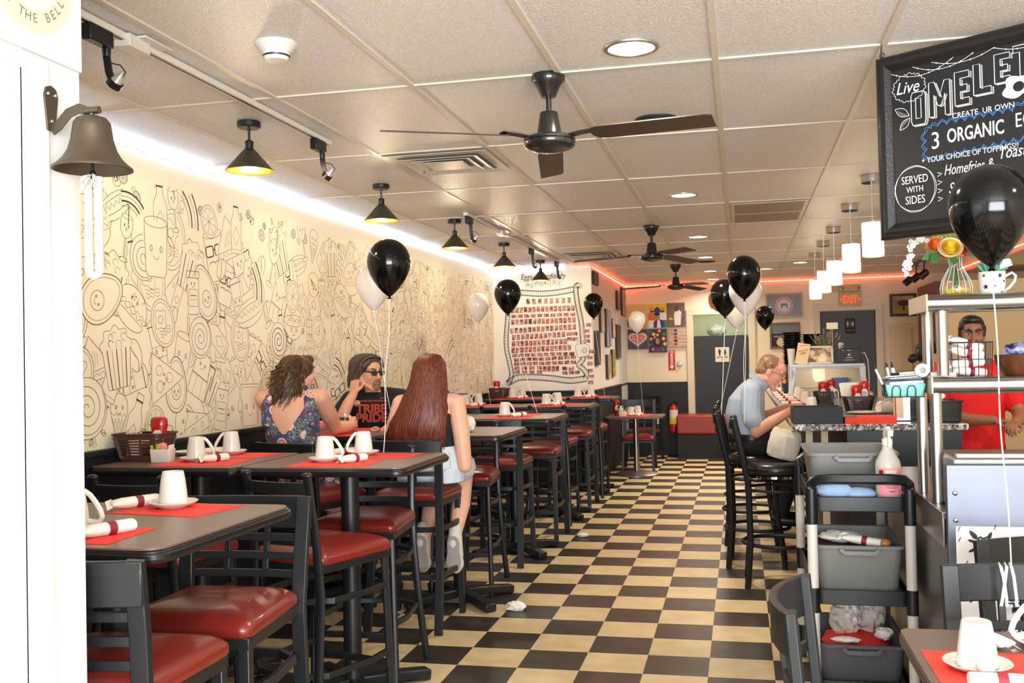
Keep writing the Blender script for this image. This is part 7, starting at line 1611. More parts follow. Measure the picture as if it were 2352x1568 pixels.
# clock
t = thing('wall_clock', 'round wooden framed wall clock half hidden behind balloons', 'clock', (-.245, FY, 2.355)); YR = Matrix(((1, 0, 0), (0, 0, -1), (0, 1, 0)))
MB().lathe([(.16, 0), (.2, 0), (.205, .012), (.195, .03), (.175, .034), (.16, .02)], n=56, M=YR).build('wood_ring', mat('cherry_wood', (122, 62, 40), .3, coat=.3), t); MB().lathe([(0, .008), (.165, .008), (.165, .012), (0, .012)], n=48, M=YR).build('dial', Cc('dial_cream', 236, 226, 204), t)
for k in range(12): a = pi/2-2*pi*k/12; text('numeral', str(k or 12), .042, DARK, t, (.132*cos(a), -.0125, .132*sin(a)), (radians(90), 0, 0))
MB().bar([(0, -.0145, 0), (.06, -.0145, .05)], .008, .001, up=(0, 1, 0)).build('hour_hand', DARK, t); MB().bar([(0, -.016, 0), (.10, -.016, -.02)], .005, .001, up=(0, 1, 0)).build('minute_hand', DARK, t)
# signs
def figures(t, y, cx, cz, s, m_):
    for q in (-1, 1):
        x = cx+q*.30*s; shape(t, y, disc(x, cz+.36*s, .07*s, .07*s, 14), m_, 'figure_head', 1)
        P2 = [(x-.14*s, cz+.26*s), (x+.14*s, cz+.26*s), (x+.14*s, cz-.05*s), (x+.09*s, cz-.05*s), (x+.07*s, cz-.36*s), (x-.07*s, cz-.36*s), (x-.09*s, cz-.05*s), (x-.14*s, cz-.05*s)] if q < 0 else [(x-.10*s, cz+.26*s), (x+.10*s, cz+.26*s), (x+.18*s, cz-.12*s), (x+.08*s, cz-.12*s), (x+.07*s, cz-.36*s), (x-.07*s, cz-.36*s), (x-.08*s, cz-.12*s), (x-.18*s, cz-.12*s)]
        shape(t, y, P2, m_, 'figure_body', 1)
t = thing('restroom_sign', 'white RESTROOMS sign with two figures hanging on the black half door', 'sign', (-.265, 15.468, 1.52)); MB().bb(-.105, .105, -.012, -.004, -.112, .112).build('panel', WHITE_P, t, bev=.002); figures(t, -.0125, 0, .035, .13, DARK)
text('sign_lettering', 'RESTROOMS', .030, DARK, t, (0, -.0135, -.04), (radians(90), 0, 0), bold=.0005); text('sign_arrow', '\u2192', .05, DARK, t, (0, -.0135, -.078), (radians(90), 0, 0))
t = thing('restroom_sign', 'dark RESTROOM plaque with two figures on the charcoal door', 'sign', (1.595, 15.478, 1.90)); MB().bb(-.072, .072, -.012, -.0005, -.112, .112).build('panel', Cc('plaque_black', 32, 32, 34), t, bev=.002); SLV = Cc('plaque_silver', 186, 176, 156); figures(t, -.0125, 0, .03, .12, SLV); rect(t, -.0125, -.003, .003, -.02, .085, SLV, 'divider'); text('sign_lettering', 'RESTROOM', .022, SLV, t, (0, -.0135, -.065), (radians(90), 0, 0))
t = thing('exit_sign', 'tan emergency light box with red lit EXIT letters above the charcoal door', 'sign', (1.595, FY, 2.35)); TANB = mat('aged_beige_plastic', (206, 176, 120), .5)
MB().bb(-.155, .155, -.06, 0, -.16, .05).build('sign_box', TANB, t, bev=.005); MB().bb(-.155, .155, -.07, 0, .055, .16).bb(-.27, -.156, -.05, 0, .06, .15).build('lamp_box', TANB, t, bev=.005)
EX = emis('exit_red', (255, 50, 30), 2.6); text('exit_letters', 'EXIT', .155, EX, t, (0, -.0615, -.065), (radians(90), 0, 0), bold=.003, sx=.64); text('exit_chevron', '<', .09, EX, t, (-.132, -.0615, -.06), (radians(90), 0, 0), sx=.7); text('exit_chevron', '>', .09, EX, t, (.132, -.0615, -.06), (radians(90), 0, 0), sx=.7)
for x in (-.115, .115): MB().lathe([(0, 0), (.02, .0), (.024, .02), (0, .028)], (x, -.072, .105), 18, YR).build('lamp_head', CHROME, t)
t = thing('fire_sign', 'red FIRE EXTINGUISHER arrow sign on the back wall', 'sign', (-1.025, FY, 1.45)); MB().bb(-.05, .05, -.004, 0, -.15, .15).build('panel', Cc('safety_red', 200, 40, 36), t)
shape(t, -.0045, [(-.018, .10), (.018, .10), (.018, -.09), (.036, -.09), (0, -.138), (-.036, -.09), (-.018, -.09)], WHP, 'arrow'); text('sign_lettering', 'FIRE', .04, WHP, t, (0, -.0055, .123), (radians(90), 0, 0), bold=.001); text('sign_lettering', 'EXTINGUISHER', .024, MATS['safety_red'], t, (0, -.0075, .0), (radians(90), radians(90), 0), bold=.0005)
t = thing('fire_extinguisher', 'red fire extinguisher with yellow label hung on the black wainscot', 'fire extinguisher', (-1.01, 15.35, .36))
MB().lathe([(0, 0), (.06, 0), (.066, .006), (.066, .34), (.05, .385), (.025, .405), (.022, .42), (0, .42)], n=32).build('cylinder', mat('extinguisher_red', (196, 24, 24), .25, coat=.3), t); m = MB(); rr = .0668
for q, (z0, z1) in enumerate(((.12, .22), (.22, .34))): m.cur = q; m.add([V((rr*cos(a), rr*sin(a), z)) for z in (z0, z1) for a in [radians(-165+150*k/12) for k in range(13)]], [(k, k+1, 14+k, 13+k) for k in range(12)])
m.build('label_panel', None, t, mats=[Cc('label_yellow', 236, 206, 60), Cc('label_white', 234, 228, 214)]); MB().bar([(-.01, 0, .42), (.0, 0, .455), (.075, -.01, .49)], .02, .012, up=(0, 1, 0)).bar([(.0, 0, .43), (.07, -.01, .43)], .02, .01, up=(0, 1, 0)).build('lever', CHROME, t); MB().tube([(-.02, 0, .43), (-.08, 0, .40), (-.088, 0, .3), (-.08, 0, .15)], .011, 8).build('hose', BLKP, t)
MB().bb(-.04, .04, .066, .083, .10, .36).build('wall_bracket', BLKP, t)
tag(MB().lathe([(0, .0), (.042, 0), (.042, .02), (.036, .034), (0, .036)], (-.905, FY, 1.40), 28, YR).build('wall_dial', mat('clear_grey_plastic', (206, 206, 200), .2)), 'small round clear dial on the back wall right of the red sign', 'dial')
def outlet(loc, label):
    t = thing('wall_outlet', label, 'outlet', loc); MB().bb(-.036, .036, -.006, 0, -.058, .058).build('plate', Cc('outlet_ivory', 230, 220, 196), t, bev=.002)
    for z in (-.024, .024): MB().lathe([(0, 0), (.016, 0), (.016, .002), (0, .002)], (0, -.006, z), 18, YR).build('socket', Cc('socket_tan', 196, 186, 164), t)
outlet((-1.235, 15.43, .50), 'ivory wall outlet on the black wainscot beside the small far table')
# side wall canvases (facing the aisle)
for y0, y1, z0, z1, cs, l in ((11.90, 12.28, 2.40, 2.56, [(40, 36, 40), (90, 70, 60)], 'highest canvas next to the red strip corner'), (14.22, 14.53, 2.20, 2.47, [(60, 60, 70), (150, 110, 90), (60, 80, 130)], 'narrow canvas high on the side wall, second from the back corner'), (14.82, 15.25, 2.14, 2.56, [(90, 90, 80), (190, 180, 170), (80, 60, 50)], 'pale canvas highest beside the back corner'),
    (12.43, 12.75, 1.84, 2.13, [(200, 150, 110), (236, 214, 180), (120, 70, 50)], 'warm cream canvas behind the corner balloon ribbon'), (12.94, 13.43, 1.66, 2.15, [(230, 220, 210), (150, 160, 180), (90, 90, 96)], 'tall pale canvas with grey base in the middle of the side wall'), (13.58, 13.86, 1.79, 2.05, [(190, 60, 50), (240, 220, 200), (60, 50, 50)], 'small red and white canvas on the side wall'),
    (11.97, 12.31, 1.42, 1.84, [(36, 36, 38), (70, 66, 66)], 'near black canvas low beside the photo wall corner'), (14.05, 14.5, 1.50, 1.98, [(40, 38, 40), (80, 72, 66), (110, 90, 80)], 'dark canvas mid height toward the back corner'), (12.97, 13.35, 1.24, 1.55, [(206, 190, 150), (130, 110, 80), (236, 230, 214)], 'beige canvas lowest in the middle of the side wall'), (13.50, 13.82, 1.25, 1.62, [(80, 90, 40), (190, 180, 60), (60, 60, 30)], 'green and yellow canvas low on the side wall')):
    t, y = canvas('wall_canvas', l, 'picture', (-1.718, (y0+y1)/2, (z0+z1)/2), y1-y0, z1-z0, .03, 'x+', Cc('canvas_edge_dark', 60, 54, 50), 'canvases on the side wall'); rect(t, y, -(y1-y0)/2+.002, (y1-y0)/2-.002, -(z1-z0)/2+.002, (z1-z0)/2-.002, blotch('canvas_%d' % int(y0*100+z0*10), cs, 7, .5, y0), 'print')
# back room things seen over the half door
tag(crumple(MB(), (-.38, 17.3, 1.93), (.16, .1, .1), 51, .25).build('plastic_sack', mat('grey_plastic_sack', (190, 196, 186), .4, alpha=.7)), 'grey plastic sack in the room behind the half door', 'sack')
t = thing('back_shelf', 'wall shelf in the room behind the half door', 'shelf', (-.1, 17.45, 1.8)); MB().bb(-.7, .6, -.25, .14, 0, .03).build('board', STEEL_D, t); MB().bb(.28, .30, -.2, .14, -.3, 0).bb(-.6, -.58, -.2, .14, -.3, 0).build('bracket', STEEL_D, t)
t = thing('wall_box', 'dark wall box in the room behind the half door', 'box', (-.02, 17.6, 2.2)); MB().bb(-.09, .09, -.1, 0, -.1, .1).build('housing', BLKP, t, bev=.01); MB().bb(-.06, .06, -.105, -.1, -.06, .06).build('front_plate', STEEL_D, t)

# ================================================================== PHOTO WALL
def snap_mat():
    m = bpy.data.materials.new('snapshot_print'); m.use_nodes = True; nt = m.node_tree; N, L = nt.nodes, nt.links; b = N['Principled BSDF']; b.inputs['Roughness'].default_value = .4
    tc = N.new('ShaderNodeTexCoord'); oi = N.new('ShaderNodeObjectInfo'); n = N.new('ShaderNodeTexNoise'); n.noise_dimensions = '4D'; n.inputs['Scale'].default_value = 34; n.inputs['Detail'].default_value = 3
    mu = N.new('ShaderNodeMath'); mu.operation = 'MULTIPLY'; mu.inputs[1].default_value = 90; L.new(oi.outputs['Random'], mu.inputs[0]); L.new(mu.outputs[0], n.inputs['W']); L.new(tc.outputs['Object'], n.inputs['Vector'])
    r = N.new('ShaderNodeValToRGB'); e = r.color_ramp.elements; e[0].position = .33; e[0].color = lin((40, 30, 40))+(1,); e[1].position = .68; e[1].color = lin((226, 214, 206))+(1,)
    for q, c_ in ((.42, (110, 56, 52)), (.49, (196, 96, 66)), (.54, (206, 150, 120)), (.6, (120, 110, 140))): x = e.new(q); x.color = lin(c_)+(1,)
    L.new(n.outputs[0], r.inputs[0]); L.new(r.outputs[0], b.inputs['Base Color']); return m
SNAP = snap_mat(); ph = {}
for nm, w_, h in (('p', .046, .066), ('l', .066, .044)):
    for k in range(1):
        q = thing('snapshot', '', 'photograph'); MB().bb(-w_/2, w_/2, -.002, 0, -h/2, h/2).build('white_border', WHP, q, smooth=False); MB().bb(-w_/2+.003, w_/2-.003, -.0026, -.0021, -h/2+.003, h/2-.003).build('print', SNAP, q, smooth=False); ph[nm] = Proto(q)
def zx(v): return -2.52+(v-361)*.001125
def zz(v): return 2.21-(v-435)*.001105
rnd = random.Random(21)
def prow(nm, ty, y0, xs, lab, dy=0):
    for i, x in enumerate(xs): ph[ty].place((zx(x), 11.8488, zz(y0+dy*i+rnd.uniform(-2, 2))), 0, lab, 'snapshots '+nm, rot=(0, radians(rnd.uniform(-2.5, 2.5)), 0), scale=(1.07, 1, 1.1))
ln = lambda a, b_, n: [a+(b_-a)*k/(n-1) for k in range(n)]
for nm, ty, y0, xs, dy in (('in the spaced top row', 'p', 435, ln(382, 832, 8), 0), ('in the second row', 'p', 525, ln(210, 868, 15), -.3), ('in the third row of wide prints', 'l', 590, ln(220, 865, 10), 0), ('in the fourth row', 'p', 655, ln(208, 878, 15), -.2), ('in the fifth row', 'p', 752, ln(195, 880, 15), -1.8), ('in the sixth row', 'p', 824, ln(215, 760, 12), -1.5), ('at the right end of the sixth row', 'l', 800, [822, 884], 0), ('in the seventh row', 'p', 897, ln(210, 780, 13), -1.2), ('at the right end of the seventh row', 'l', 858, [826, 886], 0),
        ('in the eighth row', 'p', 967, ln(205, 820, 14), -1.2), ('in the ninth row of wide prints', 'l', 1024, ln(222, 845, 10), -.8), ('in the tenth row of wide prints', 'l', 1072, ln(238, 862, 10), -1.5), ('in the eleventh row of wide prints', 'l', 1117, ln(240, 862, 10), -.6), ('in the twelfth row of wide prints', 'l', 1164, ln(242, 490, 4), 0), ('in the middle of the twelfth row', 'p', 1176, [548, 594, 640, 686], 0), ('at the right end of the twelfth row', 'l', 1178, [766, 838], 0), ('in the bottom row at left', 'l', 1210, ln(242, 490, 4), 0), ('in the bottom row at right', 'l', 1222, [766, 838, 900], 0), ('in the column right of the film strip', 'l', 710, [1036], 0)):
    prow(nm, ty, y0, xs, 'small colour snapshot %s of the photo wall' % nm, dy)
for y0, x in ((775, 1015), (832, 1015), (886, 1020), (1000, 1062), (1062, 1040), (1130, 1040), (1205, 1040), (1270, 1050), (1330, 1044)): prow('in the column right of the film strip', 'l', y0, [x], 'small colour snapshot in the column right of the film strip of the photo wall')
# drawn film strip frame and lettering on the photo wall
fs = MB(); PY = 11.8478
def wl_(x, y): return V((zx(x), PY, zz(y)))
def strip(C_, wd):
    n = len(C_); pts = []
    for i in range(n-1):
        for k in range(8):
            u = k/8; p0, p1, p2, p3 = [V((*C_[max(0, min(n-1, i+d))], 0)) for d in (-1, 0, 1, 2)]; pts.append(.5*((2*p1)+(p2-p0)*u+(2*p0-5*p1+4*p2-p3)*u*u+(3*p1-p0-3*p2+p3)*u**3))
    pts.append(V((*C_[-1], 0))); e = [[], [], [], []]
    for i, p in enumerate(pts):
        tt = (pts[min(i+1, len(pts)-1)]-pts[max(i-1, 0)]).normalized(); nn = V((-tt.y, tt.x, 0))
        for q, d in enumerate((-wd/2, -wd/2+9, wd/2-9, wd/2)): e[q].append(p+nn*d)
    for q in range(4): fs.ribbon([wl_(p.x, p.y) for p in e[q]], .0055 if q in (0, 3) else .0035, (0, -1, 0))
    acc = 0
    for i in range(1, len(pts)):
        L_ = (pts[i]-pts[i-1]).length; k_ = max(1, int(L_/7))
        for k in range(k_):
            u = k/k_
            for a, b_ in ((0, 1), (2, 3)): pa = e[a][i-1].lerp(e[a][i], u); pb_ = e[b_][i-1].lerp(e[b_][i], u); fs.ribbon([wl_(pa.x, pa.y), wl_(pb_.x, pb_.y)], .0035, (0, -1, 0))
        acc += L_
        if acc > 20: acc = 0; fs.ribbon([wl_(e[1][i].x, e[1][i].y), wl_(e[2][i].x, e[2][i].y)], .003, (0, -1, 0))
strip([(180, 325), (330, 335), (520, 352), (700, 345), (880, 318)], 62); strip([(150, 400), (150, 600), (130, 800), (130, 950), (160, 1100), (180, 1230), (150, 1330)], 48); strip([(130, 1330), (250, 1270), (420, 1265), (640, 1285), (820, 1310), (1000, 1290)], 66); strip([(940, 270), (905, 300), (920, 480), (955, 680), (965, 850), (970, 1060), (920, 1140), (960, 1180), (1000, 1240), (985, 1290)], 52)
for q in (30, 18): fs.ribbon([wl_(930+q*1.5*cos(a), 280+q*sin(a)) for a in [2*pi*k/20 for k in range(21)]], .0045, (0, -1, 0)); fs.ribbon([wl_(148+q*cos(a), 1325+q*sin(a)) for a in [2*pi*k/20 for k in range(21)]], .0045, (0, -1, 0))
al = bpy.data.objects['wall_alcove']; fs.build('film_strip_drawing', INK, al, smooth=False, recalc=False)
text('painted_title', 'Eggs-traordinary', .098, INK, al, wl_(548, 165)+V((0, -.0005, 0)), (radians(90), 0, 0), shear=.25, sx=.80, spacing=1.05)
for k, ch in enumerate('MEMORIES'):
    x, y = 383+49*k, (255, 270, 238, 248, 240, 262, 236, 252)[k]; a = radians((-6, 14, -20, 8, -8, 12, -10, 6)[k]); text('painted_letter', ch, .05, INK, al, wl_(x, y)+V((0, -.0005, 0)), (radians(90), a, 0)); c = MB(); P2 = [(x+28*(u*cos(a)-v*sin(a)), y+30*(u*sin(a)+v*cos(a))) for u, v in ((-.8, -.9), (.8, -.9), (.8, .9), (-.8, .9), (-.8, -.9))]
    c.ribbon([wl_(*p) for p in P2], .0022, (0, -1, 0)).ribbon([wl_(x, y-28), wl_(x, y-58)], .0022, (0, -1, 0)); c.build('painted_tag', INK, al, smooth=False, recalc=False)
t = thing('camera_cutout', 'paper cut-out of an instant camera stuck on the film strip', 'decoration', wl_(965, 985)+V((0, .0, 0)))
P2 = [(-.09, .055), (-.05, .075), (.03, .08), (.075, .06), (.085, .02), (.075, -.05), (.04, -.07), (-.05, -.085), (-.075, -.04)]; KM = Matrix(((1, 0, 0, 0), (0, 0, -1, -.001), (0, 1, 0, 0), (0, 0, 0, 1))); MB().prism(P2, 0, .003, KM).build('cutout', WHP, t, smooth=False)
c = MB(); c.ribbon([V((x, -.0045, z)) for x, z in P2+[P2[0]]], .004, (0, -1, 0))
for r in (.034, .026, .014): c.ribbon([V((.02+r*cos(a), -.0045, -.0+r*sin(a))) for a in [2*pi*k/20 for k in range(21)]], .003, (0, -1, 0))
c.ribbon([V((-.075, -.0045, .07)), V((-.07, -.0045, .1)), V((.02, -.0045, .11)), V((.03, -.0045, .085))], .0035, (0, -1, 0)); c.build('ink_lines', INK, t, smooth=False, recalc=False)
# ================================================================== DOODLE MURAL (painted line art on the left wall)
import numpy as np
MR = random.Random(42)
def el(cx, cy, rx, ry, a0=0, a1=360, n=22):
    return [(cx+rx*cos(radians(a0+(a1-a0)*k/n)), cy+ry*sin(radians(a0+(a1-a0)*k/n))) for k in range(n+1)]
def wav(x0, x1, y, amp, n, ph=0): return [(x0+(x1-x0)*k/(n*4), y+amp*sin(ph+k*pi/2)) for k in range(n*4+1)]
def face(x, y, s):
    k = MR.random(); o = [(el(x-.5*s, y, .12*s, .18*s, n=8), 1.8), (el(x+.5*s, y, .12*s, .18*s, n=8), 1.8)]
    if k < .6: o.append((el(x, y-.3*s, .32*s, .32*s, 200, 340, 8), 1.3))
    elif k < .8: o.append((el(x, y-.5*s, .18*s, .22*s, n=10), 1.2))
    else: o.append(([(x-.3*s, y-.5*s), (x+.3*s, y-.45*s)], 1.3))
    return o
def dots(x0, x1, y0, y1, n, r=.012): return [(el(MR.uniform(x0, x1), MR.uniform(y0, y1), r, r*1.6, n=6), .9) for _ in range(n)]
def rr_(x0, x1, y0, y1, r=.06):
    p = rrect(x0, x1, y0, y1, r, 4); return p+[p[0]]
def burger():
    top = el(0, .08, .5, .36, 0, 180); o = top+wav(-.5, .5, .02, .035, 6)+el(0, -.16, .48, .22, 180, 360)
    s = [(top, 1.4), (wav(-.5, .5, .05, .03, 6), 1), (wav(-.52, .52, -.04, .045, 5), 1.2), ([(-.5, -.12), (.5, -.12)], 1), (el(0, -.14, .5, .24, 180, 360), 1.4)]+dots(-.35, .35, .2, .36, 9)
    return top+el(0, -.14, .5, .24, 180, 360), s+face(0, .2, .2)
def donut():
    return el(0, 0, .45, .45), [(el(0, 0, .45, .45), 1.4), (el(0, .03, .13, .12), 1.2), ([(.36*cos(a)*(1+.1*sin(7*a)), .36*sin(a)*(1+.1*sin(7*a))) for a in [2*pi*k/40 for k in range(41)]], 1)]+dots(-.3, .3, -.25, .3, 10)
def cup():
    b = [(-.3, .4), (-.27, -.35), (-.2, -.42), (.2, -.42), (.27, -.35), (.3, .4)]
    return b, [(b, 1.4), (el(0, .4, .3, .08), 1.2), (el(.32, .02, .17, .2, -90, 95, 12), 1.3), (el(.3, .02, .1, .12, -80, 85, 10), 1)]+face(0, 0, .26)
def glasses_cup():
    o, s = cup(); F = [('fill', rr_(-.27, -.03, .02, .22, .04)), ('hole', rr_(-.24, -.06, .05, .19, .03)), ('fill', rr_(.03, .27, .02, .22, .04)), ('hole', rr_(.06, .24, .05, .19, .03))]
    return o, s[:4]+[(rr_(-.27, -.03, .02, .2, .04), 4), (rr_(.03, .27, .02, .2, .04), 4), ([(-.03, .13), (.03, .13)], 4), (el(-.1, -.12, .1, .05, 20, 170, 8), 2), (el(.1, -.12, .1, .05, 10, 160, 8), 2)]
def bottle():
    b = [(-.09, .55), (-.09, .3), (-.2, .12), (-.2, -.5), (.2, -.5), (.2, .12), (.09, .3), (.09, .55), (-.09, .55)]
    return b, [(b, 1.3), ([(-.1, .42), (.1, .42)], 5), ([(0, .02), (.13, -.15), (0, -.34), (-.13, -.15), (0, .02)], 1), ([(-.2, -.42), (.2, -.42)], .9)]
def pizza():
    b = [(-.4, .38), (.4, .38), (.02, -.5), (-.4, .38)]
    return b, [(b, 1.3), (wav(-.42, .42, .42, .03, 4), 1.4), (el(-.12, .16, .09, .09), 1), (el(.13, .18, .08, .08), 1), (el(.02, -.1, .08, .09), 1)]+face(0, .05, .14)
def cone():
    b = [(-.24, .02), (0, -.52), (.24, .02)]; t_ = el(0, .18, .27, .27, -30, 210)
    s = [(b, 1.3), (t_, 1.3), (wav(-.26, .26, .04, .03, 4), 1.1)]
    for k in range(4): s += [([(-.2+.1*k, -.02), (-.02+.05*k, -.4+.07*k)], .8), ([(.2-.1*k, -.02), (.02-.05*k, -.4+.07*k)], .8)]
    return [(-.24, .02), (0, -.52), (.24, .02)]+t_, s+face(0, .18, .2)
def fries():
    b = [(-.3, .05), (-.22, -.45), (.22, -.45), (.3, .05)]; s = [(b, 1.4), (el(0, .08, .3, .12, 180, 360), 1.2)]
    for k in range(7): x = -.26+.08*k; h = MR.uniform(.25, .46); s.append(([(x, .0), (x-.015, h), (x+.05, h+.02), (x+.06, .0)], 1))
    return [(-.3, .05), (-.28, .4), (.3, .42), (.3, .05), (.22, -.45), (-.22, -.45)], s+face(0, -.2, .2)
def popcorn():
    b = [(-.34, .1), (-.26, -.48), (.26, -.48), (.34, .1)]; s = [(b, 1.3)]
    for k in range(1, 6): s.append(([(-.34+.113*k, .1), (-.26+.087*k, -.48)], 3 if k % 2 else 1))
    top = [(.36*cos(a)*(1+.1*sin(9*a)), .12+.3*sin(a)*(1+.1*sin(9*a))) for a in [pi*k/30 for k in range(31)]]; s.append((top, 1.2)); s += [(el(MR.uniform(-.22, .22), MR.uniform(.16, .34), .06, .05, 20, 250, 8), .9) for _ in range(7)]
    return b[::-1]+top[::-1], s
def plate_egg():
    return el(0, 0, .4, .5), [(el(0, 0, .4, .5), 1.4), (el(0, 0, .33, .43), 1), ([(.2*(1+.2*sin(4*a))*cos(a)-.05, .2*(1+.2*sin(4*a))*sin(a)+.1) for a in [2*pi*k/30 for k in range(31)]], 1), (el(-.05, .1, .08, .08), 1.2)]+[(wav(-.2, .22, -.12-.06*k, .02, 3, k), 1) for k in range(3)]
def avocado():
    b = [(.33*cos(a)*(1-.18*sin(a)), .5*sin(a)) for a in [2*pi*k/30 for k in range(31)]]
    return b, [(b, 2.2), ([(x*.84, y*.86) for x, y in b], 1), (el(0, -.12, .14, .15), 1.3)]+face(0, -.12, .12)
def cookie():
    s = [(el(0, 0, .36, .36), 1.3)]+[(el(MR.uniform(-.22, .22), MR.uniform(-.22, .22), .03, .035, n=7), 2.4) for _ in range(7)]
    return el(0, 0, .36, .36), s
def sandwich():
    b = [(-.48, -.2), (.48, -.2), (0, .42), (-.48, -.2)]; s = [(b, 1.3), ([(-.48, -.2), (-.48, -.36), (.48, -.36), (.48, -.2)], 1.3), (wav(-.48, .48, -.27, .03, 6), 1)]
    for k in range(5): s.append(([(-.2+.08*k, -.12), (-.05+.05*k, .15-.03*abs(k-2))], .8))
    return [(-.48, -.36), (.48, -.36), (.48, -.2), (0, .42), (-.48, -.2)], s
def soda():
    b = [(-.24, .25), (-.18, -.5), (.18, -.5), (.24, .25)]
    return [(-.24, .25), (-.18, .38), (.18, .38), (.24, .25), (.18, -.5), (-.18, -.5)], [(b, 1.3), (el(0, .26, .26, .13, 0, 180), 1.3), ([(-.27, .25), (.27, .25)], 2.4), ([(.03, .38), (.06, .66)], 1.8), ([(-.2, -.1), (.2, -.1)], .9), ([(-.19, -.3), (.19, -.3)], .9)]+face(0, -.18, .2)
def wine():
    return [(-.2, .5), (-.2, .2), (-.03, .0), (-.03, -.5), (.03, -.5), (.03, 0), (.2, .2), (.2, .5)], [(el(0, .3, .21, .3, 150, 390), 1.3), (el(0, .45, .18, .05), 1), ([(-.02, .0), (-.02, -.42)], 1.2), ([(.02, 0), (.02, -.42)], 1.2), (el(0, -.45, .14, .05), 1.2), ([(.05, .3), (.02, .7), (-.08, .7)], 3)]+face(0, .26, .14)
def choc():
    b = rr_(-.2, .2, -.5, .5, .02); s = [(b, 1.3)]
    for k in range(1, 6): s.append(([(-.2, -.5+k/6), (.2, -.5+k/6)], 1))
    return b, s+[([(-.07, -.5), (-.07, .5)], 1), ([(.07, -.5), (.07, .5)], 1)]+face(0, .15, .12)
def swirl():
    sp = [((.03+.36*k/60)*cos(k*.32), (.03+.36*k/60)*sin(k*.32)) for k in range(61)]
    return el(0, 0, .4, .4), [(el(0, 0, .41, .41), 1.3), (sp, MR.choice([1.4, 1.4, 2.6]))]
def pretzel():
    s = []
    for w_ in (.0, .07): s.append(([((.42-w_)*sin(a)*cos(a*.5)*1.1, (.4-w_)*cos(a*1.5)) for a in [-pi+2*pi*k/50 for k in range(51)]], 1.3))
    s += [([(.38*sin(a)*cos(a*.5)*1.1, .36*cos(a*1.5)), (.44*sin(a)*cos(a*.5)*1.1, .42*cos(a*1.5))], .8) for a in [-pi+2*pi*k/30 for k in range(31)]]
    return el(0, 0, .42, .4), s
def toast():
    b = [(-.32, -.42), (.32, -.42), (.32, .1), (.42, .22), (.32, .42), (-.32, .42), (-.42, .22), (-.32, .1), (-.32, -.42)]
    return b, [(b, 1.4), ([(x*.86, y*.86) for x, y in b], .9)]+face(0, 0, .28)
def bean():
    return el(0, 0, .16, .24), [(el(0, 0, .16, .24), 1.3), (wav(-.02, .02, 0, .0, 1), 1), ([(.05*sin(k*.6), -.24+.48*k/10) for k in range(11)], 1.6)]
def stripes():
    s = []
    for k in range(4): s.append((el(-.6, -.3, .6+.09*k, .5+.09*k, 5, 62, 10), 5 if k % 2 else 1.3))
    return [(.0, -.25), (.3, -.25), (.0, .4), (-.25, .3)], s
def hotdog():
    b = el(0, 0, .55, .2); s = [(el(0, -.06, .5, .2, 180, 360), 1.4), (el(0, .0, .55, .13), 1.3), (wav(-.45, .45, .02, .05, 6), 1.2), (el(0, .06, .5, .16, 0, 180), 1.2)]
    return b, s
def lolly():
    s = swirl()[1]; return el(0, 0, .4, .4), s+[([(-.02, -.41), (-.02, -.95)], 1.2), ([(.03, -.41), (.03, -.95)], 1.2)]
def bowl():
    b = el(0, .05, .48, .42, 180, 360); s = [(b, 1.4), (el(0, .05, .48, .13), 1.3)]+[(el(MR.uniform(-.3, .3), .06+MR.uniform(-.05, .06), .07, .045, 0, 250, 8), .9) for _ in range(9)]
    return [(-.48, .05), (-.3, .17), (.3, .17), (.48, .05)]+el(0, .05, .48, .42, 0, -180), s+face(0, -.15, .24)+[(wav(-.1, -.1+.001, .3, .0, 1), .8)]
def cheese():
    b = [(-.45, -.25), (.45, -.25), (.45, .0), (-.2, .3), (-.45, .0), (-.45, -.25)]
    return b, [(b, 1.3), ([(-.45, 0), (.45, 0)], 1.1), (el(-.15, -.13, .07, .06), 1), (el(.2, -.12, .05, .05), 1), (el(.05, .08, .05, .03), 1)]
def citrus():
    s = [(el(0, 0, .3, .34), 1.3), (el(0, 0, .24, .28), 1)]+[([(0, 0), (.24*cos(a), .28*sin(a))], .9) for a in [k*pi/4 for k in range(8)]]
    return el(0, 0, .3, .34), s
def jar():
    b = rr_(-.22, .22, -.45, .32, .06); return b, [(b, 1.3), (rr_(-.25, .25, .32, .46, .03), 1.4), (rr_(-.17, .17, -.28, .08, .02), 1), ([(-.12, -.05), (.12, -.05)], 2), ([(-.12, -.14), (.12, -.14)], 1)]+face(0, .2, .12)
def muffin():
    b = [(-.26, .0), (-.18, -.42), (.18, -.42), (.26, 0)]; t_ = [(.34*cos(a)*(1+.06*sin(7*a)), .02+.34*sin(a)*(1+.06*sin(7*a))) for a in [pi*k/24 for k in range(25)]]
    return b+t_, [(b, 1.3), (t_+[t_[0]], 1.3)]+[([(-.26+.13*k, 0), (-.18+.09*k, -.42)], .9) for k in range(1, 4)]+face(0, .12, .18)
def icepop():
    b = rr_(-.18, .18, -.2, .48, .15); return b, [(b, 1.3), ([(-.04, -.2), (-.04, -.5), (.04, -.5), (.04, -.2)], 1.2), (wav(-.18, .18, .2, .04, 3), 1)]+face(0, .05, .16)
def carrot():
    b = [(-.14, .25), (0, -.5), (.14, .25), (-.14, .25)]; return b, [(b, 1.3)]+[([(x, .25), (x*2.6, .55), (x+.03, .25)], 1) for x in (-.06, 0, .06)]+[([(-.1+.03*k, .1-.15*k), (.0, .08-.15*k)], .9) for k in range(4)]
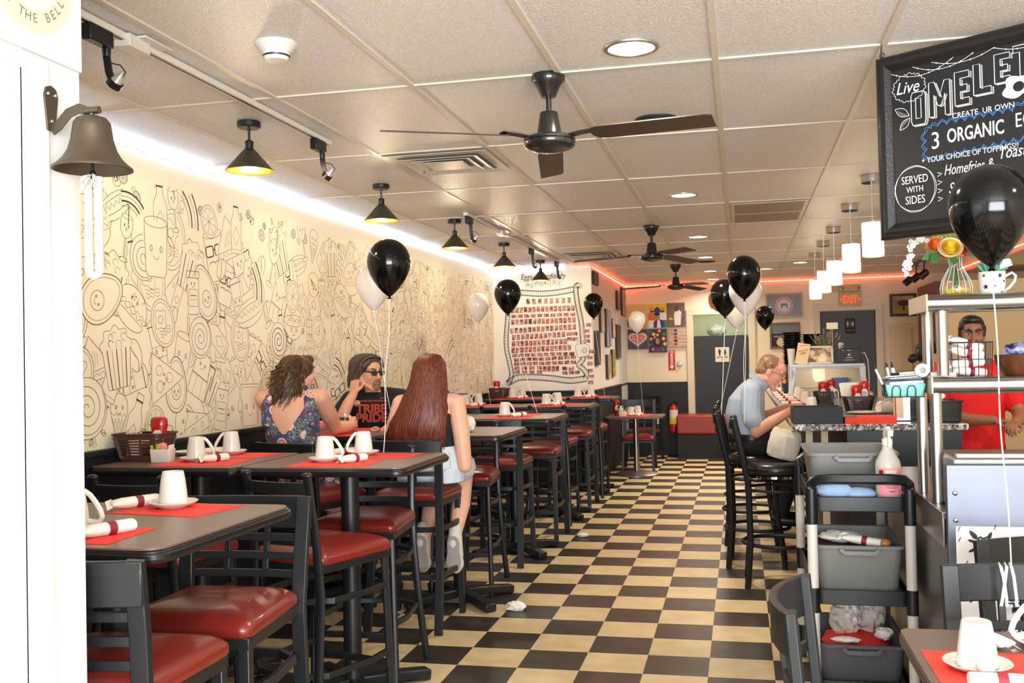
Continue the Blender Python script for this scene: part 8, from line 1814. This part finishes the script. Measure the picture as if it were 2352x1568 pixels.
def kettle():
    b = [(-.2, .3), (-.28, -.45), (.28, -.45), (.2, .3), (-.2, .3)]; return b, [(b, 1.4), ([(-.2, .3), (0, .48), (.2, .3)], 1.3), ([(-.24, -.1), (.24, -.1)], 2), ([(.22, .2), (.4, .2), (.36, -.2)], 3.5), ([(-.08, -.1), (-.12, -.45)], .9), ([(.08, -.1), (.12, -.45)], .9)]+face(0, .1, .14)
KINDS = [burger, donut, cup, glasses_cup, bottle, pizza, cone, fries, popcorn, plate_egg, avocado, cookie, sandwich, soda, wine, choc, swirl, pretzel, toast, bean, stripes, hotdog, lolly, bowl, cheese, citrus, jar, muffin, icepop, carrot, kettle, cup, burger, bottle, soda, toast]
placed = []
def inside(P_, poly):
    x, y = P_[:, 0], P_[:, 1]; r = np.zeros(len(P_), bool); n = len(poly); j = n-1
    for i in range(n):
        xi, yi = poly[i]; xj, yj = poly[j]
        if yi != yj: r ^= ((yi > y) != (yj > y)) & (x < (xj-xi)*(y-yi)/(yj-yi)+xi)
        j = i
    return r
mu = MB(); XW_ = -2.9285; LW = .0019
def draw(fn, cy, cz, s, rot):
    poly, strokes = fn(); c, q = cos(rot), sin(rot)
    tf = lambda p: (cy+s*(p[0]*c-p[1]*q), cz+s*(p[0]*q+p[1]*c))
    pl = np.array([tf(p) for p in poly]); rad = float(np.max(np.hypot(pl[:, 0]-cy, pl[:, 1]-cz)))
    near = [o for o in placed if hypot(o[1]-cy, o[2]-cz) < o[3]+rad*1.5]
    for pts, w_ in strokes:
        P_ = [tf(p) for p in pts]
        # resample so that hidden stretches are cut cleanly
        R_ = [P_[0]]
        for a, b_ in zip(P_, P_[1:]):
            k = max(1, int(hypot(b_[0]-a[0], b_[1]-a[1])/.014))
            R_ += [(a[0]+(b_[0]-a[0])*i/k, a[1]+(b_[1]-a[1])*i/k) for i in range(1, k+1)]
        A = np.array(R_); hid = (A[:, 1] < 1.135) | (A[:, 1] > 2.46) | (A[:, 0] > 11.8)
        for o in near: hid |= inside(A, o[0])
        run = []
        for p, h in zip(R_, hid):
            if h:
                if len(run) > 1: mu.ribbon([(XW_, y, z) for y, z in run], LW*w_, (1, 0, 0))
                run = []
            else: run.append(p)
        if len(run) > 1: mu.ribbon([(XW_, y, z) for y, z in run], LW*w_, (1, 0, 0))
    placed.append((pl, cy, cz, rad))
def top_edge(y): return 2.36+.05*sin(y*1.9)+.03*sin(y*5.1)
y = 2.55
cells = []
while y < 11.75:
    z = 1.26
    while z < 2.36:
        cells.append((y+MR.uniform(-.07, .07), z+MR.uniform(-.07, .07))); z += .172
    y += .172
MR.shuffle(cells)
for (y, z) in cells:
    if z > top_edge(y): continue
    draw(MR.choice(KINDS), y, z, MR.uniform(.24, .36), MR.uniform(-.55, .55) if MR.random() < .8 else MR.uniform(-1.6, 1.6))
for k in range(260):   # small loose bits in the gaps and along the top and bottom edges
    y = MR.uniform(2.5, 11.7); z = MR.choice([MR.uniform(2.34, 2.45), MR.uniform(1.15, 1.22), MR.uniform(1.2, 2.4)])
    draw(MR.choice([bean, citrus, cookie, lambda: (el(0, 0, .2, .2), [(el(0, 0, .2, .2, n=10), 1)])]), y, z, MR.uniform(.06, .13), MR.uniform(0, 6))
mu.build('mural_drawing', mat('mural_ink', (78, 70, 62), .8), WL, smooth=False, recalc=False)
